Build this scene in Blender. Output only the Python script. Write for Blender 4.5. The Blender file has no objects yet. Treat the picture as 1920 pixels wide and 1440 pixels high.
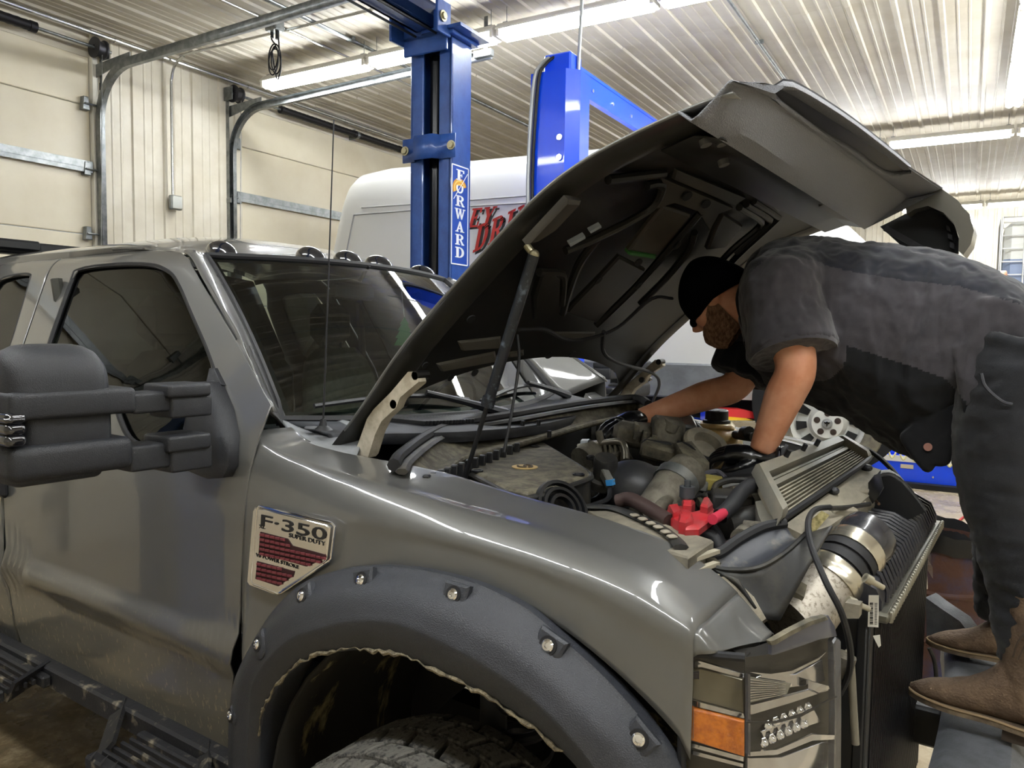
import bpy, bmesh, math, random
from mathutils import Vector, Matrix, Euler
random.seed(7)
scene = bpy.context.scene
COL = scene.collection
R = math.radians

# ------------------------------------------------------------------ camera
# world: origin on the floor under the truck's front axle, X = truck forward, Y = truck left, Z up
FPX = 1450.0
CAM = Vector((0.965, -2.22, 1.77))
def _cam_axes(yaw=55.6, pitch=3.75, roll=0.8):
    a, p, t = R(yaw), R(pitch), R(roll)
    fh = Vector((-math.cos(a), math.sin(a), 0)); r = Vector((math.sin(a), math.cos(a), 0)); u = Vector((0, 0, 1))
    f = fh*math.cos(p) - u*math.sin(p); up = u*math.cos(p) + fh*math.sin(p)
    return f, r*math.cos(t) + up*math.sin(t), up*math.cos(t) - r*math.sin(t)
CF, CR, CU = _cam_axes()
cam_data = bpy.data.cameras.new('camera'); cam = bpy.data.objects.new('camera', cam_data); COL.objects.link(cam)
cam_data.sensor_width = 36.0; cam_data.lens = FPX/1920*36.0; cam_data.clip_start = 0.05; cam_data.clip_end = 200
m = Matrix.Identity(4)
for i, v in enumerate((CR, CU, -CF)):
    for j in range(3): m[j][i] = v[j]
m.translation = CAM
cam.matrix_world = m
scene.camera = cam

# ------------------------------------------------------------------ world and exposure
w = bpy.data.worlds.new('world'); scene.world = w; w.use_nodes = True
w.node_tree.nodes['Background'].inputs[0].default_value = (0.75, 0.85, 1.0, 1)
w.node_tree.nodes['Background'].inputs[1].default_value = 0.6
scene.view_settings.view_transform = 'Standard'; scene.view_settings.look = 'None'
scene.view_settings.gamma = 1.0; scene.view_settings.use_curve_mapping = False
scene.view_settings.exposure = -0.02
TUBE_POWER = 60.0      # radiance of the fluorescent tubes

# ------------------------------------------------------------------ measuring helpers (photo pixel -> point of the place)
def ray(u, v): return CF + CR*((u-960)/FPX) - CU*((v-720)/FPX)
def AX(u, v, x): d = ray(u, v); return CAM + d*((x-CAM.x)/d.x)
def AY(u, v, y): d = ray(u, v); return CAM + d*((y-CAM.y)/d.y)
def AZ(u, v, z): d = ray(u, v); return CAM + d*((z-CAM.z)/d.z)
def AP(u, v, p, n): d = ray(u, v); return CAM + d*((p-CAM).dot(n)/d.dot(n))
def lerp(a, b, t): return a + (b-a)*t
def interp(x, xs, ys):
    if x <= xs[0]: return ys[0]
    for i in range(1, len(xs)):
        if x <= xs[i]:
            t = (x-xs[i-1])/(xs[i]-xs[i-1]); return lerp(ys[i-1], ys[i], t)
    return ys[-1]
def smooth(pts, n=6, closed=False):
    """Catmull-Rom through the points"""
    pts = [Vector(p) for p in pts]; out = []; N = len(pts)
    if N < 3 and not closed: return pts
    seg = N if closed else N-1
    for i in range(seg):
        if closed: p0, p1, p2, p3 = pts[i-1], pts[i], pts[(i+1) % N], pts[(i+2) % N]
        else:
            p1, p2 = pts[i], pts[i+1]
            p0 = pts[i-1] if i > 0 else p1*2-p2
            p3 = pts[i+2] if i+2 < N else p2*2-p1
        for k in range(n):
            t = k/n; t2 = t*t; t3 = t2*t
            out.append(0.5*((2*p1) + (p2-p0)*t + (2*p0-5*p1+4*p2-p3)*t2 + (3*p1-p0-3*p2+p3)*t3))
    if not closed: out.append(pts[-1])
    return out
def resample(pts, n, closed=False):
    pts = [Vector(p) for p in pts]
    if closed: pts = pts + [pts[0]]
    L = [0]
    for i in range(1, len(pts)): L.append(L[-1] + (pts[i]-pts[i-1]).length)
    T = L[-1]; out = []; cnt = n if closed else n-1; j = 0
    for k in range(n):
        s = T*k/cnt
        while j < len(L)-2 and L[j+1] < s: j += 1
        d = L[j+1]-L[j]
        out.append(pts[j].lerp(pts[j+1], (s-L[j])/d if d > 1e-9 else 0))
    return out

# ------------------------------------------------------------------ mesh helpers
class MB:
    """collects shapes for ONE mesh object"""
    def __init__(s): s.v = []; s.f = []; s.flat = []
    def add(s, vs, fs, flat=False):
        o = len(s.v); s.v += [tuple(v) for v in vs]
        for f in fs: s.f.append(tuple(i+o for i in f)); s.flat.append(flat)
        return s
    def box(s, c, size, rot=None, bev=0.0):
        c = Vector(c); hx, hy, hz = size[0]/2, size[1]/2, size[2]/2
        M = rot if isinstance(rot, Matrix) else (Euler(rot).to_matrix() if rot else Matrix.Identity(3))
        if bev <= 0:
            vs = [Vector((x, y, z)) for x in (-hx, hx) for y in (-hy, hy) for z in (-hz, hz)]
            fs = [(0,1,3,2), (4,6,7,5), (0,4,5,1), (2,3,7,6), (0,2,6,4), (1,5,7,3)]
        else:
            b = min(bev, hx*.99, hy*.99, hz*.99); vs = []; fs = []
            idx = {}
            for sx in (-1, 1):
                for sy in (-1, 1):
                    for sz in (-1, 1):
                        for ax in range(3):
                            p = [sx*(hx-b), sy*(hy-b), sz*(hz-b)]
                            p[ax] = (sx*hx, sy*hy, sz*hz)[ax]
                            idx[(sx, sy, sz, ax)] = len(vs); vs.append(Vector(p))
            q = lambda *k: tuple(idx[x] for x in k)
            for sg in (-1, 1):
                a = [q((sg,-1,-1,0), (sg,1,-1,0), (sg,1,1,0), (sg,-1,1,0)), q((-1,sg,-1,1), (-1,sg,1,1), (1,sg,1,1), (1,sg,-1,1)), q((-1,-1,sg,2), (1,-1,sg,2), (1,1,sg,2), (-1,1,sg,2))]
                for f in a: fs.append(f if sg > 0 else f[::-1])
            for s1 in (-1, 1):
                for s2 in (-1, 1):
                    fl = (s1*s2 > 0)
                    e = q((s1,s2,-1,0), (s1,s2,-1,1), (s1,s2,1,1), (s1,s2,1,0)); fs.append(e if fl else e[::-1])
                    e = q((s1,-1,s2,0), (s1,1,s2,0), (s1,1,s2,2), (s1,-1,s2,2)); fs.append(e if not fl else e[::-1])
                    e = q((-1,s1,s2,1), (-1,s1,s2,2), (1,s1,s2,2), (1,s1,s2,1)); fs.append(e if not fl else e[::-1])
                    for s3 in (-1, 1):
                        e = q((s1,s2,s3,0), (s1,s2,s3,1), (s1,s2,s3,2)); fs.append(e if s1*s2*s3 > 0 else e[::-1])
        s.add([M @ v + c for v in vs], fs, True); return s
    def bar(s, a, b, w, h, up=(0,0,1), bev=0.0):
        a, b = Vector(a), Vector(b); d = b-a; L = d.length; x = d.normalized(); u = Vector(up)
        y = u.cross(x)
        if y.length < 1e-4: y = Vector((1,0,0)).cross(x)
        if y.length < 1e-4: y = Vector((0,1,0)).cross(x)
        y.normalize(); z = x.cross(y)
        return s.box((a+b)/2, (L, w, h), Matrix((x, y, z)).transposed(), bev)
    def tube(s, pts, r, n=10, sm=0, cap=True, closed=False, squash=None):
        pts = smooth(pts, sm, closed) if sm else [Vector(p) for p in pts]
        N = len(pts); rs = r if isinstance(r, (list, tuple)) else None
        T = []
        for i in range(N):
            a = pts[i-1] if (i > 0 or closed) else pts[0]; b = pts[(i+1) % N] if (i < N-1 or closed) else pts[-1]
            t = b-a; T.append(t.normalized() if t.length > 1e-9 else Vector((0,0,1)))
        u = Vector((0,0,1)).cross(T[0])
        if u.length < .05: u = Vector((1,0,0)).cross(T[0])
        u.normalize(); vs = []; fs = []
        for i in range(N):
            u = (u - T[i]*u.dot(T[i])); u.normalize(); w_ = T[i].cross(u)
            rr = interp(i/(N-1)*(len(rs)-1), list(range(len(rs))), rs) if rs else r
            for k in range(n):
                a = 2*math.pi*k/n; q = (1, squash) if squash else (1, 1)
                vs.append(pts[i] + (u*math.cos(a)*q[0] + w_*math.sin(a)*q[1])*rr)
        for i in range(N if closed else N-1):
            j = (i+1) % N
            for k in range(n): fs.append((i*n+k, i*n+(k+1) % n, j*n+(k+1) % n, j*n+k))
        if cap and not closed: fs.append(tuple(range(n))[::-1]); fs.append(tuple((N-1)*n+k for k in range(n)))
        return s.add(vs, fs)
    def lathe(s, prof, c=(0,0,0), axis=(0,0,1), n=24, a0=0, a1=360, ref=None, sq=1.0):
        """prof: (radius, height) list around axis"""
        c = Vector(c); z = Vector(axis).normalized()
        x = (Vector(ref) if ref else (Vector((1,0,0)) if abs(z.x) < .9 else Vector((0,1,0)))); x = (x - z*x.dot(z)).normalized(); y = z.cross(x)
        full = abs(a1-a0) >= 359.9; cols = n if full else n+1; vs = []; fs = []; P = len(prof)
        for k in range(cols):
            a = R(a0 + (a1-a0)*k/n)
            for r_, h in prof: vs.append(c + (x*math.cos(a) + y*math.sin(a)*sq)*r_ + z*h)
        for k in range(n):
            k2 = (k+1) % cols
            for i in range(P-1): fs.append((k*P+i, k2*P+i, k2*P+i+1, k*P+i+1))
        return s.add(vs, fs)
    def cyl(s, a, b, r, n=16, r2=None):
        a, b = Vector(a), Vector(b); L = (b-a).length; r2 = r if r2 is None else r2
        return s.lathe([(0, 0), (r, 0), (r, 0), (r2, L), (r2, L), (0, L)], a, b-a, n)
    def prism(s, poly, d, bev=0.0, capb=True, flat=True):
        """polygon (3-D points, planar) extruded by vector d, top edge bevelled"""
        poly = [Vector(p) for p in poly]; d = Vector(d); N = len(poly)
        c = sum(poly, Vector())/N; L = d.length
        if bev > 0:
            top = []
            for p in poly:
                v = c-p; top.append(p + d + (v.normalized()*min(bev*1.4, v.length*.5)))
            mid = [p + d*(1-min(bev/L, .8)) for p in poly]
            vs = poly + mid + top; rings = 3
        else: vs = poly + [p+d for p in poly]; rings = 2
        fs = []
        nrm = Vector()
        for i in range(N): nrm += (poly[i]-c).cross(poly[(i+1) % N]-c)
        fl = nrm.dot(d) > 0
        for r_ in range(rings-1):
            for i in range(N):
                f = (r_*N+i, r_*N+(i+1) % N, (r_+1)*N+(i+1) % N, (r_+1)*N+i); fs.append(f if fl else f[::-1])
        t = tuple((rings-1)*N+i for i in range(N)); fs.append(t if fl else t[::-1])
        if capb: b = tuple(range(N)); fs.append(b[::-1] if fl else b)
        return s.add(vs, fs, flat)
    def grid(s, rows, closed=False):
        """rows of equal length point lists"""
        n = len(rows[0]); vs = [p for r_ in rows for p in r_]; fs = []
        for i in range(len(rows)-1):
            for k in range(n if closed else n-1):
                fs.append((i*n+k, i*n+(k+1) % n, (i+1)*n+(k+1) % n, (i+1)*n+k))
        return s.add(vs, fs)
    def loft(s, curves, nu=40, nv=4, cross=True, byx=False):
        """surface through long curves; cross direction is smoothed"""
        rs = [resample(c, nu) for c in curves]
        cols = []
        for i in range(nu):
            col = [r_[i] for r_ in rs]
            cols.append(smooth(col, nv) if cross and len(col) > 2 else [col[0].lerp(col[1], k/nv) for k in range(nv+1)] if len(col) == 2 else col)
        return s.grid(cols)
    def ball(s, c, r, n=16, m=10, sc=(1,1,1), rot=None):
        M = Euler(rot).to_matrix() if rot else Matrix.Identity(3)
        rows = []
        for i in range(m+1):
            t = math.pi*i/m
            rows.append([Vector(c) + M @ Vector((r*sc[0]*math.sin(t)*math.cos(2*math.pi*k/n), r*sc[1]*math.sin(t)*math.sin(2*math.pi*k/n), r*sc[2]*math.cos(t))) for k in range(n)])
        return s.grid(rows[::-1], True)
    def mesh(s, name):
        me = bpy.data.meshes.new(name); me.from_pydata(s.v, [], s.f); me.update()
        return me

def shade(me, ang=35):
    bm = bmesh.new(); bm.from_mesh(me)
    bmesh.ops.remove_doubles(bm, verts=bm.verts, dist=1e-5)
    bmesh.ops.dissolve_degenerate(bm, edges=bm.edges, dist=1e-6)
    bmesh.ops.recalc_face_normals(bm, faces=bm.faces)
    for f in bm.faces: f.smooth = True
    c = R(ang)
    for e in bm.edges:
        e.smooth = not (len(e.link_faces) == 2 and e.calc_face_angle(0) > c)
    bm.to_mesh(me); bm.free()
def build(name, mb, mat, parent=None, ang=35, solid=0.0, off=-1.0, **props):
    me = mb.mesh(name) if isinstance(mb, MB) else mb
    shade(me, ang)
    if mat is not None: me.materials.append(mat)
    o = bpy.data.objects.new(name, me); COL.objects.link(o)
    if parent is not None: o.parent = parent
    if solid:
        md = o.modifiers.new('thickness', 'SOLIDIFY'); md.thickness = solid; md.offset = off
    for k, v in props.items(): o[k] = v
    return o
def thing(name, label, cat, loc=(0,0,0), rz=0.0, group=None):
    o = bpy.data.objects.new(name, None); COL.objects.link(o); o.location = loc; o.rotation_euler = (0, 0, rz)
    o.empty_display_size = .1; o['label'] = label; o['category'] = cat
    if group: o['group'] = group
    return o
def tag(o, label, cat, group=None):
    o['label'] = label; o['category'] = cat
    if group: o['group'] = group
    return o
def copy_of(o, parent=None, mat=None):
    c = o.copy(); COL.objects.link(c)
    if parent is not None: c.parent = parent
    return c
def copy_tree(o, parent=None):
    c = copy_of(o, parent)
    for ch in list(o.children): copy_tree(ch, c)
    return c

# ------------------------------------------------------------------ materials
def srgb(h):
    h = h.lstrip('#'); c = [int(h[i:i+2], 16)/255 for i in (0, 2, 4)]
    return tuple((x/12.92 if x <= .04045 else ((x+.055)/1.055)**2.4) for x in c) + (1,)
_M = {}
def mat(name, col, rough=.5, metal=0.0, col2=None, scale=8, lo=.4, hi=.62, bump=0.0, bscale=60, coat=0.0, spec=.5, stretch=None, detail=6, emit=0.0, trans=0.0, ior=1.45, rough2=None, sheen=0.0, sss=0.0, anis=0.0):
    if name in _M: return _M[name]
    M_ = bpy.data.materials.new(name); M_.use_nodes = True; nt = M_.node_tree; N = nt.nodes; L = nt.links
    b = N['Principled BSDF']; col = srgb(col) if isinstance(col, str) else col
    b.inputs['Base Color'].default_value = col; b.inputs['Roughness'].default_value = rough; b.inputs['Metallic'].default_value = metal
    b.inputs['Specular IOR Level'].default_value = spec; b.inputs['Coat Weight'].default_value = coat; b.inputs['Coat Roughness'].default_value = .04
    b.inputs['IOR'].default_value = ior; b.inputs['Transmission Weight'].default_value = trans
    if sheen: b.inputs['Sheen Weight'].default_value = sheen; b.inputs['Sheen Roughness'].default_value = .5
    if sss: b.inputs['Subsurface Weight'].default_value = sss; b.inputs['Subsurface Radius'].default_value = (.01, .004, .002)
    if emit: b.inputs['Emission Color'].default_value = col; b.inputs['Emission Strength'].default_value = emit
    tc = N.new('ShaderNodeTexCoord'); mp = N.new('ShaderNodeMapping'); L.new(tc.outputs['Object'], mp.inputs['Vector'])
    if stretch: mp.inputs['Scale'].default_value = stretch
    if col2 is not None:
        n = N.new('ShaderNodeTexNoise'); n.inputs['Scale'].default_value = scale; n.inputs['Detail'].default_value = detail; n.inputs['Roughness'].default_value = .62
        L.new(mp.outputs[0], n.inputs['Vector'])
        r_ = N.new('ShaderNodeMapRange'); r_.inputs['From Min'].default_value = lo; r_.inputs['From Max'].default_value = hi; L.new(n.outputs['Fac'], r_.inputs['Value'])
        x = N.new('ShaderNodeMix'); x.data_type = 'RGBA'; x.inputs['A'].default_value = col; x.inputs['B'].default_value = srgb(col2) if isinstance(col2, str) else col2
        L.new(r_.outputs[0], x.inputs['Factor']); L.new(x.outputs['Result'], b.inputs['Base Color'])
        if rough2 is not None:
            q = N.new('ShaderNodeMapRange'); q.inputs['To Min'].default_value = rough; q.inputs['To Max'].default_value = rough2; L.new(r_.outputs[0], q.inputs['Value']); L.new(q.outputs[0], b.inputs['Roughness'])
    if bump:
        n2 = N.new('ShaderNodeTexNoise'); n2.inputs['Scale'].default_value = bscale; n2.inputs['Detail'].default_value = 3; L.new(mp.outputs[0], n2.inputs['Vector'])
        bp = N.new('ShaderNodeBump'); bp.inputs['Strength'].default_value = bump; bp.inputs['Distance'].default_value = .01
        L.new(n2.outputs['Fac'], bp.inputs['Height']); L.new(bp.outputs[0], b.inputs['Normal'])
    _M[name] = M_; return M_
def glass_mat(name, tint, refl=1.5, rough=0.0, gl=1.0):
    """tinted pane: see-through colour plus mirror reflection by fresnel"""
    if name in _M: return _M[name]
    M_ = bpy.data.materials.new(name); M_.use_nodes = True; nt = M_.node_tree; N = nt.nodes; L = nt.links
    N.remove(N['Principled BSDF']); out = N['Material Output']
    t = N.new('ShaderNodeBsdfTransparent'); t.inputs[0].default_value = tint
    g = N.new('ShaderNodeBsdfGlossy'); g.inputs['Roughness'].default_value = rough; g.inputs['Color'].default_value = (gl,gl,gl,1)
    lw = N.new('ShaderNodeLayerWeight'); lw.inputs['Blend'].default_value = .5; pw = N.new('ShaderNodeMath'); pw.operation = 'POWER'; pw.inputs[1].default_value = 5; L.new(lw.outputs['Facing'], pw.inputs[0])
    f0 = ((refl-1)/(refl+1))**2*1.1; f = N.new('ShaderNodeMath'); f.operation = 'MULTIPLY_ADD'; f.inputs[1].default_value = 1-f0; f.inputs[2].default_value = f0; L.new(pw.outputs[0], f.inputs[0])
    x = N.new('ShaderNodeMixShader'); L.new(f.outputs[0], x.inputs[0]); L.new(t.outputs[0], x.inputs[1]); L.new(g.outputs[0], x.inputs[2]); L.new(x.outputs[0], out.inputs['Surface'])
    _M[name] = M_; return M_

PAINT = mat('grey_truck_paint', (.098,.098,.094,1), .36, .1, coat=1.0, spec=.5)
PLASTIC = mat('black_textured_plastic', '#232428', .5, 0, bump=.25, bscale=500, spec=.45)
FLARE = mat('charcoal_textured_plastic', '#33353b', .4, 0, bump=.3, bscale=420, spec=.5)
LINER = mat('gunmetal_bedliner_coating', '#77787d', .5, .0, bump=.6, bscale=380, spec=.5)
BLACK = mat('black_plastic', '#121316', .45)
RUBBER = mat('black_rubber', '#17171a', .65)
DARK = mat('dark_void_metal', '#0b0b0d', .7)
CHROME = mat('chrome', (.8,.8,.82,1), .08, 1.0)
STEEL = mat('galvanised_steel', '#8d9090', .38, .75, col2='#6f7374', scale=14)
CASTAL = mat('dusty_cast_aluminium', '#8a8578', .55, .35, col2='#5d584c', scale=22, bump=.2, bscale=90)
DUST = mat('dusty_black_plastic', '#3a372f', .75, 0, col2='#77705d', scale=16, lo=.38, hi=.68, bump=.15, bscale=120)
WHITE = mat('white_paint', '#e4e4e0', .35, coat=.3)
SKIN = mat('skin', '#d39a7a', .5, col2='#c58664', scale=12, sss=.08)
GLASS = glass_mat('windshield_glass', (.36,.42,.39,1), 1.55)
# ================================================================== THE ROOM (its axes are turned 3.9 degrees to the truck)
RZ = R(3.9); RM = Matrix.Rotation(RZ, 3, 'Z'); RI = RM.transposed()
def rm(a, t, z): return RM @ Vector((a, t, z))
A0, A1, T0, T1, CZ = -5.62, 6.6, -6.2, 14.4, 4.27
STEELW = mat('cream_painted_steel', '#d8d2c2', .42, 0, col2='#c9c1ae', scale=1.5, spec=.5)
CEILM = mat('white_ceiling_steel', '#bdb7a9', .5, .0, col2='#aea695', scale=1.2, spec=.3)
DOORM = mat('cream_door_steel', '#e0d8c2', .4, 0, col2='#d3c8ae', scale=1.6, lo=.35, hi=.75, bump=.08, bscale=3)
def struct(name, mb, m_, parent=None, ang=35, rot=True, **kw):
    o = build(name, mb, m_, parent, ang, **kw)
    if parent is None:
        o['kind'] = 'structure'
        if rot: o.rotation_euler = (0, 0, RZ)
    return o
def sempty(name, loc=(0,0,0)):
    o = bpy.data.objects.new(name, None); COL.objects.link(o); o.location = loc; o.rotation_euler = (0,0,RZ); o['kind'] = 'structure'; o.empty_display_size = .2; return o
# floor: stained, damp concrete
FL = bpy.data.materials.new('stained_concrete'); FL.use_nodes = True
nt = FL.node_tree; N = nt.nodes; L = nt.links; b = N['Principled BSDF']
tc = N.new('ShaderNodeTexCoord')
def noise(sc, det=6, ro=.6, vec=None):
    n = N.new('ShaderNodeTexNoise'); n.inputs['Scale'].default_value = sc; n.inputs['Detail'].default_value = det; n.inputs['Roughness'].default_value = ro
    L.new(vec or tc.outputs['Object'], n.inputs['Vector']); return n
def ramp(fac, stops):
    r_ = N.new('ShaderNodeValToRGB'); e = r_.color_ramp.elements
    while len(e) < len(stops): e.new(.5)
    for x, (p, c) in zip(e, stops): x.position = p; x.color = srgb(c) if isinstance(c, str) else (c, c, c, 1)
    L.new(fac, r_.inputs[0]); return r_
n1 = noise(.55); n2 = noise(9, 10, .75); n3 = noise(1.3, 5)
c1 = ramp(n1.outputs['Fac'], [(.35, '#9a8a6e'), (.52, '#bcae94'), (.7, '#d3c8b2')])
c2 = ramp(n2.outputs['Fac'], [(.35, '#7d6c50'), (.6, '#cbbda3')])
mx = N.new('ShaderNodeMix'); mx.data_type = 'RGBA'; mx.inputs['Factor'].default_value = .35; L.new(c1.outputs[0], mx.inputs['A']); L.new(c2.outputs[0], mx.inputs['B']); 
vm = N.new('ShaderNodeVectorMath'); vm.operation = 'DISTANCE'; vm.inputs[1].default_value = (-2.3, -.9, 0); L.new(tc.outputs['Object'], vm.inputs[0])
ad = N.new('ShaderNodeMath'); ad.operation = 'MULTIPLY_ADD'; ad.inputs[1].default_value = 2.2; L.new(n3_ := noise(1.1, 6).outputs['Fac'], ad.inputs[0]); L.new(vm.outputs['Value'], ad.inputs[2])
mud_shade = N.new('ShaderNodeMapRange'); mud_shade.inputs['From Min'].default_value = 2.2; mud_shade.inputs['From Max'].default_value = 3.6; mud_shade.inputs['To Min'].default_value = .85; mud_shade.inputs['To Max'].default_value = 0; L.new(ad.outputs[0], mud_shade.inputs['Value'])  # brown mud plus the truck's shade, painted in and fading with distance
mw = N.new('ShaderNodeMix'); mw.data_type = 'RGBA'; L.new(mud_shade.outputs[0], mw.inputs['Factor']); L.new(mx.outputs['Result'], mw.inputs['A']); cw = ramp(n2.outputs['Fac'], [(.3, '#3a2c18'), (.5, '#6b583a'), (.66, '#a8987a')]); L.new(cw.outputs[0], mw.inputs['B']); L.new(mw.outputs['Result'], b.inputs['Base Color'])
rr = ramp(n3.outputs['Fac'], [(.42, .12), (.6, .55)]); L.new(rr.outputs[0], b.inputs['Roughness'])
bp = N.new('ShaderNodeBump'); bp.inputs['Strength'].default_value = .25; bp.inputs['Distance'].default_value = .02; L.new(n2.outputs['Fac'], bp.inputs['Height']); L.new(bp.outputs[0], b.inputs['Normal'])
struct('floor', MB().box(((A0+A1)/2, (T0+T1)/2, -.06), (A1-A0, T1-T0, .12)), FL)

# corrugated sheet: ribs along the long side
def rib_profile(wd, pitch=.305, h=.019, minor=.006):
    pts = [(0, 0)]; n = round(wd/pitch)
    for i in range(n):
        x = i*pitch
        pts += [(x+.012, 0), (x+.022, h), (x+.052, h), (x+.062, 0)]
        for k in (1, 2):
            xm = x + .062 + (pitch-.062)*k/3
            pts += [(xm-.012, 0), (xm-.006, minor), (xm+.006, minor), (xm+.012, 0)]
    pts.append((wd, 0)); return pts
def sheet_mesh(wd, ln, **kw):
    p = rib_profile(wd, **kw); mb = MB()
    mb.grid([[Vector((x, 0, h)) for x, h in p], [Vector((x, ln, h)) for x, h in p]])
    mb.box((wd/2, ln/2, -.012), (wd, ln, .012)); return mb
# ceiling: one sheet after the other, ribs hang down into the room and run away from the camera
ceil = struct('ceiling', MB().box(((A0+A1)/2, (T0+T1)/2, CZ+.11), (A1-A0+.2, T1-T0+.2, .12)), CEILM)
csh = None; PW = .915; i = 0
a = A0
while a < A1:
    for (t0, t1) in ((T0, 4.15), (4.15, T1)):
        if csh is None or abs(csh[1]-(t1-t0)) > .01:
            csh = (sheet_mesh(PW-.003, t1-t0-.01), t1-t0); me = csh[0].mesh('ceiling_sheet'); shade(me, 20); me.materials.append(CEILM)
        o = bpy.data.objects.new('ceiling_sheet', me); COL.objects.link(o); o.parent = ceil
        o.rotation_euler = (math.pi, 0, 0); o.location = (a, t1-.005, CZ + (.0 if t0 < 0 else .004)); csh = (csh[0], t1-t0)
    a += PW
# ---- walls
HDR = 4.02     # top of the overhead doors
wl = sempty('wall_left')
def wall_sheets(parent, length, height, z0, place, wd=.915):
    """upright ribbed sheets; place(x) -> (location, rz)"""
    x = 0; cache = {}
    while x < length-.02:
        ww = min(wd, length-x); n = max(1, round(ww/.305)); ww = n*.305 if ww > .3 else ww
        k = round(ww, 3)
        if k not in cache:
            me = sheet_mesh(max(ww-.002, .05), height, h=.016, minor=.005).mesh('wall_sheet'); shade(me, 20); me.materials.append(STEELW); cache[k] = me
        o = bpy.data.objects.new('wall_sheet', cache[k]); COL.objects.link(o); o.parent = parent
        loc, rz = place(x); o.location = (loc[0], loc[1], z0); o.rotation_euler = (R(90), 0, rz); x += ww
PIER0, PIER1 = 1.70, 2.98
D1 = (-2.35, 1.62); D2 = (3.06, 7.0)
# pier and wall beyond the second door, header over both doors; ribs face the room (+a)
wall_sheets(wl, PIER1-PIER0+.2, CZ, 0, lambda x: ((A0+.0, PIER0-.04+x), R(90)))
wall_sheets(wl, T1-D2[1], CZ, 0, lambda x: ((A0, D2[1]+.05+x), R(90)))
wall_sheets(wl, D1[0]-T0, CZ, 0, lambda x: ((A0, T0+x), R(90)))
b_ = MB(); b_.box((A0-.12, (T0+T1)/2, (HDR+CZ)/2), (.2, T1-T0, CZ-HDR)); build('header', b_, STEELW, wl)
b_ = MB()
for t in (PIER0-.05, PIER1+.06): b_.box((A0-.02, t, CZ/2), (.07, .05, CZ), bev=.004)
build('corner_trim', b_, mat('white_trim_steel', '#d9d5c8', .4), wl)
wb = sempty('wall_back'); wall_sheets(wb, A1-A0, CZ, 0, lambda x: ((A0+x, T1), 0))
wr = sempty('wall_right'); wall_sheets(wr, T1-T0, CZ, 0, lambda x: ((A1, T1-x), R(-90)))
wf = sempty('wall_front'); wall_sheets(wf, A1-A0, CZ, 0, lambda x: ((A1-x, T0), R(180)))
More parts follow.
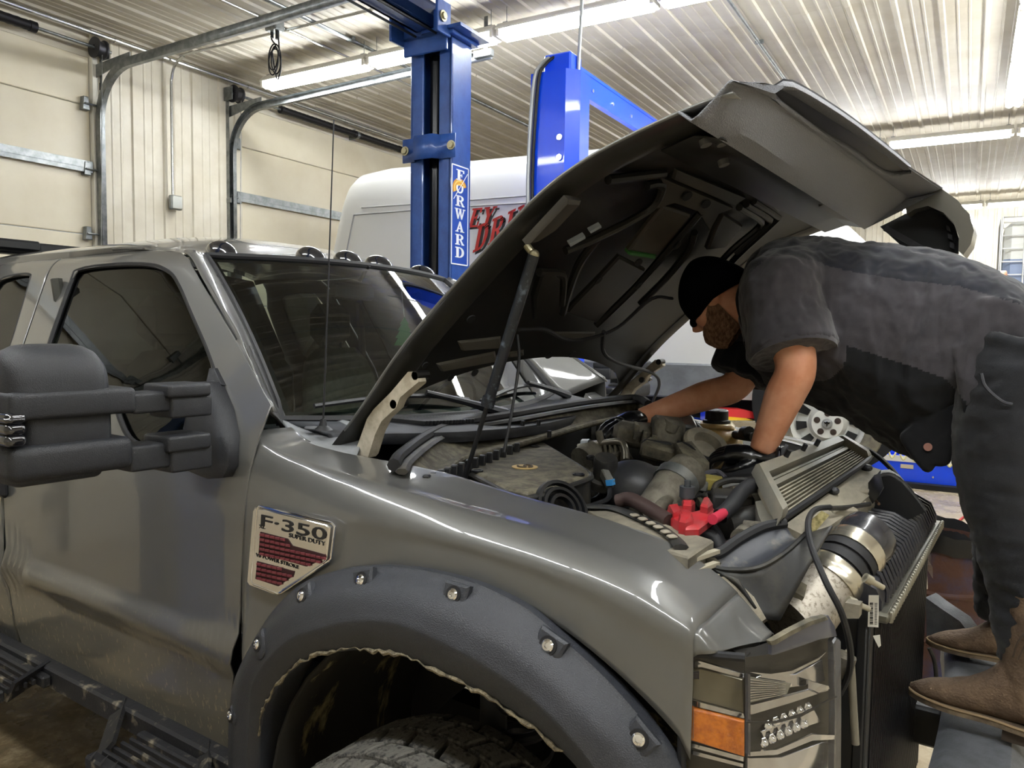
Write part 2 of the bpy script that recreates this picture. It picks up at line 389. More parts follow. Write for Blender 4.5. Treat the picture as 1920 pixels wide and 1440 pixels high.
# ---- overhead doors
BLKPIPE = mat('black_spring_steel', '#1d1c20', .5, .4)
def overhead_door(num, t0, t1, spring_t, spring_gap):
    d = sempty('door_%d' % num, rm(A0-.02, 0, 0)); W = t1-t0; c = (t0+t1)/2; secs = 8; sh = HDR/secs
    sh = .535
    me = MB().box((0, 0, 0), (.045, W, sh-.006), bev=.006).mesh('door_section'); shade(me, 30); me.materials.append(DOORM)
    k = 0; z = .02
    zs = [2.555 + sh*j for j in range(-5, 3)]
    for z in zs:
        h = sh if z+sh < HDR+.1 else HDR-z
        o = bpy.data.objects.new('door_section', me); COL.objects.link(o); o.parent = d; o.location = (-.03, c, z+sh/2)
    # galvanised stiffening struts along two sections
    for z in (3.10, 1.5):
        b_ = MB(); b_.box((.012, c, z), (.05, W-.02, .012)); b_.box((.035, c, z+.028), (.012, W-.02, .055)); b_.box((.02, c, z+.055), (.03, W-.02, .01)); b_.box((.035, c, z-.02), (.01, W-.02, .03))
        build('strut', b_, STEEL, d)
    # hinge rollers at the section joints, near both tracks
    for t, s in ((t0+.06, -1), (t1-.06, 1)):
        for z in zs[1:]:
            b_ = MB(); b_.prism([(0, t-.03, z-.05), (0, t+.03, z-.05), (0, t+.02, z+.06), (0, t-.02, z+.06)], (.05, 0, 0), .004)
            b_.cyl((.06, t-.02, z), (.06, t+s*.12, z), .008, 8); b_.cyl((.06, t+s*.09, z), (.06, t+s*.115, z), .022, 12)
            build('hinge_roller', b_, STEEL, d)
        # upright angle, vertical track, curve, horizontal track
        tt = t + s*.10
        b_ = MB(); b_.box((.03, tt+s*.03, HDR/2), (.07, .004, HDR)); b_.box((.0, tt+s*.055, HDR/2), (.004, .06, HDR)); build('track_angle', b_, STEEL, d)
        b_ = MB(); b_.v
        for z in [x*.1+.2 for x in range(0, 38, 2)]: b_.box((.033, tt+s*.026, z), (.012, .006, .06))
        build('angle_slot', b_, mat('slot_shadow', '#2b2a28', .7), d, kind='stuff')
        rad = .42; zc = HDR-.52
        path = [Vector((.075, tt, 0)), Vector((.075, tt, zc))]
        for q in range(1, 11):
            an = R(90*q/10); path.append(Vector((.075+rad-rad*math.cos(an), tt, zc+rad*math.sin(an))))
        path.append(Vector((.075+rad+2.6, tt, zc+rad+.05)))
        prof = [(-.028, -.02), (-.028, .02), (.028, .02), (.028, -.02)]
        b_ = MB(); rows = []
        for i, p in enumerate(path):
            q0 = path[max(i-1, 0)]; q1 = path[min(i+1, len(path)-1)]; dr = (q1-q0).normalized(); nn = Vector((dr.z, 0, -dr.x))
            rows.append([p + nn*x + Vector((0, -s*y, 0)) for x, y in ((-.03, -.012), (-.034, -.022), (-.034, .02), (.0, .024), (.034, .02), (.034, -.022), (.03, -.012))])
        b_.grid(rows); build('track', b_, STEEL, d, solid=.003)
        b_ = MB(); b_.prism([(0, tt-.004, HDR-.16), (0, tt-.004, HDR-.05), (.5, tt-.004, HDR-.02), (.5, tt-.004, HDR-.07)], (0, .008*s, 0)); build('track_bracket', b_, STEEL, d)
        for z in (1.1, 2.1, 3.05): build('jamb_bracket', MB().box((.04, tt+s*.01, z), (.09, .05, .05), bev=.004), STEEL, d)
        # strap that hangs the far end of the track
        e = path[-1]
        b_ = MB(); b_.box((e.x-.05, tt, (e.z+CZ)/2), (.035, .005, CZ-e.z+.04)); b_.box((e.x-.05, tt+s*.03, e.z), (.16, .05, .05)); build('track_hanger', b_, STEEL, d)
        # torsion drum, end plate
        b_ = MB(); b_.lathe([(.02, -.05), (.085, -.05), (.085, -.04), (.062, -.034), (.062, .02), (.078, .03), (.078, .04), (.02, .05)], (.12, tt-s*.02, HDR+.06), (0, 1, 0), 24)
        build('cable_drum', b_, mat('dark_cast_drum', '#3f3f44', .4, .6), d)
        build('end_bearing_plate', MB().box((.07, tt+s*.05, HDR+.06), (.15, .01, .13), bev=.004), STEEL, d)
        build('lift_cable', MB().cyl((.17, tt-s*.03, HDR), (.05, tt-s*.06, .1), .003, 6), STEEL, d)
    b_ = MB(); b_.cyl((.12, t0-.1, HDR+.06), (.12, t1+.12, HDR+.06), .0135, 12); build('torsion_shaft', b_, STEEL, d)
    for s0, s1 in spring_t:
        b_ = MB(); L_ = s1-s0; n = max(10, int(L_/.03)); pr = [(.0135, s0), (.03, s0)]
        for i in range(n+1): pr += [(.036 + (.003 if i % 2 else 0), s0 + L_*i/n)]
        pr += [(.03, s1), (.0135, s1)]; b_.lathe(pr, (.12, 0, HDR+.06), (0, 1, 0), 16); b_.lathe([(.0135, s0-.05), (.042, s0-.05), (.042, s0), (.0135, s0)], (.12, 0, HDR+.06), (0, 1, 0), 14); b_.lathe([(.0135, s1), (.042, s1), (.042, s1+.05), (.0135, s1+.05)], (.12, 0, HDR+.06), (0, 1, 0), 14)
        build('torsion_spring', b_, BLKPIPE, d)
    for t in spring_gap:
        b_ = MB(); b_.box((.05, t, HDR+.07), (.1, .012, .12), bev=.004); b_.cyl((.12, t-.02, HDR+.06), (.12, t+.02, HDR+.06), .045, 14); build('centre_bearing', b_, STEEL, d)
    return d
overhead_door(1, D1[0], D1[1], [(-1.9, -.5), (-.3, 1.08)], [-.4])
overhead_door(2, D2[0], D2[1], [(3.65, 4.72), (4.84, 5.55)], [4.78])

# ---- electrical: conduits, boxes, cord
EMT = mat('bright_conduit', '#b9b9b5', .25, .85)
b_ = MB().cyl((0, T0+.3, 0), (0, T1-.3, 0), .017, 10)
con = thing('conduit', 'long bright metal conduit running where the door wall meets the ceiling', 'conduit', rm(A0+.10, 0, CZ-.075), RZ)
build('pipe', b_, EMT, con)
for i in range(14):
    b_ = MB(); t = T0+1+i*1.4; b_.cyl((0, t-.03, 0), (0, t+.03, 0), .022, 10); build('coupling', b_, EMT, con); build('strap', MB().box((-.03, t+.4, 0), (.05, .02, .045)), EMT, con)
wc = thing('wall_conduit', 'thin metal conduit dropping down the ribbed pier to a square box', 'conduit', rm(A0+.05, 2.33, 0), RZ)
pts = [(2.35, .06, CZ-.05), (.35, .0, CZ-.05), (.2, 0, CZ-.06), (.08, 0, CZ-.12), (.03, 0, CZ-.22), (.02, 0, 3.9), (.02, 0, 3.0)]
build('pipe', MB().tube(pts, .012, 8, 4), EMT, wc)
b_ = MB(); b_.box((.01, .035, 2.93), (.05, .115, .13), bev=.008); build('box', b_, STEEL, wc)
b_ = MB(); b_.box((.04, .035, 2.93), (.008, .10, .115), bev=.003)
for y, z in ((-.005, 2.98), (.075, 2.88)): b_.cyl((.04, y, z), (.048, y, z), .006, 8)
build('cover_plate', b_, mat('steel_plate', '#c0c2bd', .35, .7), wc)
# ceiling drop box with coiled cord
jb = RI @ AZ(515, 58, CZ-.1)
jt = thing('ceiling_outlet', 'grey ceiling outlet box with a black cord coiled below it', 'outlet', rm(jb.x, jb.y, 0), RZ)
b_ = MB(); b_.box((0, 0, CZ-.06), (.13, .1, .09), bev=.01); b_.box((.02, .02, CZ-.02), (.2, .03, .02)); build('box', b_, STEEL, jt)
b_ = MB(); b_.tube([(0, -1.9, CZ-.045), (0, 2.2, CZ-.045)], .011, 8); build('feed_conduit', b_, EMT, jt)
lp = []
for i in range(40):
    an = i/39*2*math.pi*3.2; lp.append((.06*math.sin(an)*.9, .02*math.cos(an*.5), CZ-.36 - .11*math.cos(an) + .0016*i))
cord = [(-.03, 0, CZ-.1), (-.035, 0, CZ-.16), (-.0, 0, CZ-.2), (.01, 0, CZ-.23), (-.03, 0, CZ-.26)] + lp + [(.05, 0, CZ-.25), (.04, 0, CZ-.15), (.03, 0, CZ-.1)]
build('cord', MB().tube(cord, .006, 7, 2), RUBBER, jt)
b_ = MB(); b_.cyl((-.03, 0, CZ-.15), (-.03, 0, CZ-.09), .013, 10); b_.cyl((.03, 0, CZ-.17), (.03, 0, CZ-.09), .016, 10); build('plug', b_, BLACK, jt)
# ceiling conduits parallel to the ribs
for k, (u, v) in enumerate(((800, 145), (1010, 245), (1430, 90))):
    p = RI @ AZ(u, v, CZ-.04)
    lab = ['thin ceiling conduit crossing above the dark blue lift post', 'ceiling conduit between the two blue posts', 'ceiling conduit above the raised hood'][k]
    o = thing('ceiling_conduit', lab, 'conduit', rm(p.x, 0, 0), RZ, 'conduits clipped along the ceiling')
    build('pipe', MB().cyl((0, -1.2, CZ-.04), (0, 12.5, CZ-.04), .012, 8), STEEL, o)
    for j in range(8): build('strap', MB().box((0, -.6+j*1.7, CZ-.03), (.07, .025, .03), bev=.003), STEEL, o)

# ---- fluorescent strip lights: hung end to end in rows
TUBEM = bpy.data.materials.new('lit_tube'); TUBEM.use_nodes = True
e = TUBEM.node_tree.nodes['Principled BSDF']; e.inputs['Base Color'].default_value = (1,1,1,1); e.inputs['Emission Color'].default_value = (.95, .985, 1.0, 1); e.inputs['Emission Strength'].default_value = TUBE_POWER
HOUSE = mat('white_fixture_enamel', '#d9d5cb', .35)
LZ = 4.06; FL_ = 1.27
def strip_light(label, a, t, z=LZ, turn=0.0):
    o = thing('strip_light', label, 'light', rm(a, t, z), RZ+turn, 'fluorescent strip lights')
    if not strip_light.proto:
        b_ = MB(); b_.prism([(-FL_/2, -.035, .075), (-FL_/2, .035, .075), (-FL_/2, .075, .03), (-FL_/2, .075, .018), (-FL_/2, -.075, .018), (-FL_/2, -.075, .03)], (FL_-.01, 0, 0)); h = b_.mesh('housing')
        b_ = MB()
        for y in (-.042, .042): b_.cyl((-FL_/2+.04, y, -.008), (FL_/2-.04, y, -.008), .0185, 12)
        tb = b_.mesh('tube_pair')
        one = MB().cyl((-FL_/2+.04, 0, -.008), (FL_/2-.04, 0, -.008), .027, 14).mesh('tube')
        b_ = MB()
        b_.box((0, 0, .0), (.035, .14, .06), bev=.006)
        so = b_.mesh('lamp_holder')
        b_ = MB()
        b_.tube([(0, 0, .07), (0, 0, CZ-LZ)], .003, 5); b_.box((0, 0, .08), (.04, .05, .012))
        ch = b_.mesh('chain')
        for me, mm in ((h, HOUSE), (one, TUBEM), (so, HOUSE), (ch, STEEL)): shade(me, 35); me.materials.append(mm)
        strip_light.proto = (h, one, so, ch)
    h, one, so, ch = strip_light.proto
    for nm, me, off in (('housing', h, (0, 0, 0)), ('tube', one, (0, -.036, -.012)), ('tube', one, (0, .036, -.012)), ('lamp_holder', so, (FL_/2-.02, 0, 0)), ('lamp_holder', so, (.02-FL_/2, 0, 0)), ('hanger', ch, (FL_/2-.06, 0, 0)), ('hanger', ch, (.06-FL_/2, 0, 0))):
        c = bpy.data.objects.new(nm, me); COL.objects.link(c); c.parent = o; c.location = off
    return o
strip_light.proto = None
names = {0: 'strip light nearest the door wall, above the white van', 1: 'strip light running behind the top of the dark blue post', 2: 'strip light just right of the dark blue post', 3: 'strip light leaving the picture at the top edge'}
for k in range(7):
    if k in (4, 5): continue
    strip_light(names.get(k, 'strip light of the van row beyond the top edge of the picture'), -4.99+FL_/2+k*1.29, 2.93)
for k in range(2, 7):
    strip_light(['far fluorescent strip light half hidden by the raised hood', 'far fluorescent strip light right of the hood at the picture edge'][k-4] if k in (4, 5) else 'strip light of the middle row hidden behind the hood and posts', -.13-4*1.29+FL_/2+k*1.29, 8.0)
for k in range(1, 4):
    strip_light('most distant fluorescent strip light, low by the end wall above the caged tank' if k == 2 else 'strip light of the end wall row, mostly hidden', .95-2*1.29+FL_/2+k*1.29, 13.3)
for k in range(8):
    strip_light('strip light of the row over the truck, above the picture', -4.6+FL_/2+k*1.29, -2.2)
for k in range(-4, 2):  # negative k: unseen fixtures added to the row to brighten the truck's front
    strip_light({0: 'strip light turned along the ribs at the right picture edge', 1: 'strip light turned along the ribs, further back by the right edge'}.get(k, 'extra turned strip light, added unseen to brighten the front of the truck'), 1.08, 4.85+k*1.29, LZ, R(90))
# ================================================================== LIFTS
BLUED = mat('dark_blue_lift_paint', '#2d5095', .35, 0, col2='#234282', scale=9, coat=.3, bump=.05, bscale=60)
BLUEB = mat('bright_blue_lift_paint', '#0b4bf2', .3, 0, coat=.4)
HOLE = mat('dark_recess', '#070b1c', .7)
# hand drawn slab-serif capitals: list of polygons in a unit-high box
def _st(x0, x1, y0, y1): return [(x0, y0), (x1, y0), (x1, y1), (x0, y1)]
def _arc(cx, cy, rx, ry, tx, ty, a0, a1, n=10):
    out = []
    for i in range(n):
        p, q = R(a0+(a1-a0)*i/n), R(a0+(a1-a0)*(i+1)/n)
        out.append([(cx+rx*math.cos(p), cy+ry*math.sin(p)), (cx+rx*math.cos(q), cy+ry*math.sin(q)), (cx+(rx-tx)*math.cos(q), cy+(ry-ty)*math.sin(q)), (cx+(rx-tx)*math.cos(p), cy+(ry-ty)*math.sin(p))])
    return out
GLY = {
 'F': (.62, [_st(.1,.3,0,1), _st(0,.4,0,.1), _st(0,.62,.9,1), _st(.52,.62,.72,.9), _st(.3,.46,.45,.55), _st(.4,.46,.36,.64)]),
 'E': (.68, [_st(.1,.3,0,1), _st(0,.66,0,.1), _st(0,.66,.9,1), _st(.56,.66,.74,.9), _st(.58,.68,.1,.28), _st(.3,.48,.45,.55), _st(.42,.48,.36,.64)]),
 'R': (.78, [_st(.1,.3,0,1), _st(0,.4,0,.1), _st(0,.4,.9,1), _st(.3,.42,.46,.56)] + _arc(.42,.73,.28,.27,.19,.1,-90,90,8) + [[(.36,.5),(.52,.5),(.72,.1),(.56,.06)], _st(.54,.78,0,.1)]),
 'O': (.76, _arc(.38,.5,.38,.5,.19,.1,0,360,20)),
 'D': (.76, [_st(.1,.3,0,1), _st(0,.36,0,.1), _st(0,.36,.9,1)] + _arc(.34,.5,.42,.5,.2,.1,-90,90,12)),
 'A': (.8, [[(.08,.0),(.2,.0),(.44,.88),(.36,1)], [(.5,0),(.72,0),(.46,1),(.34,1)], _st(.2,.6,.28,.38), _st(0,.28,0,.09), _st(.44,.8,0,.09)]),
 'W': (1.05, [[(.06,1),(.26,1),(.38,0),(.28,0)], [(.28,0),(.38,0),(.56,.9),(.5,.9)], [(.44,1),(.62,1),(.74,0),(.64,0)], [(.64,0),(.74,0),(.97,1),(.88,1)], _st(0,.34,.91,1), _st(.4,.66,.91,1), _st(.8,1.05,.91,1)]),
 'Y': (.8, [[(.06,1),(.28,1),(.5,.5),(.34,.42)], [(.62,1),(.72,1),(.5,.45),(.42,.5)], _st(.3,.5,0,.5), _st(.2,.6,0,.1), _st(0,.36,.91,1), _st(.54,.8,.91,1)]),
 'I': (.44, [_st(.12,.32,0,1), _st(0,.44,0,.1), _st(0,.44,.9,1)]),
 'V': (.8, [[(.06,1),(.28,1),(.48,.1),(.4,0)], [(.62,1),(.72,1),(.46,0),(.38,.0)], _st(0,.36,.91,1), _st(.54,.8,.91,1)]),
}
def glyph(mb, ch, org, ex, ey, n, slant=0.0, depth=.002):
    """one letter as thin solid strokes: org lower-left, ex/ey unit vectors scaled to the letter height"""
    for poly in GLY[ch][1]:
        mb.prism([org + ex*(x+slant*y) + ey*y for x, y in poly], n*depth)
    return GLY[ch][0]

lift = thing('two_post_lift', 'dark blue two-post car lift with a vertical name decal and overhead beam', 'car lift', rm(-2.22, 1.9, 0), RZ)
def c_post(parent, x, y, face, H, w, dp, lip, paint, th=.022):
    """C-channel column; face=-1: slot looks to -y, +1: to +y"""
    b_ = MB(); f = face
    b_.box((x, y-f*dp/2, H/2), (w, th, H), bev=.004)
    for s in (-1, 1):
        b_.box((x+s*(w-th)/2, y, H/2), (th, dp, H), bev=.004); b_.box((x+s*(w-lip)/2, y+f*(dp/2-th/2), H/2), (lip, th, H), bev=.006)
    return build('column', b_, paint, parent)
for yy, f in ((0, -1), (-3.45, 1)):
    c_post(lift, 0, yy, f, 3.62, .325, .21, .10, BLUED)
    b_ = MB(); b_.cyl((-.03, yy, .4), (-.03, yy, 3.55), .045, 20); build('hydraulic_cylinder', b_, mat('black_cylinder_paint', '#17191d', .25, .3), lift)
    b_ = MB(); b_.cyl((.055, yy, .3), (.055, yy, 3.6), .012, 8); build('lift_chain', b_, mat('oily_chain', '#2a2a2e', .4, .7), lift)
    b_ = MB(); b_.box((0, yy, .012), (.55, .48, .025), bev=.004); build('base_plate', b_, BLUED, lift)
    # wrap-round bracket with two bolts
    q = yy+f*.12
    b_ = MB(); rows = []
    for z in (2.87, 3.02):
        rows.append([Vector((x, q+f*o_, z)) for x, o_ in ((-.215, -.0), (-.12, .0), (-.09, .05), (.06, .05), (.09, .0), (.20, .0))])
    b_.grid(rows); build('bracket', b_, BLUED, lift, solid=.012)
    for x in (-.19, .175):
        b_ = MB(); b_.cyl((x, q, 2.945), (x, q+f*.022, 2.945), .021, 6); b_.cyl((x, q+f*.005, 2.945), (x, q+f*.01, 2.945), .03, 14); build('bolt', b_, mat('zinc_bolt', '#a29b80', .4, .8), lift)
    # head plates
    b_ = MB(); b_.box((.0, yy, 3.635), (.40, .30, .03), bev=.004); b_.box((.12, yy, 3.655), (.3, .34, .02)); build('top_plate', b_, BLUED, lift)
    b_ = MB(); b_.box((-.02, yy+f*.14, 3.66), (.34, .02, .26), bev=.005); b_.box((.16, yy+f*.2, 3.70), (.02, .14, .2), bev=.004); b_.box((-.20, yy+f*.2, 3.70), (.02, .14, .2), bev=.004); build('beam_socket', b_, BLUED, lift)
    for x, z in ((.172, 3.7),):
        b_ = MB(); b_.cyl((x, yy+f*.22, z), (x+.02, yy+f*.22, z), .022, 6); b_.cyl((x, yy+f*.22, z), (x+.008, yy+f*.22, z), .034, 14); build('bolt', b_, _M['zinc_bolt'], lift)
b_ = MB(); b_.box((-.02, -1.72, 3.82), (.14, 3.2, .02)); b_.box((-.02, -1.72, 3.68), (.14, 3.2, .02))
for s in (-1, 1): b_.box((-.02+s*.06, -1.72, 3.75), (.02, 3.2, .16))
build('overhead_beam', b_, BLUED, lift)
b_ = MB()
for x, z in ((.07, 3.64), (-.09, 3.645)): b_.cyl((x, -3.3, z), (x, -.1, z), .008, 8)
build('sync_cable', b_, BLACK, lift)
# decal on the side that faces along the truck
dx = .1645; DB = mat('decal_blue', '#27489c', .3); DW = mat('decal_white', '#eef0f2', .4); DG = mat('decal_gold', '#d99a1e', .4); DY = mat('decal_yellow', '#f0c860', .4)
dz0, dz1, dy0, dy1 = 2.21, 2.835, -.10, .085
dec = build('name_decal', MB().box((dx, (dy0+dy1)/2, (dz0+dz1)/2), (.002, dy1-dy0, dz1-dz0)), DB, lift)
b_ = MB()
for y in (dy0, dy1): b_.box((dx+.0015, y, (dz0+dz1)/2), (.002, .008, dz1-dz0))
for z in (dz0, dz1): b_.box((dx+.0015, (dy0+dy1)/2, z), (.002, dy1-dy0, .008))
build('decal_border', b_, DW, dec)
lh = .068; z = dz1-.09; ymid = (dy0+dy1)/2
for i, ch in enumerate('FORWARD'):
    b_ = MB(); wd = GLY[ch][0]; sx = .12/wd if wd > .9 else .1/ max(wd, .7)
    glyph(b_, ch, Vector((dx+.001, ymid-wd*sx/2, z)), Vector((0, sx, 0)), Vector((0, 0, lh)), Vector((1, 0, 0)))
    if ch == 'O':
        b_ = MB()
        for p in _arc(.38,.5,.38,.5,.17,.14,150,390,18): b_.prism([Vector((dx+.001, ymid-.045+x*.105, z+y*lh)) for x, y in p], (.002,0,0))
    build('letter', b_, DW, dec); z -= .082
# helmet crest behind the second letter
hz = dz1-.145
for rr_, m_ in ((.08, DG), (.066, DY), (.053, DG), (.04, DY)):
    b_ = MB()
    for p in _arc(ymid-.005, hz, rr_, rr_*.85, .011, .011, 20, 205, 16): b_.prism([Vector((dx+.0012, x, y)) for x, y in p], (.0015,0,0))
    build('crest', b_, m_, dec)
b_ = MB(); b_.bar((dx+.002, dy0+.02, hz-.07), (dx+.002, dy1-.01, hz+.11), .004, .004); build('crest_line', b_, DW, dec)

# bright blue lift carrying the van
lift2 = thing('two_post_lift', 'bright blue two-post lift holding up the white van', 'car lift', rm(-1.64, 2.44, 0), RZ)
for yy, f in ((0, 1), (3.55, -1)):
    b_ = MB(); H = 3.5; w2, dp = .36, .22
    pr = [(-w2/2, -f*.02), (-w2/2+.03, -f*dp/2), (w2/2-.07, -f*dp/2), (w2/2, -f*.03), (w2/2, f*dp/2), (w2/2-.1, f*dp/2), (w2/2-.1, f*(dp/2-.02)), (w2/2-.02, f*(dp/2-.02)), (w2/2-.02, -f*.01), (w2/2-.08, -f*(dp/2-.02)), (-w2/2+.04, -f*(dp/2-.02)), (-w2/2+.02, 0), (-w2/2+.02, f*(dp/2-.02)), (-w2/2+.1, f*(dp/2-.02)), (-w2/2+.1, f*dp/2), (-w2/2, f*dp/2)]
    b_.prism([Vector((x, yy+y, 0)) for x, y in pr], (0, 0, H)); build('column', b_, BLUEB, lift2)
    b_ = MB(); b_.box((.02, yy+f*.02, 3.56), (.2, .17, .13), bev=.01); build('head_box', b_, BLUEB, lift2)
    b_ = MB(); b_.box((0, yy, .012), (.5, .45, .025)); build('base_plate', b_, BLUEB, lift2)
    b_ = MB(); b_.box((0, yy+f*.1, 1.02), (.24, .2, .62), bev=.01); build('carriage', b_, mat('blue_carriage', '#0d3bb8', .4), lift2)
    for z in (2.93, 3.06):
        b_ = MB(); b_.cyl((.075, yy-f*(dp/2), z), (.075, yy-f*(dp/2+.012), z), .021, 12); build('bolt', b_, mat('bright_bolt', '#cfd2d4', .25, .9), lift2)
    for z in (2.58, 2.72, 2.3):
        b_ = MB(); b_.box((.07, yy-f*(dp/2+.001), z), (.04, .004, .014)); build('slot', b_, HOLE, lift2)
    for sx in (-1, 1):
        b_ = MB(); e = Vector((sx*1.0+.3, yy+f*.66, 1.10)); b_.bar((sx*.1, yy+f*.2, 1.1), e, .1, .08, bev=.008); build('swing_arm', b_, _M['blue_carriage'], lift2)
        b_ = MB(); b_.cyl(e+Vector((0,0,.0)), e+Vector((0,0,.12)), .045, 16); b_.cyl(e+Vector((0,0,.12)), e+Vector((0,0,.15)), .065, 16); build('lift_pad', b_, BLACK, lift2)
b_ = MB(); b_.box((.06, 1.78, 3.5), (.05, 3.5, .17), bev=.004); b_.box((.03, 1.78, 3.58), (.12, 3.5, .02)); build('overhead_beam', b_, BLUEB, lift2)
for i in range(9):
    b_ = MB(); b_.cyl((.085, .35+i*.36, 3.48), (.097, .35+i*.36, 3.48), .013, 8); build('beam_bolt', b_, _M['bright_bolt'], lift2)
b_ = MB(); b_.box((.1, .1, 3.38), (.1, .1, .14), bev=.01); build('limit_switch', b_, BLACK, lift2)
cz = [(-.135, -.125, .05), (-.13, -.125, 2.0), (-.15, -.125, 2.8), (-.12, -.125, 3.4), (-.08, -.11, 3.54), (-.02, -.02, 3.62), (.05, .06, 3.6)]
build('flex_conduit', MB().tube(cz, .016, 8, 4), mat('grey_flex_conduit', '#a9adb0', .4, .5), lift2)
build('hydraulic_hose', MB().tube([(x+.035, y-.005, z) for x, y, z in cz], .011, 8, 4), BLACK, lift2)
b_ = MB(); b_.tube([(.13, .03, 3.5), (.15, .05, 4.25)], .012, 8); build('ceiling_feed', b_, _M['grey_flex_conduit'], lift2)

for nm, px, m_ in (('arm_guard', ((1352, 767), (1392, 768), (1412, 772), (1416, 785), (1398, 784), (1352, 780)), mat('guard_red', '#c4282b', .4)), ('arm_stripe', ((1352, 780), (1398, 784), (1412, 788), (1352, 788)), mat('guard_yellow', '#e0b31f', .4)), ('arm_post', ((1322, 760), (1341, 760), (1341, 790), (1322, 790)), BLUEB)):
    b_ = MB(); b_.prism([RI @ (CAM + ray(u, v)*5.2 - rm(-1.64, 2.44, 0)) for u, v in px], RI @ Vector((-.08, .12, 0)), .004); build(nm, b_, m_, lift2)

# ================================================================== WHITE VAN on the bright blue lift
VR = RZ + R(5.2)
vo = rm(.05, 3.02, 0); LIFT = .84
van = thing('cargo_van', 'white cargo van raised on the bright blue lift, red lettering on its side', 'van', vo, VR)
VM = Matrix.Rotation(VR, 3, 'Z')
def vpx(u, v):
    p = AP(u, v, vo + VM @ Vector((0, 0, 1)), VM @ Vector((0, 1, 0))); return VM.transposed() @ (p-vo)
VANW = mat('white_van_paint', '#d9d9d6', .3, coat=.6)
GREYP = mat('grey_cladding', '#6c6f71', .6, 0, col2='#595c5e', scale=5, bump=.1)
prof = [(0.06, .50), (.02, .62), (0, .95), (0, 1.35), (.03, 1.65), (.07, 1.95), (.12, 2.16), (.2, 2.28), (.42, 2.35), (1.02, 2.37)]
prof = [tuple(p) for p in smooth([(a_, b__, 0) for a_, b__ in prof], 3)]
full = [(y, z) for y, z, _ in prof] + [(2.04-y, z) for y, z, _ in prof[::-1]]
b_ = MB(); rows = []
for x, sy, top in ((-4.06, .93, .9), (-4.03, .97, .96), (-3.95, 1, .985), (-3.7, 1, 1), (-2, 1, 1), (-.85, 1, 1), (-.65, 1, .985), (-.4, .99, .90), (-.1, .98, .73), (.2, .96, .57), (.45, .95, .45), (.7, .92, .38), (.88, .86, .3), (.95, .8, .2)):
    rows.append([Vector((x + (.0 if x > -3.5 else (-(z-1.4)*-.14 if z > 1.4 else 0)), 1.02+(y-1.02)*sy, LIFT + .5 + (z-.5)*(top if z > 1.2 else (1 if top > .4 else .5+top)))) for y, z in full])
b_.grid(rows); b_.add(rows[0], [tuple(range(len(full)))]); b_.add(rows[-1], [tuple(range(len(full)))])
build('body', b_, VANW, van)
b_ = MB(); b_.box((-1.5, 1.02, LIFT+.42), (4.6, 1.5, .16)); build('underbody', b_, DARK, van)
# side cladding, arch, pressed lines
for x0, x1 in ((-3.9, -3.45), (-2.55, -.62), (.5, .9)): build('side_cladding', MB().box(((x0+x1)/2, .0, LIFT+.62), (x1-x0, .05, .24), bev=.012), GREYP, van)
for x, zz in ((0, .38), (-3.0, .38)):
    b_ = MB(); b_.lathe([(.36, -.02), (.47, -.02), (.47, .05), (.36, .05)], (x, -.005, LIFT+.52), (0, 1, 0), 30, -10, 190, ref=(1,0,0)); build('wheel_arch', b_, BLACK, van)
    b_ = MB(); b_.cyl((x, .24, LIFT+.5), (x, .5, LIFT+.5), .44, 30); build('arch_liner', b_, DARK, van)
    c = Vector((x, .04, LIFT+zz)); ax = (0, -1, 0)
    w_ = build('wheel', MB().lathe([(.205, -.16), (.225, -.1), (.225, .02), (.232, .045), (.225, .055), (.2, .03), (.19, -.02), (.12, .0), (.1, .045), (.095, .055), (0, .055)], c, ax, 40), mat('silver_wheel', '#cfcfca', .4, 0), van)
    b_ = MB(); b_.lathe([(.22, .05), (.27, .085), (.33, .075), (.355, .04), (.36, -.02), (.36, -.1), (.33, -.17), (.22, -.17)], c, ax, 48); build('tyre', b_, mat('dusty_tyre', '#55514a', .8, 0, col2='#75705f', scale=18), w_)
    for k in range(10):
        an = R(36*k+8); dv = Vector((math.cos(an), 0, math.sin(an))); tv = Vector((-math.sin(an), 0, math.cos(an)))
        b_ = MB(); b_.prism([c+dv*.128+tv*.02+Vector((0,-.005,0)), c+dv*.19+tv*.03+Vector((0,-.03,0)), c+dv*.19-tv*.03+Vector((0,-.03,0)), c+dv*.128-tv*.02+Vector((0,-.005,0))], (0, -.012, 0), .002)
        build('wheel_slot', b_, DARK, w_)
    for k in range(5):
        an = R(72*k+18); p = c + Vector((math.cos(an)*.065, -.052, math.sin(an)*.065)); b_ = MB(); b_.cyl(p, p+Vector((0, -.008, 0)), .02, 14); b_.cyl(p, p+Vector((0,-.012,0)), .01, 6); build('lug_nut', b_, mat('rusty_lug', '#33261f', .6), w_)
    b_ = MB(); b_.lathe([(.033, 0), (.032, .02), (.026, .028), (0, .03)], c+Vector((0, -.052, 0)), ax, 24); cp = build('centre_cap', b_, mat('cap_silver', '#aeb0b0', .3, .6), w_)
    b_ = MB(); b_.prism([c+Vector((x_, -.08, z_)) for x_, z_ in ((-.02, .014), (-.008, .012), (0, .018), (.008, .012), (.02, .014), (.014, -.002), (.006, .0), (.003, -.018), (-.003, -.018), (-.006, 0), (-.014, -.002))], (0, -.006, 0), .001); build('cap_emblem', b_, CHROME, w_)
LINEM = mat('panel_gap', '#8f8f8d', .6)
def vseam(pts, r_=.006):
    b_ = MB(); q = [vpx(u, v) for u, v in pts]; b_.tube([Vector((p.x, vy(p.z)-.004, p.z)) for p in q], r_, 6); build('panel_seam', b_, LINEM, van)
def vy(z):
    z -= LIFT
    return interp(z, [.5, .62, .95, 1.35, 1.65, 1.95, 2.12], [.06, .02, 0, 0, .03, .07, .13])
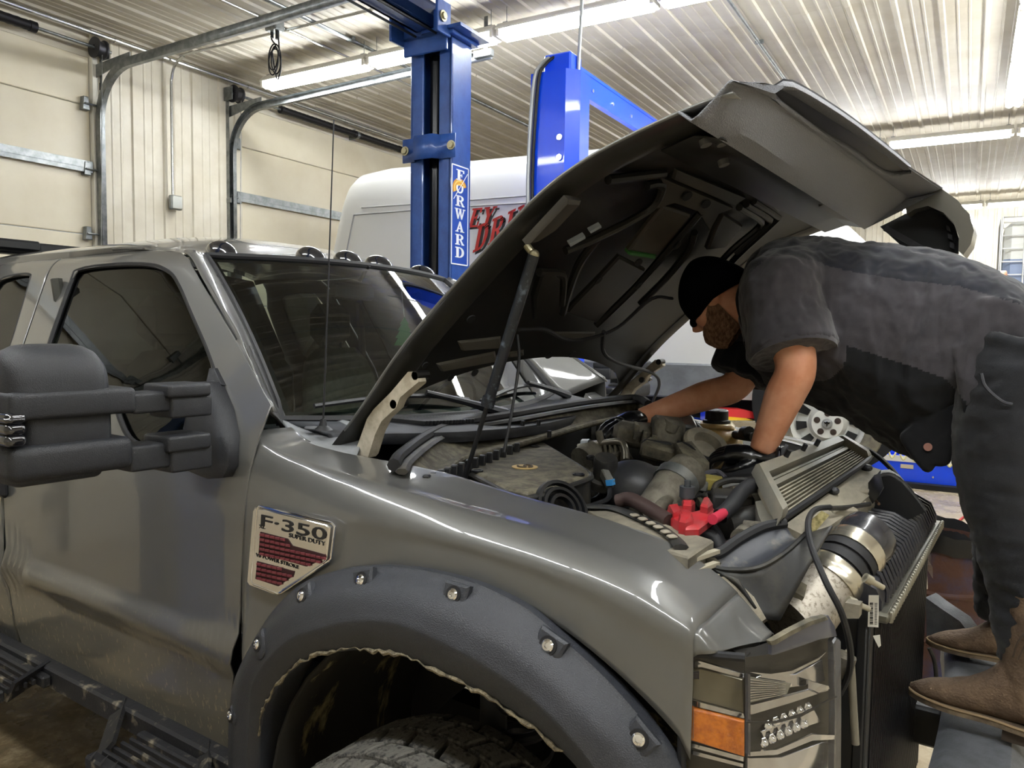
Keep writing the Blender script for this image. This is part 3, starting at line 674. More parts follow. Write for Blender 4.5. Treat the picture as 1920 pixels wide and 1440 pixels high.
for ps in ([(668, 387), (770, 380), (880, 372), (980, 364)], [(655, 401), (770, 392), (880, 384), (985, 378)], [(655, 401), (647, 470)], [(994, 306), (985, 365), (983, 400)], [(992, 308), (1010, 307)], [(1282, 700), (1290, 735)], [(1428, 715), (1432, 790)]): vseam(ps)
# lettering
RED = mat('red_letter', '#c5241f', .4); SHB = mat('letter_shadow', '#23201f', .5)
def van_text(txt, p0, p1, h, slant):
    a_ = vpx(*p0); b2 = vpx(*p1); d_ = (b2-a_); L_ = sum(GLY[c][0] for c in txt)+.12*(len(txt)-1); u_ = Vector((d_.x, 0, d_.z)); s_ = u_.length/L_; ex = u_.normalized()*s_
    up = Vector((0, 0, h)); x = 0
    for ch in txt:
        for k, m_ in ((0, SHB), (1, RED)):
            b_ = MB(); o_ = Vector((a_.x, -.0, a_.z)) + ex*x; o_.y = vy(o_.z)-.004-.004*k
            if k == 0: o_ += Vector((.018, 0, -.014))
            glyph(b_, ch, o_, ex, up, Vector((0, -1, 0)), slant, .003); build('letter' if k else 'letter_shadow', b_, m_, van)
        x += GLY[ch][0]+.12
van_text('EY', (872, 426), (918, 422), .145, .35)
van_text('DRIV', (885, 474), (985, 428), .19, .3)

# ================================================================== things on the floor behind
# rusty drum
RUST = mat('rusted_blue_drum', '#472c20', .7, .1, col2='#26365c', scale=3.0, lo=.46, hi=.66, bump=.3, bscale=30, detail=10)
dp_ = CAM + ray(1758, 1100)*4.05; dp_.z = 0
drum = thing('steel_drum', 'rusty blue steel drum standing on the floor behind the bumper', 'drum', dp_)
pr = [(k_[0]*.84, k_[1]*.845) for k_ in [(.0, .0), (.285, 0), (.29, .02), (.285, .03), (.285, .28), (.297, .295), (.297, .305), (.285, .32), (.285, .57), (.297, .585), (.297, .595), (.285, .61), (.285, .85), (.295, .86), (.295, .875), (.28, .88), (.278, .6)]]
build('shell', MB().lathe(pr, (0,0,0), (0,0,1), 48), RUST, drum)
b_ = MB(); rows = []
for j, (rr_, z) in enumerate(((.227, .69), (.24, .745), (.25, .79), (.256, .75), (.255, .70))):
    rows.append([Vector((rr_*math.cos(R(10*k)), rr_*math.sin(R(10*k)), z + (.014*math.sin(k*.7+1) + .008*math.sin(k*1.9) if 0 < j else 0))) for k in range(36)])
b_.grid(rows, True); build('bin_liner', b_, mat('black_bin_liner', '#0d0d0f', .3), drum)
# red air hose on the floor
hp = [AZ(u, v, .012) for u, v in ((1690, 1005), (1725, 990), (1755, 992), (1790, 982), (1812, 968), (1850, 975), (1900, 1010))]
tag(build('air_hose', MB().tube(hp, .011, 8, 6), mat('red_hose', '#c3402c', .5)), 'thin red air hose lying on the floor behind the drum', 'hose')
# blue drive-on runway in the distance
r0 = RI @ AZ(1695, 912, 0); r1 = RI @ AZ(1805, 922, 0)
rw = thing('lift_runway', 'long low blue drive-on lift runway with a white stripe, beyond the van wheel', 'car lift', rm(r0.x, r0.y, 0), RZ)
X0, X1 = -1.6, 2.4
b_ = MB(); b_.box(((X0+X1)/2, .28, .2), (X1-X0, .5, .34), bev=.01); b_.box(((X0+X1)/2, .02, .03), (X1-X0, .02, .05)); build('deck', b_, BLUEB, rw)
b_ = MB(); b_.box(((X0+X1)/2, .3, .46), (X1-X0, .42, .2), bev=.02); build('upper_rail', b_, BLUEB, rw)
b_ = MB(); b_.box(((X0+X1)/2, .024, .33), (X1-X0, .02, .07)); build('white_stripe', b_, WHITE, rw)
b_ = MB(); b_.box(((X0+X1)/2, .085, .555), (X1-X0, .02, .04)); build('top_stripe', b_, WHITE, rw)
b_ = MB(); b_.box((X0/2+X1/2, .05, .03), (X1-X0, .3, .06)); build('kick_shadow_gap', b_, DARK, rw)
pts = [Vector((-.6+.012*i, .01, .42+.05*math.sin(i*.62)-.001*i)) for i in range(150)]
build('coiled_hose', MB().tube(pts, .011, 7), mat('yellow_coil_hose', '#e3dca8', .4), rw)
for x in (.02, .95): build('tag_plate', MB().box((x, .02, .24), (.14, .01, .05), bev=.004), mat('tan_plate', '#c9bfa8', .5), rw)
for x in (.3, .7, 1.2): build('bolt', MB().cyl((x, .03, .14), (x, .02, .14), .012, 8), mat('bright_bolt', '#cfd2d4', .25, .9), rw)
b_ = MB(); b_.lathe([(0, 0), (.045, 0), (.045, .14), (.02, .18), (.018, .22), (0, .22)], (1.0, .2, .565), (0,0,1), 16)
bt = rm(r0.x, r0.y, 0) + RM @ Vector((.62, .2, .562))
bo = thing('bottle', 'white bottle with a red label standing on the blue runway', 'bottle', bt, RZ)
build('bottle_body', MB().lathe([(0, 0), (.05, 0), (.05, .16), (.02, .22), (.018, .27), (0, .27)], (0,0,0), (0,0,1), 16), mat('cream_bottle', '#d8d3bd', .4), bo)
build('bottle_label', MB().lathe([(.051, .03), (.0515, .13)], (0,0,0), (0,0,1), 16), RED, bo)
# caged tank stack by the end wall
tp = RI @ (CAM + ray(1877, 480)*10.2)
CAGE = mat('cage_tube', '#c9cac8', .35, .7); TANK = mat('milky_tank', '#d6d7cf', .5, 0, trans=.1); TANKB = mat('tank_liquid', '#7d8aa3', .5)
for k in range(3):
    tk = thing('caged_tank', ['bottom white tank in a wire cage, by the end wall', 'middle tank of the caged stack', 'white plastic tank in a wire cage, top of the stack by the end wall'][k], 'tank', rm(tp.x+.5, tp.y+.6, k*1.13), RZ, 'stacked caged tanks')
    b_ = MB()
    for y in (-.45, 0, .45): b_.box((0, y, .06), (1.0, .1, .11), bev=.01)
    b_.box((0, 0, .13), (1.02, 1.2, .03)); build('pallet', b_, STEEL, tk)
    build('tank', MB().box((0, 0, .72), (.94, 1.12, .7), bev=.08), TANK, tk); build('liquid', MB().box((0, 0, .40), (.95, 1.13, .5), bev=.08), TANKB, tk)
    for z in (.2, .37, .54, .71, .88, 1.05, 1.12):
        b_ = MB(); b_.tube([(-.5, -.6, z), (.5, -.6, z), (.5, .6, z), (-.5, .6, z)], .011, 6, closed=True); build('cage_ring', b_, CAGE, tk)
    for i in range(5):
        for y in (-.612, .612): build('cage_bar', MB().cyl((-.5+.25*i, y, .14), (-.5+.25*i, y, 1.12), .011, 6), CAGE, tk)
    for i in range(1, 6):
        for x in (-.512, .512): build('cage_bar', MB().cyl((x, -.6+.2*i, .14), (x, -.6+.2*i, 1.12), .011, 6), CAGE, tk)
# ================================================================== PICKUP TRUCK
truck = thing('pickup_truck', 'dark grey lifted pickup truck with its hood propped open', 'truck', (0, 0, 0))
def mirrored(o, parent=None, name=None):
    me = o.data.copy()
    for v in me.vertices: v.co.y = -v.co.y
    me.flip_normals(); me.update()
    c = bpy.data.objects.new(name or o.name.split('.')[0], me); COL.objects.link(c); c.parent = parent or o.parent
    for md in o.modifiers:
        n = c.modifiers.new(md.name, md.type)
        if md.type == 'SOLIDIFY': n.thickness = md.thickness; n.offset = md.offset
        else: n.width = md.width; n.segments = md.segments; n.limit_method = 'NONE'
    return c
_SZ = [.50, .60, .70, .86, .90, .935, .965, 1.30, 1.42, 1.50, 1.60, 1.98, 2.02, 2.05, 2.09]
_SY = [-.90, -.945, -.967, -.984, -1.008, -1.008, -.986, -.985, -.975, -.955, -.915, -.735, -.705, -.66, -.52]
def Ys(z): return sum(interp(z+d, _SZ, _SY) for d in (-.014, -.007, 0, .007, .014))/5
def SIDE(u, v, off=0.0):
    y = -.95
    for _ in range(25):
        p = AY(u, v, y); y = .5*y + .5*(Ys(p.z)-off)
    return AY(u, v, y)
def S2(x, z, off=0.0): return Vector((x, Ys(z)-off, z))
def xz(p): return (p.x, p.z)
def ring_panel(mb, pairs, sub=8, nv=40, yf=Ys):
    """panel between an outer and an inner closed loop given as matching (x,z) pairs"""
    N_ = len(pairs); rows = []
    out = [Vector((p[0][0], p[0][1], 0)) for p in pairs]; inn = [Vector((p[1][0], p[1][1], 0)) for p in pairs]
    for i in range(N_):
        for k in range(sub):
            t = k/sub; j = (i+1) % N_
            a_ = out[i].lerp(out[j], t); b__ = inn[i].lerp(inn[j], t); row = []
            for q in range(nv+1):
                c = a_.lerp(b__, q/nv); row.append(Vector((c.x, yf(c.y), c.y)))
            rows.append(row)
    rows.append(rows[0]); mb.grid(rows)
    return mb
PNT = PAINT
# dried splashes low on the body sides
nt = PAINT.node_tree; N = nt.nodes; L = nt.links; b = N['Principled BSDF']
tc = N.new('ShaderNodeTexCoord'); mp = N.new('ShaderNodeMapping'); mp.inputs['Scale'].default_value = (1, 1, .35); mp.inputs['Rotation'].default_value = (0, R(28), 0); L.new(tc.outputs['Object'], mp.inputs['Vector'])
sn_ = noise(95, 3, .6, mp.outputs[0]); th = N.new('ShaderNodeMapRange'); th.inputs['From Min'].default_value = .60; th.inputs['From Max'].default_value = .64; L.new(sn_.outputs['Fac'], th.inputs['Value'])
sx_ = N.new('ShaderNodeSeparateXYZ'); L.new(tc.outputs['Object'], sx_.inputs[0]); mz = N.new('ShaderNodeMapRange'); mz.inputs['From Min'].default_value = 1.0; mz.inputs['From Max'].default_value = .68; L.new(sx_.outputs['Z'], mz.inputs['Value'])
fl_ = N.new('ShaderNodeMapRange'); fl_.inputs['From Min'].default_value = 1.0; fl_.inputs['From Max'].default_value = .58; fl_.inputs['To Max'].default_value = .35; L.new(sx_.outputs['Z'], fl_.inputs['Value'])
mu = N.new('ShaderNodeMath'); mu.operation = 'MULTIPLY'; L.new(th.outputs[0], mu.inputs[0]); L.new(mz.outputs[0], mu.inputs[1])
ma = N.new('ShaderNodeMath'); ma.operation = 'MAXIMUM'; L.new(mu.outputs[0], ma.inputs[0]); L.new(fl_.outputs[0], ma.inputs[1])
mc = N.new('ShaderNodeMix'); mc.data_type = 'RGBA'; mc.inputs['A'].default_value = b.inputs['Base Color'].default_value; mc.inputs['B'].default_value = srgb('#8f866f'); L.new(ma.outputs[0], mc.inputs['Factor']); L.new(mc.outputs['Result'], b.inputs['Base Color'])
cw_ = N.new('ShaderNodeMapRange'); cw_.inputs['To Min'].default_value = 1; cw_.inputs['To Max'].default_value = .2; L.new(ma.outputs[0], cw_.inputs['Value']); L.new(cw_.outputs[0], b.inputs['Coat Weight'])
# ---------------------------------------------------------------- front door
dp = [((-.675, 1.575), (-.945, 1.62)), (xz(SIDE(450, 650)), xz(SIDE(393, 667))), (xz(SIDE(380, 533)), xz(SIDE(360, 590))),
      ((-1.337, 1.995), xz(SIDE(337, 537))), ((-1.42, 2.022), xz(SIDE(317, 510))), ((-1.6, 2.04), (-1.56, 1.985)), ((-1.85, 2.047), (-1.80, 1.995)),
      ((-2.27, 2.04), (-2.03, 1.985)), ((-2.235, 1.93), (-2.045, 1.94)), ((-2.168, 1.711), (-1.991, 1.714)), ((-2.12, 1.57), (-1.95, 1.605)), ((-2.08, 1.2), (-1.72, 1.597)),
      ((-2.06, .605), (-1.55, 1.59)), ((-1.6, .605), (-1.42, 1.54)), ((-1.2, .605), (-1.28, 1.44)), ((-.835, .605), (-1.15, 1.424)), ((-.738, .936), (-1.0, 1.43)), ((-.715, 1.25), (-.94, 1.50))]
door = build('front_door', ring_panel(MB(), dp, 8, 96), PNT, truck, ang=50, solid=.005, off=0)
fd_l = mirrored(door, truck)
# dark rubber run round the window, pane
inn = [Vector((p[1][0], 0, p[1][1])) for p in dp]
inn3 = smooth(inn, 4, True)
b_ = MB(); b_.tube([S2(p.x, p.z, -.004) for p in inn3], .009, 6, closed=True); rub = build('window_seal', b_, RUBBER, door); mirrored(rub, fd_l)
SGL = glass_mat('side_glass', (.05,.055,.05,1), 1.55, gl=.6)
def pane(name, loop, parent, m_, inset=.012, rings=5):
    c = sum(loop, Vector())/len(loop); rows = []
    for q in range(rings+1):
        t = q/rings; rows.append([S2(c.x+(p.x-c.x)*t, c.z+(p.z-c.z)*t, -inset) for p in loop])
    mb = MB(); mb.grid(rows[::-1], True); return build(name, mb, m_, parent)
pg = pane('window_glass', inn3, door, SGL); mirrored(pg, fd_l)
# door handle (dark recess at the far left)
b_ = MB(); hp_ = SIDE(8, 905); b_.box((hp_.x-.06, hp_.y-.01, hp_.z), (.2, .03, .1), bev=.012); b_.box((hp_.x-.06, hp_.y-.035, hp_.z+.02), (.18, .03, .035), bev=.012)
b_.cyl((hp_.x+.02, hp_.y-.02, hp_.z-.03), (hp_.x+.02, hp_.y-.03, hp_.z-.03), .01, 12); build('door_handle', b_, PLASTIC, door)
# rocker, inner sill
b_ = MB(); b_.loft([[S2(x, .60, -.02) for x in (-2.95, -.8)], [Vector((x, -.90, .55)) for x in (-2.95, -.8)], [Vector((x, -.80, .52)) for x in (-2.95, -.8)]], 4, 3); rk = build('rocker_panel', b_, DARK, truck, solid=.01); mirrored(rk)
# ---------------------------------------------------------------- rear door and cab corner
rp = [((-2.28, 2.04), (-2.40, 1.975)), ((-2.5, 2.045), (-2.52, 1.98)), ((-2.78, 2.035), (-2.66, 1.96)), ((-2.86, 1.9), (-2.70, 1.88)), ((-2.88, 1.6), (-2.68, 1.62)), ((-2.88, 1.1), (-2.55, 1.60)), ((-2.88, .605), (-2.45, 1.60)), ((-2.3, .605), (-2.35, 1.60)), ((-2.07, .605), (-2.27, 1.60)), ((-2.09, 1.2), (-2.255, 1.62)), ((-2.13, 1.57), (-2.265, 1.66)), ((-2.18, 1.711), (-2.29, 1.74)), ((-2.245, 1.93), (-2.37, 1.93))]
rdoor = build('rear_door', ring_panel(MB(), rp, 5, 14), PNT, truck, ang=50, solid=.005, off=0); rd_l = mirrored(rdoor, truck)
rin = smooth([Vector((p[1][0], 0, p[1][1])) for p in rp], 4, True)
b_ = MB(); b_.tube([S2(p.x, p.z, -.004) for p in rin], .008, 6, closed=True); build('window_seal', b_, RUBBER, rdoor)
g_ = pane('window_glass', rin, rdoor, SGL); mirrored(g_, rd_l)
b_ = MB(); b_.tube([S2(x, 1.585, .006) for x in (-2.9, -2.5, -2.2)], .012, 6); build('belt_moulding', b_, RUBBER, rdoor)
# ---------------------------------------------------------------- windshield, pillars, roof
def WB(s): y = .752*s; k = 1-s*s; return Vector((-.845+.17*k, y, 1.512-.025*k))
def WT(s): y = .63*s; k = 1-s*s; return Vector((-1.385+.125*k, y, 2.018+.012*k))
def WS(s, t):
    p = WB(s).lerp(WT(s), t); q = math.sin(math.pi*t)*.022; return p + Vector((q*.7, 0, q*.7))
ns = 30
b_ = MB(); b_.grid([[WS(-1+2*i/ns, j/14) for i in range(ns+1)] for j in range(15)]); wsh = build('windshield', b_, GLASS, truck)
# black ceramic border inside the glass edge
loop_o = [WS(-1+2*i/ns, 0) for i in range(ns+1)] + [WS(1, j/12) for j in range(1, 12)] + [WS(1-2*i/ns, 1) for i in range(ns+1)] + [WS(-1, 1-j/12) for j in range(1, 12)]
def shr(s, t): return WS(max(-.955, min(.955, s)), max(.045, min(.965, t)))
loop_i = [shr(-1+2*i/ns, 0) for i in range(ns+1)] + [shr(1, j/12) for j in range(1, 12)] + [shr(1-2*i/ns, 1) for i in range(ns+1)] + [shr(-1, 1-j/12) for j in range(1, 12)]
dv = Vector((-.006, 0, -.006))
b_ = MB(); b_.grid([[p+dv for p in loop_o], [p+dv for p in loop_i]], True); build('glass_border', b_, mat('ceramic_black', '#0b0c0d', .4), wsh)
b_ = MB(); b_.tube(loop_o, .013, 6, closed=True); build('glass_seal', b_, RUBBER, wsh)
seam = [S2(-.675, 1.575), SIDE(450, 650), SIDE(380, 533), S2(-1.337, 1.995), S2(-1.42, 2.022)]
seam = smooth(seam, 4); edge = [WS(-1, t/10) for t in range(11)]
base_s = Vector((-.56, -.955, 1.49))
b_ = MB()
s_r = resample([S2(-.66, 1.56)]+seam, 24); e_r = resample([Vector((-.80, -.775, 1.48))]+edge, 24)
rows = []
for a_, c in zip(s_r, e_r):
    mid = (a_+c)/2 + Vector((.012, -.012, .014)); rows.append([x for x in smooth([a_+Vector((0, .012, -.005)), a_.lerp(mid, .35)+Vector((.002,-.006,.004)), mid, c+Vector((.004, -.004, .004))], 4)])
b_.grid(rows); pil = build('a_pillar', b_, PNT, truck, ang=60, solid=.012, off=-1); mirrored(pil)
def roof_pt(x_i, s):
    f = min(1, max(0, (-1.385-x_i)/.45)); k = 1-s*s; sm_ = f*f*(3-2*f)
    y = lerp(.635, .672, min(1, f*2.5))*s; return Vector((x_i + lerp(.128, .0, f)*k, y, lerp(2.022, 2.066, sm_) + lerp(.014, .092, sm_)*(k**.8 if k > 0 else 0)))
b_ = MB(); xs = [-1.383, -1.40, -1.44, -1.5, -1.6, -1.7, -1.85, -2.0, -2.3, -2.6, -2.75, -2.86]
b_.grid([[roof_pt(x, math.sin(math.pi/2*(-1+2*i/40))) for i in range(41)] for x in xs]); rf = build('roof', b_, PNT, truck, ang=60, solid=.012, off=-1)
# corner fillet between roof and door tops
b_ = MB(); c1_ = [roof_pt(x, -1) for x in xs]; c2_ = [S2(x, z) for x, z in ((-1.40, 2.015), (-1.42, 2.022), (-1.5, 2.034), (-1.6, 2.042), (-1.85, 2.048), (-2.27, 2.043), (-2.78, 2.037), (-2.86, 2.03))]
b_.loft([c2_, c1_], 40, 3); fil = build('drip_rail', b_, PNT, truck, ang=60); mirrored(fil)
# rear wall of the cab with window
bk = [((.66, 2.05), (.5, 1.95)), ((0, 2.12), (0, 1.97)), ((-.66, 2.05), (-.5, 1.95)), ((-.88, 1.62), (-.58, 1.62)), ((-.93, 1.4), (-.56, 1.55)), ((-.93, .6), (-.4, 1.52)), ((0, .6), (0, 1.52)), ((.93, .6), (.4, 1.52)), ((.93, 1.4), (.56, 1.55)), ((.88, 1.62), (.58, 1.62))]
b_ = MB(); rows = []
for i in range(len(bk)+1):
    o_, n_ = bk[i % len(bk)]; rows.append([Vector((-2.86, lerp(o_[0], n_[0], q/3), lerp(o_[1], n_[1], q/3))) for q in range(4)])
b_.grid(rows); build('cab_back', b_, PNT, truck, solid=.02)
b_ = MB(); b_.prism([(-2.862, n_[0], n_[1]) for o_, n_ in bk], (.006, 0, 0)); build('rear_window', b_, GLASS, truck)
# clearance lights
def PXU(p): d_ = p-CAM; return 960+FPX*d_.dot(CR)/d_.dot(CF)
for k, (u, v, y) in enumerate(((450, 457, -.55), (597, 466, -.19), (673, 476, .0), (737, 487, .19), (818, 505, .55))):
    s = y/.672; p = min((roof_pt(-1.47-.01*q_, s) for q_ in range(40)), key=lambda c: abs(PXU(c)-u))
    b_ = MB(); rows = []
    for i in range(7):
        t = i/6*math.pi/2; rows.append([p + Vector((.075*math.cos(t)*math.cos(an) - .02*math.sin(t), .042*math.cos(t)*math.sin(an), -.004+.052*math.sin(t))) for an in [2*math.pi*q/20 for q in range(20)]])
    b_.grid(rows, True); ml = build('clearance_light', b_, mat('smoked_lens', '#1b1c22', .12, 0, coat=1), truck)
    b_ = MB(); b_.ball(p+Vector((.01, 0, -.006)), .08, 20, 8, (1.05, .6, .12)); build('light_base', b_, BLACK, ml)
# ---------------------------------------------------------------- bed
b_ = MB()
for s in (-1, 1): b_.loft([[Vector((x, s*-Ys(z_), z_)) for x in (-2.95, -5.1)] for z_ in (.7, .8, .935, 1.1, 1.3, 1.45, 1.5)], 6, 3); b_.box((-4.02, s*.93, 1.5), (2.15, .1, .04), bev=.01)
build('bed_side', b_, PNT, truck, ang=50, solid=.02, off=1)
b_ = MB(); b_.box((-4.0, 0, .95), (2.1, 1.8, .04)); b_.box((-2.97, 0, 1.2), (.03, 1.8, .55)); b_.box((-5.1, 0, 1.15), (.05, 1.8, .6), bev=.01); build('bed_floor', b_, BLACK, truck)
b_ = MB(); b_.box((-3.05, 0, 2.14), (.06, 1.6, .06), bev=.01)
for y in (-.7, -.25, .25, .7): b_.box((-3.05, y, 1.82), (.05, .05, .64), bev=.008)
b_.box((-3.15, -.62, 2.15), (.3, .4, .05), bev=.01); build('headache_rack', b_, BLACK, truck)
# ---------------------------------------------------------------- front fender
def curve(lst): return [AY(u, v, y) for u, v, y in lst]
L0 = curve([(520, 776, -.84), (540, 805, -.835), (573, 830, -.83), (623, 845, -.815), (697, 862, -.80), (750, 871, -.79), (840, 891, -.78), (907, 912, -.775), (973, 932, -.77), (1040, 950, -.77), (1107, 968, -.765), (1173, 990, -.76), (1240, 1013, -.755), (1288, 1040, -.75), (1343, 1079, -.745), (1389, 1122, -.74), (1425, 1162, -.735), (1438, 1199, -.735)])
L1 = curve([(493, 793, -.935), (507, 818, -.932), (527, 836, -.925), (573, 857, -.915), (640, 878, -.905), (707, 897, -.90), (760, 911, -.895), (873, 944, -.885), (973, 970, -.88), (1040, 989, -.878), (1140, 1022, -.872), (1227, 1054, -.862), (1273, 1078, -.855), (1318, 1110, -.845), (1379, 1157, -.83), (1419, 1187, -.815), (1440, 1205, -.80)])
L2 = curve([(485, 845, -.958), (540, 866, -.955), (620, 890, -.95), (700, 912, -.946), (797, 940, -.942), (883, 965, -.94), (1040, 1010, -.938), (1173, 1062, -.93), (1273, 1110, -.915), (1330, 1150, -.90), (1395, 1195, -.875), (1440, 1222, -.85)])
L3 = curve([(474, 935, -.982), (560, 940, -.983), (680, 962, -.985), (790, 992, -.985), (873, 1013, -.985), (990, 1048, -.985), (1090, 1082, -.983), (1170, 1118, -.978), (1250, 1160, -.97), (1330, 1205, -.955), (1440, 1240, -.92)])
def zx(c, x):
    c = sorted(c, key=lambda p: p.x); return interp(x, [p.x for p in c], [p.z for p in c])
def yx(c, x):
    c = sorted(c, key=lambda p: p.x); return interp(x, [p.x for p in c], [p.y for p in c])
def sm1(f, x, d=.05): return sum(f(x+k*d) for k in (-1, -.5, 0, .5, 1))/5
FX0, FX1 = -.72, .562
def fender_cols(xs, zbot, extra=True):
    rows = []
    for x in xs:
        P = []
        for c in (L0, L1, L2, L3):
            P.append(Vector((x, sm1(lambda q: yx(c, q), x), sm1(lambda q: zx(c, q), x, .03))))
        z3 = P[-1].z; zb = zbot(x); y3 = P[-1].y
        f_ = min(1, max(0, (x-.25)/.32)); inw = .05*f_*f_
        for q in (.33, .66, 1.0):
            z = lerp(z3, zb, q); P.append(Vector((x, lerp(y3, Ys(z)+inw-.004, min(1, q*1.4)), z)))
        for i in range(1, len(P)):
            if P[i].z > P[i-1].z-.002: P[i].z = P[i-1].z-.002
        P = [P[0]+Vector((0, .03, -.028)), P[0]+Vector((0, .012, -.004))] + P
        row = smooth(P, 4)
        if not extra:      # trimmed along the headlight opening
            cut = lambda p: hl_top(x) - .034*max(0, min(1, (p.y+.96)/.22)); keep = row[:9]
            for p in row[9:]:
                if p.z <= cut(p): break
                keep.append(p)
            nxt = row[len(keep)] if len(keep) < len(row) else None
            if nxt is not None:
                a_, b2 = keep[-1], nxt; t = (a_.z-cut(a_))/max(1e-6, (a_.z-cut(a_))-(b2.z-cut(b2))); keep.append(a_.lerp(b2, max(0, min(1, t))))
            row = resample(keep, 30)
        rows.append(row)
    return rows
def arch_z(x):
    q = .665**2-(x-.0)**2
    if x < -.62: return lerp(.60, .86, max(0, (x+.72)/.1))
    return .60+math.sqrt(max(q, .0)) if q > 0 else .62
b_ = MB(); n_ = 60; b_.grid(fender_cols([lerp(FX0, .492, i/n_) for i in range(n_+1)], lambda x: max(arch_z(x), .6) if x < .49 else 1.03))
def hl_top(x): return interp(x, [.48, .50, .53, .58], [1.205, 1.222, 1.228, 1.226])
b_.grid(fender_cols([lerp(.492, FX1, i/10) for i in range(11)], lambda x: 1.03, False))
fen = build('front_fender', b_, PNT, truck, ang=60, solid=.003, off=0); fen_l = mirrored(fen)
# lower strip of the fender behind the wheel is covered by the flare's leg
# ---------------------------------------------------------------- fender flare
FO = [(437, 1480, -.975), (436, 1400, -.985), (438, 1340, -.99), (448, 1269, -1.0), (491, 1185, -1.0), (529, 1132, -1.0), (577, 1091, -1.0), (626, 1072, -1.0), (675, 1063, -1.0), (739, 1061, -1.0), (795, 1067, -1.0), (870, 1084, -1.0), (926, 1104, -1.0), (1000, 1144, -1.0), (1074, 1208, -.997), (1135, 1263, -.99), (1196, 1330, -.985), (1242, 1391, -.98), (1269, 1437, -.975), (1300, 1500, -.97)]
FR = [(462, 1480, -1.02), (464, 1400, -1.03), (468, 1330, -1.045), (472, 1284, -1.06), (499, 1237, -1.08), (544, 1196, -1.09), (600, 1176, -1.095), (652, 1164, -1.095), (720, 1164, -1.095), (776, 1179, -1.095), (832, 1204, -1.095), (889, 1234, -1.095), (945, 1269, -1.09), (1000, 1310, -1.085), (1059, 1367, -1.08), (1104, 1422, -1.07), (1150, 1490, -1.06)]
FI = [(487, 1480, -0.990), (487, 1400, -1.010), (493, 1340, -1.030), (514, 1294, -1.050), (551, 1252, -1.060), (589, 1230, -1.068), (630, 1221, -1.070), (682, 1217, -1.070), (739, 1226, -1.070), (776, 1237, -1.070), (832, 1262, -1.070), (907, 1301, -1.065), (952, 1327, -1.060), (1013, 1372, -1.055), (1074, 1430, -1.045), (1120, 1490, -1.035)]
fo, fr_, fi = [smooth(curve(c), 4) for c in (FO, FR, FI)]
fo_, fr2, fi_ = resample(fo, 90), resample(fr_, 90), resample(fi, 90)
b_ = MB(); rows = []
for i in range(90):
    o_, r__, n__ = fo_[i], fr2[i], fi_[i]
    m1 = o_.lerp(r__, .5) + Vector((0, -.022, .006)); k = r__.lerp(n__, .4) + Vector((0, -.002, -.002))
    ret = n__ + Vector((0, .05, .004)); ret2 = n__ + Vector((0, .11, .02))
    rows.append([o_ + Vector((0, .02, .0)), o_ + Vector((0, -.012, .002))] + smooth([o_ + Vector((0, -.014, -.002)), m1, r__], 6) + smooth([r__ + Vector((0, 0, -.004)), k, n__], 4) + [n__ + Vector((0, .006, -.004)), ret, ret2])
b_.grid(rows)
flare = build('fender_flare', b_, FLARE, truck, ang=50)
b_ = MB(); b_.tube([fi_[i] + Vector((random.uniform(-.003, .003), -.004, random.uniform(-.004, .006))) for i in range(12, 84)], [random.uniform(.0005, .006) for _ in range(72)], 6); build('mud_crust', b_, mat('dried_mud', '#857b65', .95, 0, col2='#565043', scale=70, bump=.5, bscale=200), flare, kind='stuff'); flare_l = mirrored(flare)
def flare_pt(u, v):
    """nearest point of the flare surface under the pixel"""
    best = None; d = ray(u, v).normalized()
    for row in rows:
        for p in row[1:-3]:
            w_ = p-CAM; e = (w_ - d*w_.dot(d)).length
            if best is None or e < best[0]: best = (e, p)
    return best[1]
ccx = Vector((0, -1.05, .56))
for u, v in ((566, 1118), (686, 1088), (851, 1111), (1035, 1211), (1193, 1380), (484, 1207), (436, 1340)):
    p = flare_pt(u, v); rad = (p-ccx); rad.y = 0; rad.normalize(); tan = Vector((rad.z, 0, -rad.x))
    nn = (Vector((0, -1, 0)) + rad*.35).normalized(); up_ = (rad - nn*rad.dot(nn)).normalized(); tan = nn.cross(up_)
    sc_ = .85 if u > 470 else .6
    sh = [(-.036, .028), (-.034, -.012), (-.025, -.034), (0, -.042), (.025, -.034), (.034, -.012), (.036, .028)]
    b_ = MB(); b_.prism([p - nn*.012 + tan*x*sc_ + up_*y*sc_ for x, y in smooth([(a_, c, 0) for a_, c in sh], 3) for _ in (0,)] if False else [p - nn*.012 + tan*q.x*sc_ + up_*q.y*sc_ for q in smooth([Vector((a_, c, 0)) for a_, c in sh], 3)], nn*.017, .005, flat=False)
    pk = build('bolt_pocket', b_, FLARE, flare, ang=40)
    b_ = MB(); c = p + nn*.0055; b_.lathe([(.0185, 0), (.0185, .0012), (.013, .0014), (.012, 0)], c, nn, 18); build('washer', b_, RUBBER, pk) if False else None
    b_ = MB(); b_.lathe([(.0125, .0), (.0120, .0035), (.009, .0065), (.005, .0072), (.0045, .003), (0, .003)], c, nn, 18); build('flare_bolt', b_, CHROME, flare)
    b_ = MB(); b_.lathe([(.0185, -.001), (.0175, .002), (.0125, .0012)], c, nn, 18); build('bolt_seat', b_, RUBBER, flare)
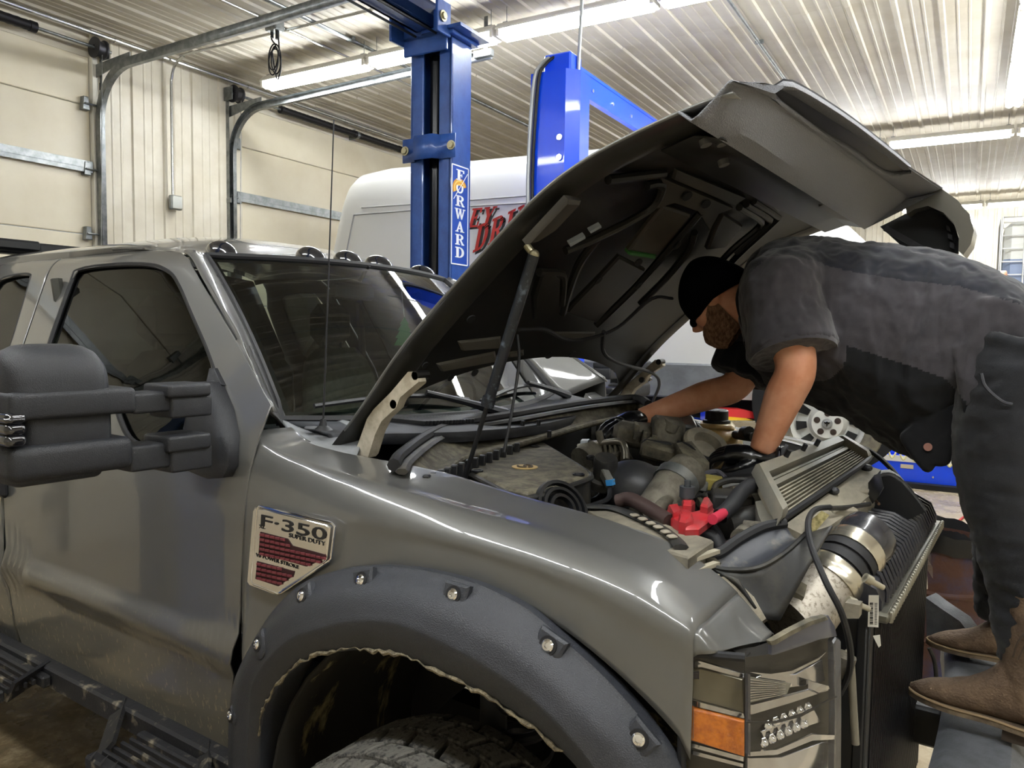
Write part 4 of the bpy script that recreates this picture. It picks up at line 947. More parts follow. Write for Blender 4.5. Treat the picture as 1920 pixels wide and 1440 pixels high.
# ---------------------------------------------------------------- wheel well, tyre, suspension
MUD = mat('mud_splashed_liner', '#16140f', .8, 0, col2='#8a7d58', scale=9, lo=.58, hi=.66, stretch=(1, 1, .18), detail=8)
b_ = MB(); rows = []
for a_ in range(-10, 191, 10):
    an = R(a_); rows.append([Vector((.60*math.cos(an), y, .55+.60*math.sin(an))) for y in (-1.0, -.9, -.75, -.6, -.48)])
b_.grid(rows); build('wheel_liner', b_, MUD, truck, solid=.01)
b_ = MB(); b_.prism([(-.62, -.47, .5), (-.62, -.47, 1.2), (.62, -.47, 1.2), (.62, -.47, .86), (.2, -.47, .90), (-.25, -.47, .86), (-.42, -.47, .70)], (0, .01, 0)); b_.box((-.1, -.45, .95), (1.2, .04, .10)); build('inner_apron', b_, DARK, truck)
TYR = mat('tyre_rubber', '#1b1b1c', .8, 0, bump=.2, bscale=80); TBL = mat('dusty_tread', '#625f59', .9, 0, col2='#2a2928', scale=70, lo=.46, hi=.64, bump=.4, bscale=150)
for sy in (-1, 1):
    tc_ = Vector((-.085, sy*.965, .432))
    b_ = MB(); b_.lathe([(.23, -.13), (.30, -.15), (.37, -.155), (.405, -.145), (.418, -.10), (.422, 0), (.418, .10), (.405, .145), (.37, .155), (.30, .15), (.23, .13)], tc_, (0, -1, 0), 64); ty = build('tyre', b_, TYR, truck)
    b_ = MB(); b_.lathe([(.23, -.12), (.23, .10), (.2, .08), (.1, .06), (.06, .1), (0, .1)], tc_, (0, -1, 0), 40); build('rim', b_, mat('black_rim', '#101012', .3, .3), truck)
    if sy < 0:
        bm_ = []
        for rowi, (yo, w_, sk) in enumerate(((-.13, .05, .3), (-.068, .062, .4), (0, .058, -.35), (.068, .062, .4), (.13, .05, -.3))):
            mb = MB(); l_ = .074; mb.prism([Vector((-l_/2-sk*w_/2*.9, -w_/2, 0)), Vector((l_/2-sk*w_/2*.9, -w_/2, 0)), Vector((l_/2+sk*w_/2*.9+.004, w_/2, 0)), Vector((-l_/2+sk*w_/2*.9, w_/2, 0))], (0, 0, .022), .004)
            me = mb.mesh('tread_block'); shade(me, 30); me.materials.append(TBL)
            for k in range(31):
                an = 2*math.pi*(k+.5*(rowi % 2))/31
                if not (.6 < an < 2.6): continue
                o = bpy.data.objects.new('tread_block', me); COL.objects.link(o); o.parent = ty
                rr_ = .421 if abs(yo) < .1 else .413
                o.location = tc_ + Vector((math.cos(an)*rr_, yo, math.sin(an)*rr_)); o.rotation_euler = Euler((0 if abs(yo) < .1 else (-.25 if yo > 0 else .25), math.pi/2-an, 0))
p = AY(985, 1380, -.60); b_ = MB(); hx = [(p.x + .062*math.cos(t_*.35), -.60 + .062*math.sin(t_*.35), .62 + t_*.0042) for t_ in range(110)]
b_.tube(hx, .015, 8); build('coil_spring', b_, mat('spring_black', '#37373b', .45), truck)
q = AY(925, 1380, -.63); b_ = MB(); b_.cyl((q.x, -.63, .4), (q.x, -.63, .93), .036, 16); b_.cyl((q.x, -.63, .93), (q.x, -.63, 1.1), .012, 10); build('shock_absorber', b_, mat('shock_grey', '#4a4b4e', .45), truck)
b_ = MB(); b_.cyl((0, -.75, .44), (0, .75, .44), .05, 14); b_.box((-.55, -.42, .60), (2.3, .08, .15)); b_.box((-.55, .42, .60), (2.3, .08, .15)); build('axle_and_frame', b_, DARK, truck)
# rear wheels under the bed
for sy in (-1, 1):
    b_ = MB(); b_.lathe([(0, .1), (.2, .08), (.23, .12), (.37, .155), (.42, .14), (.44, 0), (.42, -.14), (.37, -.155), (.2, -.1)], (-3.95, sy*.83, .44), (0, -1, 0), 48); build('rear_tyre', b_, TYR, truck)
# ---------------------------------------------------------------- side step
STEPM = mat('muddy_step_black', '#222225', .6, 0, col2='#8d8471', scale=14, lo=.58, hi=.72, bump=.15, bscale=100)
b_ = MB(); z0_ = AY(79, 1244, -.99).z; zb_ = AY(77, 1282, -.99).z
b_.box((-1.9, -.96, (z0_+zb_)/2), (2.5, .07, z0_-zb_), bev=.008)
step = build('side_step', b_, STEPM, truck)
for (ua, va, ub, vb, wx) in ((217, 1318, 190, 1415, .44), (79, 1246, 12, 1300, -.42)):
    top = AY(ua, va, -.985); out = AY(ub, vb, -1.13); zb2 = out.z
    for x_ in (0, wx):
        b_ = MB(); b_.bar((top.x+x_*.98, -.975, top.z-.02), (out.x+x_, -1.12, zb2), .012, .075, up=(0, 1, 1)); build('step_leg', b_, STEPM, step)
    b_ = MB(); cx_ = out.x + wx/2
    b_.box((cx_, -1.155, zb2-.005), (abs(wx)+.02, .035, .04), bev=.006); b_.box((cx_, -1.01, zb2-.005), (abs(wx)+.02, .03, .04), bev=.006)
    build('step_frame', b_, STEPM, step)
    for k in range(4):
        build('step_tread', MB().box((cx_, -1.045-.026*k, zb2+.004), (abs(wx), .012, .02), bev=.003), STEPM, step)
    b_ = MB()
    for k in range(9): b_.prism([(cx_-wx*.46+k*wx*.115, -1.173, zb2+.014), (cx_-wx*.46+k*wx*.115+.012, -1.173, zb2+.014), (cx_-wx*.46+k*wx*.115+.006, -1.15, zb2+.03)], (0, .003, .004))
    build('grip_teeth', b_, STEPM, step, kind='stuff')
# ---------------------------------------------------------------- fender badge
def BP(u, v, o_=0.0): return AY(u, v, -.990-o_)
badge = None
outl = [(487, 949), (622, 981), (628, 987), (621, 1046), (616, 1053), (530, 1110), (522, 1113), (476, 1095), (472, 1089), (483, 954)]
b_ = MB(); b_.prism([BP(u, v) for u, v in outl], (0, -.016, 0), .003); badge = build('fender_badge', b_, mat('polished_chrome', (.78,.78,.8,1), .14, 1.0), truck)
b_ = MB(); b_.tube([BP(u, v, .014) for u, v in outl], .0035, 8, closed=True); build('badge_rim', b_, CHROME, badge)
bar_ = BP(628, 987)-BP(485, 952); ex = Vector((bar_.x, 0, bar_.z)).normalized()
MAR_LIT = mat('maroon_mesh_lit', '#6d2f36', .55); MAR_SHADED = mat('maroon_mesh_shaded', '#2e0f13', .7)  # one maroon in two tones, painted as lit and as shaded
def mesh_area(poly, dx_=9.6, dy_=9.0):
    b_ = MB(); b_.prism([BP(u, v, .0155) for u, v in poly], (0, -.002, 0)); build('mesh_back', b_, MAR_SHADED, badge)
    us = [p[0] for p in poly]; vs = [p[1] for p in poly]
    def inside(u, v):
        r_ = False; j = len(poly)-1
        for i in range(len(poly)):
            if (poly[i][1] > v) != (poly[j][1] > v) and u < (poly[j][0]-poly[i][0])*(v-poly[i][1])/(poly[j][1]-poly[i][1])+poly[i][0]: r_ = not r_
            j = i
        return r_
    sl = 33/148; b_ = MB(); n = 0
    u = min(us)+2
    cells = []
    while u < max(us):
        v = min(vs)-20
        while v < max(vs)+20:
            vv = v + (u-min(us))*sl
            if inside(u+dx_/2, vv+dy_/2): cells.append((u, vv))
            v += dy_
        u += dx_
    for (u, vv) in cells:  # lower half of each pocket painted as lit, upper half left shaded
        c = [(u, vv+dy_*.5), (u+dx_-1.4, vv+dy_*.42+(dx_-1.4)*sl), (u+dx_-1.4, vv+dy_-.3+(dx_-1.4)*sl), (u, vv+dy_-.3)]
        b_ = MB(); b_.prism([BP(*q_, .0174) for q_ in c], (0, -.0035, 0), .0012); build('mesh_cell_lit', b_, MAR_LIT, badge)
mesh_area([(489, 997), (540, 1010), (549, 1023), (611, 1040), (606, 1049), (576, 1062), (486, 1037)])
mesh_area([(483, 1052), (553, 1071), (551, 1079), (523, 1099), (480, 1085)])
def text_on(parent, txt, p0, p1, h, m_, name='lettering', depth=.0012, bold=.0, nrm=Vector((0, -1, 0)), up=None):
    cu = bpy.data.curves.new('txt', 'FONT'); cu.body = txt; cu.size = 1; cu.offset = bold; cu.resolution_u = 3
    to = bpy.data.objects.new('txt', cu); COL.objects.link(to); bpy.context.view_layer.update()
    me = bpy.data.meshes.new_from_object(to.evaluated_get(bpy.context.evaluated_depsgraph_get())); bpy.data.objects.remove(to)
    xs_ = [v.co.x for v in me.vertices]; ys_ = [v.co.y for v in me.vertices]; w_ = max(xs_)-min(xs_); hh = max(ys_)-min(ys_)
    ex_ = (p1-p0); L_ = ex_.length; ex_.normalize(); ey_ = up if up is not None else nrm.cross(ex_).normalized()
    bm = bmesh.new(); bm.from_mesh(me)
    g = bmesh.ops.extrude_face_region(bm, geom=bm.faces[:])
    for v in [q_ for q_ in g['geom'] if isinstance(q_, bmesh.types.BMVert)]: v.co.z += 1
    for v in bm.verts: v.co = p0 + ex_*((v.co.x-min(xs_))/w_*L_) + ey_*((v.co.y-min(ys_))/hh*h) + nrm*(depth*v.co.z)
    bm.to_mesh(me); bm.free(); me.name = name
    o = build(name, me, m_, parent, 30); return o
INK = mat('badge_ink', '#1a1a1d', .35)
text_on(badge, 'F·350', BP(489, 986, .0162), BP(612, 1015, .0162), .030, INK, 'badge_number', bold=.012, up=Vector((.10, 0, 1)).normalized())
text_on(badge, 'SUPER DUTY', BP(542, 1007, .0162), BP(610, 1024, .0162), .0105, INK, 'badge_word', bold=.01)
text_on(badge, 'V8 POWER STROKE', BP(480, 1043, .0162), BP(560, 1067, .0162), .009, INK, 'badge_word', bold=.005)
text_on(badge, 'XL', BP(486, 990, .0162), BP(497, 992, .0162), .009, INK, 'badge_word')
# ---------------------------------------------------------------- tow mirror
mir = None
def bpx(u0, v0, u1, v1, xf, depth, bev=.01, shear=0):
    a_, c = AX(u0, v0, xf), AX(u1, v1, xf); return ((xf-depth/2, (a_.y+c.y)/2, (a_.z+c.z)/2), (depth, abs(a_.y-c.y), abs(a_.z-c.z)), bev)
def mpart(name, specs, m_=PLASTIC, parent=None):
    b_ = MB()
    for s_ in specs: c, sz, bv = bpx(*s_); b_.box(c, sz)
    o = build(name, b_, m_, parent or truck, ang=40); md = o.modifiers.new('round', 'BEVEL'); md.width = bv; md.segments = 4; md.limit_method = 'NONE'
    for p in o.data.polygons: p.use_smooth = True
    for e_ in o.data.edges: e_.use_edge_sharp = False
    return o
XM = -.72
b_ = MB(); c, sz, _ = bpx(20, 646, 213, 750, XM, .15)
rows = []
for k in range(13):   # domed upper shell
    t = k/12; y = c[1]-sz[1]/2 + sz[1]*t; e = 1-abs(2*t-1)**5; e2 = 1-abs(2*t-1)**8
    rows.append([Vector((c[0]+(sz[0]/2)*math.cos(an)*(.75+.25*e2), y, c[2]-sz[2]/2 + (sz[2])*(max(0, math.sin(an))**.55)*(.74+.26*e))) for an in [math.pi*q_/18 for q_ in range(19)]])
b_.grid(rows)
b_.add(rows[0], [tuple(range(19))]); b_.add(rows[-1], [tuple(range(19))[::-1]])
mir = build('tow_mirror', b_, PLASTIC, truck, ang=60)
mpart('mirror_bar', [(18, 738, 258, 774, XM+.005, .13, .012)], parent=mir)
mpart('mirror_body', [(50, 768, 216, 850, XM-.012, .12, .02)], parent=mir)
mpart('mirror_bar', [(18, 842, 255, 878, XM+.005, .13, .02)], parent=mir)
mpart('mirror_skirt', [(24, 868, 200, 894, XM-.01, .1, .02)], parent=mir)
for v in (776, 797, 818): mpart('marker_lens', [(11, v, 54, v+19, XM+.01, .1, .012)], mat('smoked_marker', '#15151b', .08, coat=1), mir)
mpart('mirror_arm', [(250, 738, 345, 770, XM-.01, .08, .008)], parent=mir); mpart('mirror_arm', [(245, 838, 345, 873, XM-.01, .08, .008)], parent=mir)
for v in (722, 820):
    mpart('arm_knuckle', [(322, v+22, 400, v+57, XM, .1, .008)], parent=mir); mpart('knuckle_cap', [(316, v, 398, v+20, XM+.008, .11, .008)], parent=mir)
b_ = MB(); sail = [(398, 712), (418, 712), (440, 770), (448, 810), (446, 870), (436, 893), (410, 895), (330, 880), (335, 868), (385, 865), (390, 822), (365, 810), (372, 780), (396, 775), (396, 735)]
b_.prism([SIDE(u, v, .005) for u, v in ((384, 715), (418, 716), (440, 770), (449, 815), (447, 872), (436, 893), (408, 895), (365, 878), (362, 800), (372, 760))], (0, -.045, 0), .015, flat=False); build('mirror_base', b_, PLASTIC, mir, ang=50)
b_ = MB(); b_.prism([SIDE(u, v, .003) for u, v in ((398, 690), (408, 690), (424, 722), (390, 726))], (0, -.012, 0), .004); build('sail_corner', b_, PLASTIC, mir)
mir_l = mirrored(mir, truck)
for ch in list(mir.children): mirrored(ch, mir_l)
# ---------------------------------------------------------------- cowl, wipers, antenna
COWL = mat('grey_cowl_plastic', '#7d7f82', .6, 0, col2='#6a6c6e', scale=9); COWB = mat('black_cowl_plastic', '#33353a', .6, 0, col2='#1f2024', scale=8)
b_ = MB(); rows = []
for i in range(31):
    s = -1+2*i/30; p = WB(s); f_ = Vector((.24-.05*s*s, 0, -.025)); rows.append([p+Vector((-.03, 0, -.012)), p + Vector((.02, 0, -.004)), p+f_*.5+Vector((0, 0, .002)), p+f_, p+f_+Vector((.01, 0, -.03))])
b_.grid(rows); cowl = build('cowl', b_, COWB, truck, solid=.01)
for i in range(74):
    s = -.62+1.24*i/73; p = WB(s); b_ = MB(); b_.bar(p+Vector((.035, .0, -.0)), p+Vector((.15, .05, -.006)), .008, .012); build('cowl_slat', b_, BLACK, cowl)
b_ = MB(); up_c = [AZ(u, v, 1.502) for u, v in ((528, 783), (560, 784), (612, 783), (660, 790), (690, 800))]; lo_c = [AY(u, v, y) + Vector((0, 0, .002)) for u, v, y in ((532, 792, -.837), (548, 812, -.833), (573, 829, -.83), (620, 844, -.816), (668, 856, -.805))]
b_.loft([up_c, lo_c], 16, 4); build('cowl_end_cap', b_, COWL, cowl, solid=.006)
pa = AZ(606, 806, 1.50)
b_ = MB(); b_.lathe([(0, .03), (.007, .03), (.012, .012), (.022, .004), (.026, 0)], pa, (0,0,1), 20); ant = build('antenna', b_, BLACK, truck)
mt_ = AZ(626, 225, 2.62); mt_ = CAM + ray(626, 225)*((pa-CAM).dot(CF)*.995)
b_ = MB(); b_.tube([pa+Vector((0,0,.02)), pa.lerp(mt_, .5), mt_], [.0028, .0022, .0016], 8, 6); build('antenna_mast', b_, BLACK, ant)
b_ = MB(); b_.lathe([(.02, .0), (.018, .004), (0, .005)], AZ(584, 803, 1.499), (0,0,1), 18); build('cowl_plug', b_, mat('plug_grey', '#55565a', .5), cowl)
for y0, y1 in ((-.66, -.08), (-.02, .56)):
    pts = [WS(lerp(y0, y1, t_/6)/.74, .035+.05*math.sin(math.pi*t_/6*.9)) + Vector((.02, 0, .02)) for t_ in range(7)]
    b_ = MB(); b_.tube(pts, .008, 6, 2); wi = build('wiper', b_, BLACK, truck)
    b_ = MB(); b_.tube([pts[4]+Vector((.012, 0, .012)), pts[5]+Vector((.06, .05, -.02)), WB(min(.9, y1/.74+.12))+Vector((.09, 0, 0))], [.009, .012, .02], 8, 4); build('wiper_arm', b_, BLACK, wi)
# ---------------------------------------------------------------- cabin
SEATM = mat('grey_seat_cloth', '#65675c', .9, 0, col2='#55574d', scale=30); INT = mat('dark_cabin_trim', '#26272a', .7)
b_ = MB(); b_.box((-1.9, 0, .62), (2.1, 1.75, .04)); b_.box((-2.8, 0, 1.1), (.05, 1.7, .9)); build('cabin_floor', b_, INT, truck)
b_ = MB(); rows = []
for i in range(13):
    s = -1+2*i/12; p = WB(s); y = p.y*.97; rows.append([Vector((p.x-.05, y, 1.475)), Vector((p.x-.25, y, 1.47)), Vector((p.x-.42, y, 1.44)), Vector((p.x-.48, y, 1.3)), Vector((p.x-.46, y, .9))])
b_.grid(rows); build('dashboard', b_, INT, truck)
for y in (-.43, .43):
    b_ = MB(); rows = []
    for i in range(13):
        t = i/12; wd = interp(t, [0, .1, .6, .9, 1], [.24, .27, .26, .2, .12]); z = lerp(1.0, 1.68, t); x = -1.72-.2*t
        rows.append([Vector((x+.06*math.cos(an)*(1.3 if math.cos(an) > 0 else 1), y+wd*math.copysign(abs(math.sin(an))**.6, math.sin(an)), z+.01*math.cos(an))) for an in [2*math.pi*q_/20 for q_ in range(20)]])
    b_.grid(rows, True); b_.add(rows[-1], [tuple(range(20))]); seat = build('seat', b_, SEATM, truck, ang=60)
    b_ = MB(); b_.box((-1.94, y, 1.80), (.1, .26, .2), bev=.05); b_.cyl((-1.93, y-.06, 1.6), (-1.93, y-.06, 1.75), .008); b_.cyl((-1.93, y+.06, 1.6), (-1.93, y+.06, 1.75), .008); build('headrest', b_, SEATM, seat)
    b_ = MB(); b_.box((-1.5, y, .98), (.5, .54, .2), bev=.07); build('cushion', b_, SEATM, seat)
b_ = MB(); b_.box((-2.62, 0, 1.25), (.16, 1.5, .7), bev=.06); build('rear_bench', b_, SEATM, truck)
b_ = MB(); b_.lathe([(.185, 0), (.195, .01), (.205, 0), (.195, -.01), (.185, 0)], (-1.22, .43, 1.40), (-.85, 0, .5), 32); b_.cyl((-1.22, .43, 1.40), (-1.0, .43, 1.28), .035); b_.bar((-1.22, .25, 1.4), (-1.22, .61, 1.4), .03, .02); build('steering_wheel', b_, BLACK, truck)
for s_ in (-1, 1): b_ = MB(); b_.tube([(-2.1, s_*.78, 1.95), (-2.05, s_*.76, 1.6), (-2.0, s_*.72, 1.0)], .02, 6); build('seat_belt', b_, mat('belt', '#3b3b36', .8), truck)
b_ = MB(); b_.box((-1.34, 0, 1.93), (.03, .24, .07), bev=.015); b_.cyl((-1.30, 0, 1.97), (-1.25, 0, 2.03), .008); build('rear_view_mirror', b_, BLACK, truck)
# pine-tree air freshener hanging from the mirror
fc = WS(.18, .72) + Vector((-.08, 0, -.06))
af = thing('air_freshener', 'green tree-shaped air freshener hanging inside the windshield', 'air freshener', fc)
tr = [(0, .0), (.02, -.03), (.012, -.03), (.03, -.055), (.02, -.055), (.04, -.085), (.028, -.085), (.046, -.115), (.008, -.115), (.008, -.135)]
poly = [Vector((.3*x, x, z)) for x, z in tr] + [Vector((-.3*x, -x, z)) for x, z in tr[:0:-1]]
b_ = MB(); b_.prism(poly, (.002, -.0006, 0)); build('card_tree', b_, mat('pine_green', '#3f7a4a', .6), af)
b_ = MB(); b_.tube([(0, 0, 0), (.03, -.05, .1)], .001, 4); build('string', b_, WHITE, af)
# ================================================================== HOOD (raised about 41 degrees), part of the truck
HD = Vector((.749, 0, .663)).normalized(); HN = Vector((.663, 0, -.749)).normalized()     # along the hood, out of its underside
HP0 = Vector((-.585, 0, 1.474))
HBLK = mat('black_hood_underside', '#0d0c0a', .45, .0, col2='#191712', scale=5, spec=.35); HTAUPE = mat('dusty_hood_panel', '#332f28', .42, .0, col2='#27241f', scale=6, spec=.4)
EDGE = [(-.60, 1.462), (-.50, 1.565), (-.345, 1.738), (-.16, 1.905), (.03, 2.062), (.148, 2.13), (.25, 2.168), (.33, 2.192), (.41, 2.212), (.47, 2.222)]
ed = smooth([Vector((x, 0, z)) for x, z in EDGE], 4)
_L = [0]
for q_ in range(1, len(ed)): _L.append(_L[-1]+(ed[q_]-ed[q_-1]).length)
def hood_cut(y, n=40, xmax=9):
    """hood line at this y: the rear edge bows forward along the windshield base"""
    s0 = .02 + .285*math.sqrt(max(0, 1-(y/.80)**2)); e = [p for p in ed if p.x < xmax]; tot = _L[len(e)-1]
    return [Vector([interp(lerp(s0, tot, k_/n), _L, [p[a__] for p in ed]) for a__ in range(3)]) for k_ in range(n+1)]
b_ = MB(); rows = []
for i in range(33):
    s = -1+2*i/32; y = .79*s; k = 1-s*s; row = []
    for p in hood_cut(y):
        t = (p.x+.60)/1.07; tip = max(0, (t-.62)/.38); lift_ = .055*(1-abs(s)**3) ; fwd = .0
        row.append(Vector((p.x, y, p.z)) - HN*(lift_*(1-.5*tip)) + Vector((fwd, 0, .0)))
    rows.append(row)
b_.grid(rows); hood = build('hood', b_, PNT, truck, ang=60, solid=.006, off=-1)
# hemmed side flanges
for sy in (-1, 1):
    b_ = MB(); rows = []
    for j, p in enumerate(ed):
        if p.x > .385: break
        t = j/(len(ed)-1); w_ = .075 if t < .93 else .03; e = Vector((p.x, sy*.79, p.z))
        rows.append([e, e + HN*.012 + Vector((0, -sy*.012, 0)), e + HN*.018 + Vector((0, -sy*w_*.55, 0)), e + HN*.03 + Vector((0, -sy*w_, 0)), e + HN*.012 + Vector((0, -sy*(w_+.035), 0))])
    b_.grid(rows); build('hood_flange', b_, mat('hood_flange_black', '#201f1b', .38, .0, coat=.3), hood, ang=50)
# inner panel with crowned shape
b_ = MB(); rows = []
for i in range(25):
    s = -1+2*i/24; rows.append([Vector((p.x, .72*s, p.z)) + HN*(.012 - .02*(1-s*s)) for p in hood_cut(.72*s, 40, .36)])
b_.grid(rows); build('inner_panel', b_, HBLK, hood, ang=50)
def HPT(u, v, off=.02): return AP(u, v, HP0 + HN*off, HN)
def plate(name, px, h, m_=HTAUPE, off=.012, bev=.006):
    b_ = MB(); b_.prism([HPT(u, v, off+h) - HN*h for u, v in px], HN*h, bev); return build(name, b_, m_, hood)
plate('stamped_panel', [(1268, 318), (1400, 372), (1380, 386), (1262, 336)], .022)
plate('stamped_panel', [(1236, 330), (1260, 341), (1376, 391), (1350, 402), (1332, 432), (1312, 398), (1262, 380), (1228, 392), (1246, 352)], .016)
plate('stamped_panel', [(1218, 420), (1245, 388), (1297, 405), (1233, 480), (1178, 472)], .014)
plate('stamped_panel', [(1357, 402), (1394, 425), (1361, 466), (1327, 470), (1344, 427)], .018)
plate('stamped_panel', [(1163, 482), (1212, 507), (1155, 567), (1118, 607), (1063, 588), (1073, 575), (1130, 517)], .014, HBLK)
plate('stamped_panel', [(1067, 378), (1092, 380), (1043, 435), (1005, 458), (988, 462)], .02)
plate('stamped_panel', [(1018, 515), (1040, 513), (1053, 522), (1050, 575), (1030, 596), (1005, 606), (1003, 560)], .02, HBLK)
for px in ([(860, 643), (941, 634), (941, 653), (867, 659)], [(820, 685), (930, 662), (934, 678), (828, 698)], [(952, 664), (984, 659), (984, 667), (952, 672)], [(1040, 625), (1118, 625), (1115, 636), (1051, 639)]): plate('stiffener', px, .007, mat('stiffener_grey', '#4a4740', .5))
plate('stamped_panel', [(1330, 290), (1375, 305), (1350, 330), (1315, 312)], .022); plate('stamped_panel', [(1285, 285), (1330, 292), (1312, 312), (1280, 308)], .018)
plate('stamped_panel', [(1350, 335), (1400, 320), (1440, 350), (1420, 372)], .016); plate('stamped_panel', [(1440, 378), (1475, 362), (1480, 385), (1460, 400)], .02)
GRN = mat('green_overspray', '#275a24', .5)
plate('overspray_patch', [(1362, 292), (1406, 266), (1392, 290), (1372, 305)], .024, GRN); plate('overspray_patch', [(1180, 473), (1232, 480), (1230, 486), (1178, 478)], .018, GRN)
plate('overspray_patch', [(1440, 335), (1462, 305), (1455, 330), (1440, 345)], .02, GRN)
def rib(px, r_=.011, off=.022, m_=HBLK, sm=4): b_ = MB(); b_.tube([HPT(u, v, off) for u, v in px], r_, 8, sm); return build('rib', b_, m_, hood)
for px in ([(1386, 389), (1421, 410), (1423, 425), (1373, 468), (1330, 515)], [(1413, 377), (1455, 404), (1452, 416), (1382, 481), (1340, 530)], [(1399, 383), (1438, 407), (1437, 421), (1378, 475)], [(1118, 450), (1087, 493), (1068, 542), (1055, 587)], [(1213, 348), (1230, 345), (1242, 352), (1215, 395), (1120, 445), (1060, 470)], [(1140, 337), (1200, 330), (1245, 325)], [(1312, 400), (1260, 460), (1190, 540), (1118, 610)], [(1302, 436), (1290, 470), (1250, 520), (1200, 570)], [(1010, 510), (1048, 512), (1056, 525), (1053, 570)]): rib(px)
# oval holes
def hole(u, v, ru, rv, ang=0):
    b_ = MB(); c = HPT(u, v, .034); e1_ = (HPT(u+ru*math.cos(R(ang)), v+ru*math.sin(R(ang)), .034)-c); e2_ = (HPT(u-rv*math.sin(R(ang)), v+rv*math.cos(R(ang)), .034)-c)
    b_.prism([c + e1_*math.cos(R(a_*20)) + e2_*math.sin(R(a_*20)) for a_ in range(18)], HN*.003); build('drain_hole', b_, mat('hole_black', '#020203', .9), hood)
for h_ in ((1288, 367, 11, 6, -38), (1323, 382, 10, 6, -38), (1197, 491, 8, 5, -40), (883, 597, 9, 5, -30), (797, 684, 7, 4, -40), (845, 707, 8, 4, -45), (890, 698, 8, 4, -45), (1029, 666, 8, 4, -30), (1073, 664, 8, 4, -30), (1122, 525, 9, 3, -45), (1270, 460, 9, 3, -48), (1197, 535, 8, 3, -45)): hole(*h_)
for px in ([(1068, 458), (1097, 442), (1098, 447), (1070, 463)], [(1106, 434), (1127, 423), (1128, 427), (1108, 438)]): plate('sticker', px, .012, mat('sticker_white', '#868c93', .5), bev=0)
# latch striker
b_ = MB(); b_.tube([HPT(u, v, .05) for u, v in ((1383, 303), (1407, 290), (1436, 306), (1434, 320), (1407, 339), (1388, 324))], .008, 8, 3, closed=True); build('latch_striker', b_, BLACK, hood)
b_ = MB(); b_.prism([HPT(u, v, .045) for u, v in ((1393, 306), (1408, 298), (1424, 310), (1405, 326))], HN*.006); build('latch_plate', b_, mat('hole_black', '#020203', .9), hood)
# hood wiring and washer hose
for px, r_ in (([(973, 618), (1022, 618), (1058, 636), (1097, 636), (1157, 615), (1221, 561), (1260, 560)], .006), ([(1132, 622), (1132, 661), (1164, 682), (1224, 700), (1236, 721), (1224, 752)], .007)):
    b_ = MB(); b_.tube([HPT(u, v, .045) for u, v in px], r_, 7, 5); build('hood_cable', b_, RUBBER, hood)
# hinges, cream painted
HIN = mat('cream_hinge', '#b9b1a0', .45, 0, col2='#9a917e', scale=20)
for sy in (-1, 1):
    px = [(664, 852), (690, 858), (703, 815), (715, 790), (742, 765), (750, 745), (785, 716), (781, 698), (765, 697), (733, 735), (700, 768), (688, 785)]
    pl = [AY(u, v, -.765) for u, v in px]; pl = [Vector((p.x, sy*.765*-1 if sy > 0 else -.765, p.z)) for p in pl]
    pl = [Vector((p.x, sy*.765, p.z)) for p in pl]
    b_ = MB(); b_.prism(pl, (0, -sy*.035, 0), .006); hg = build('hood_hinge', b_, HIN, truck)
    for u, v in ((778, 704), (737, 758)):
        p = AY(u, v, -.765); p.y = sy*.728; b_ = MB(); b_.cyl((p.x, sy*.765, p.z), (p.x, sy*.72, p.z), .012, 10); build('hinge_bolt', b_, mat('dark_bolt', '#2b2a29', .4, .7), hg)
# prop strut
lo_ = AY(871, 898, -.70); hi_ = HPT(1001, 478, .03); md_ = lo_.lerp(hi_, .36)
b_ = MB(); b_.tube([md_, hi_], .0135, 12); st = build('hood_strut', b_, mat('strut_black', '#23262b', .35, .3, col2='#59616c', scale=40, lo=.55, hi=.7), truck)
b_ = MB(); b_.tube([lo_, md_], .006, 10); build('strut_rod', b_, BLACK, st)
b_ = MB(); b_.tube([md_.lerp(hi_, -.02), md_.lerp(hi_, .04)], .017, 12); build('strut_collar', b_, mat('strut_black', '#23262b'), st)
b_ = MB(); b_.ball(hi_, .013, 12, 8); b_.cyl(hi_, hi_-HN*.03, .009, 10); build('strut_joint', b_, mat('zinc_bolt', '#a29b80', .4, .8), st)
b_ = MB(); b_.tube([AY(970, 628, -.55), AY(973, 680, -.57), AY(960, 770, -.62), AY(945, 848, -.66)], .004, 6, 5); build('washer_hose', b_, RUBBER, st)
# ---------------------------------------------------------------- front bar with the upper grille opening
def yt(y): return (y+.757)/1.436
def bar_at(y):
    f = max(0, (-y-.60)/.22); f = min(1, f*f); c = lambda x, z, tx, tz: Vector((lerp(x, tx, f), y, lerp(z, tz, f)))
    bx = lerp(.487, .561, yt(y))
    return [c(.40, 2.195, .36, 2.195), c(.435, 2.146, .385, 2.18), c(.465, 2.164, .40, 2.188), c(lerp(.465, bx, .5), 2.200, .43, 2.208), c(bx, 2.238, .46, 2.232), c(bx+.012, 2.242, .468, 2.234)]
ys_ = [-.80, -.78, -.75, -.71, -.66, -.6, -.5, -.3, 0, .3, .5, .70]
b_ = MB(); b_.grid([bar_at(y) for y in ys_]); b_.add(bar_at(.70)+[Vector((.655, .70, 2.252)), Vector((.45, .70, 2.22))], [tuple(range(8))])
fb = build('grille_bar', b_, LINER, hood, ang=28, solid=.004)
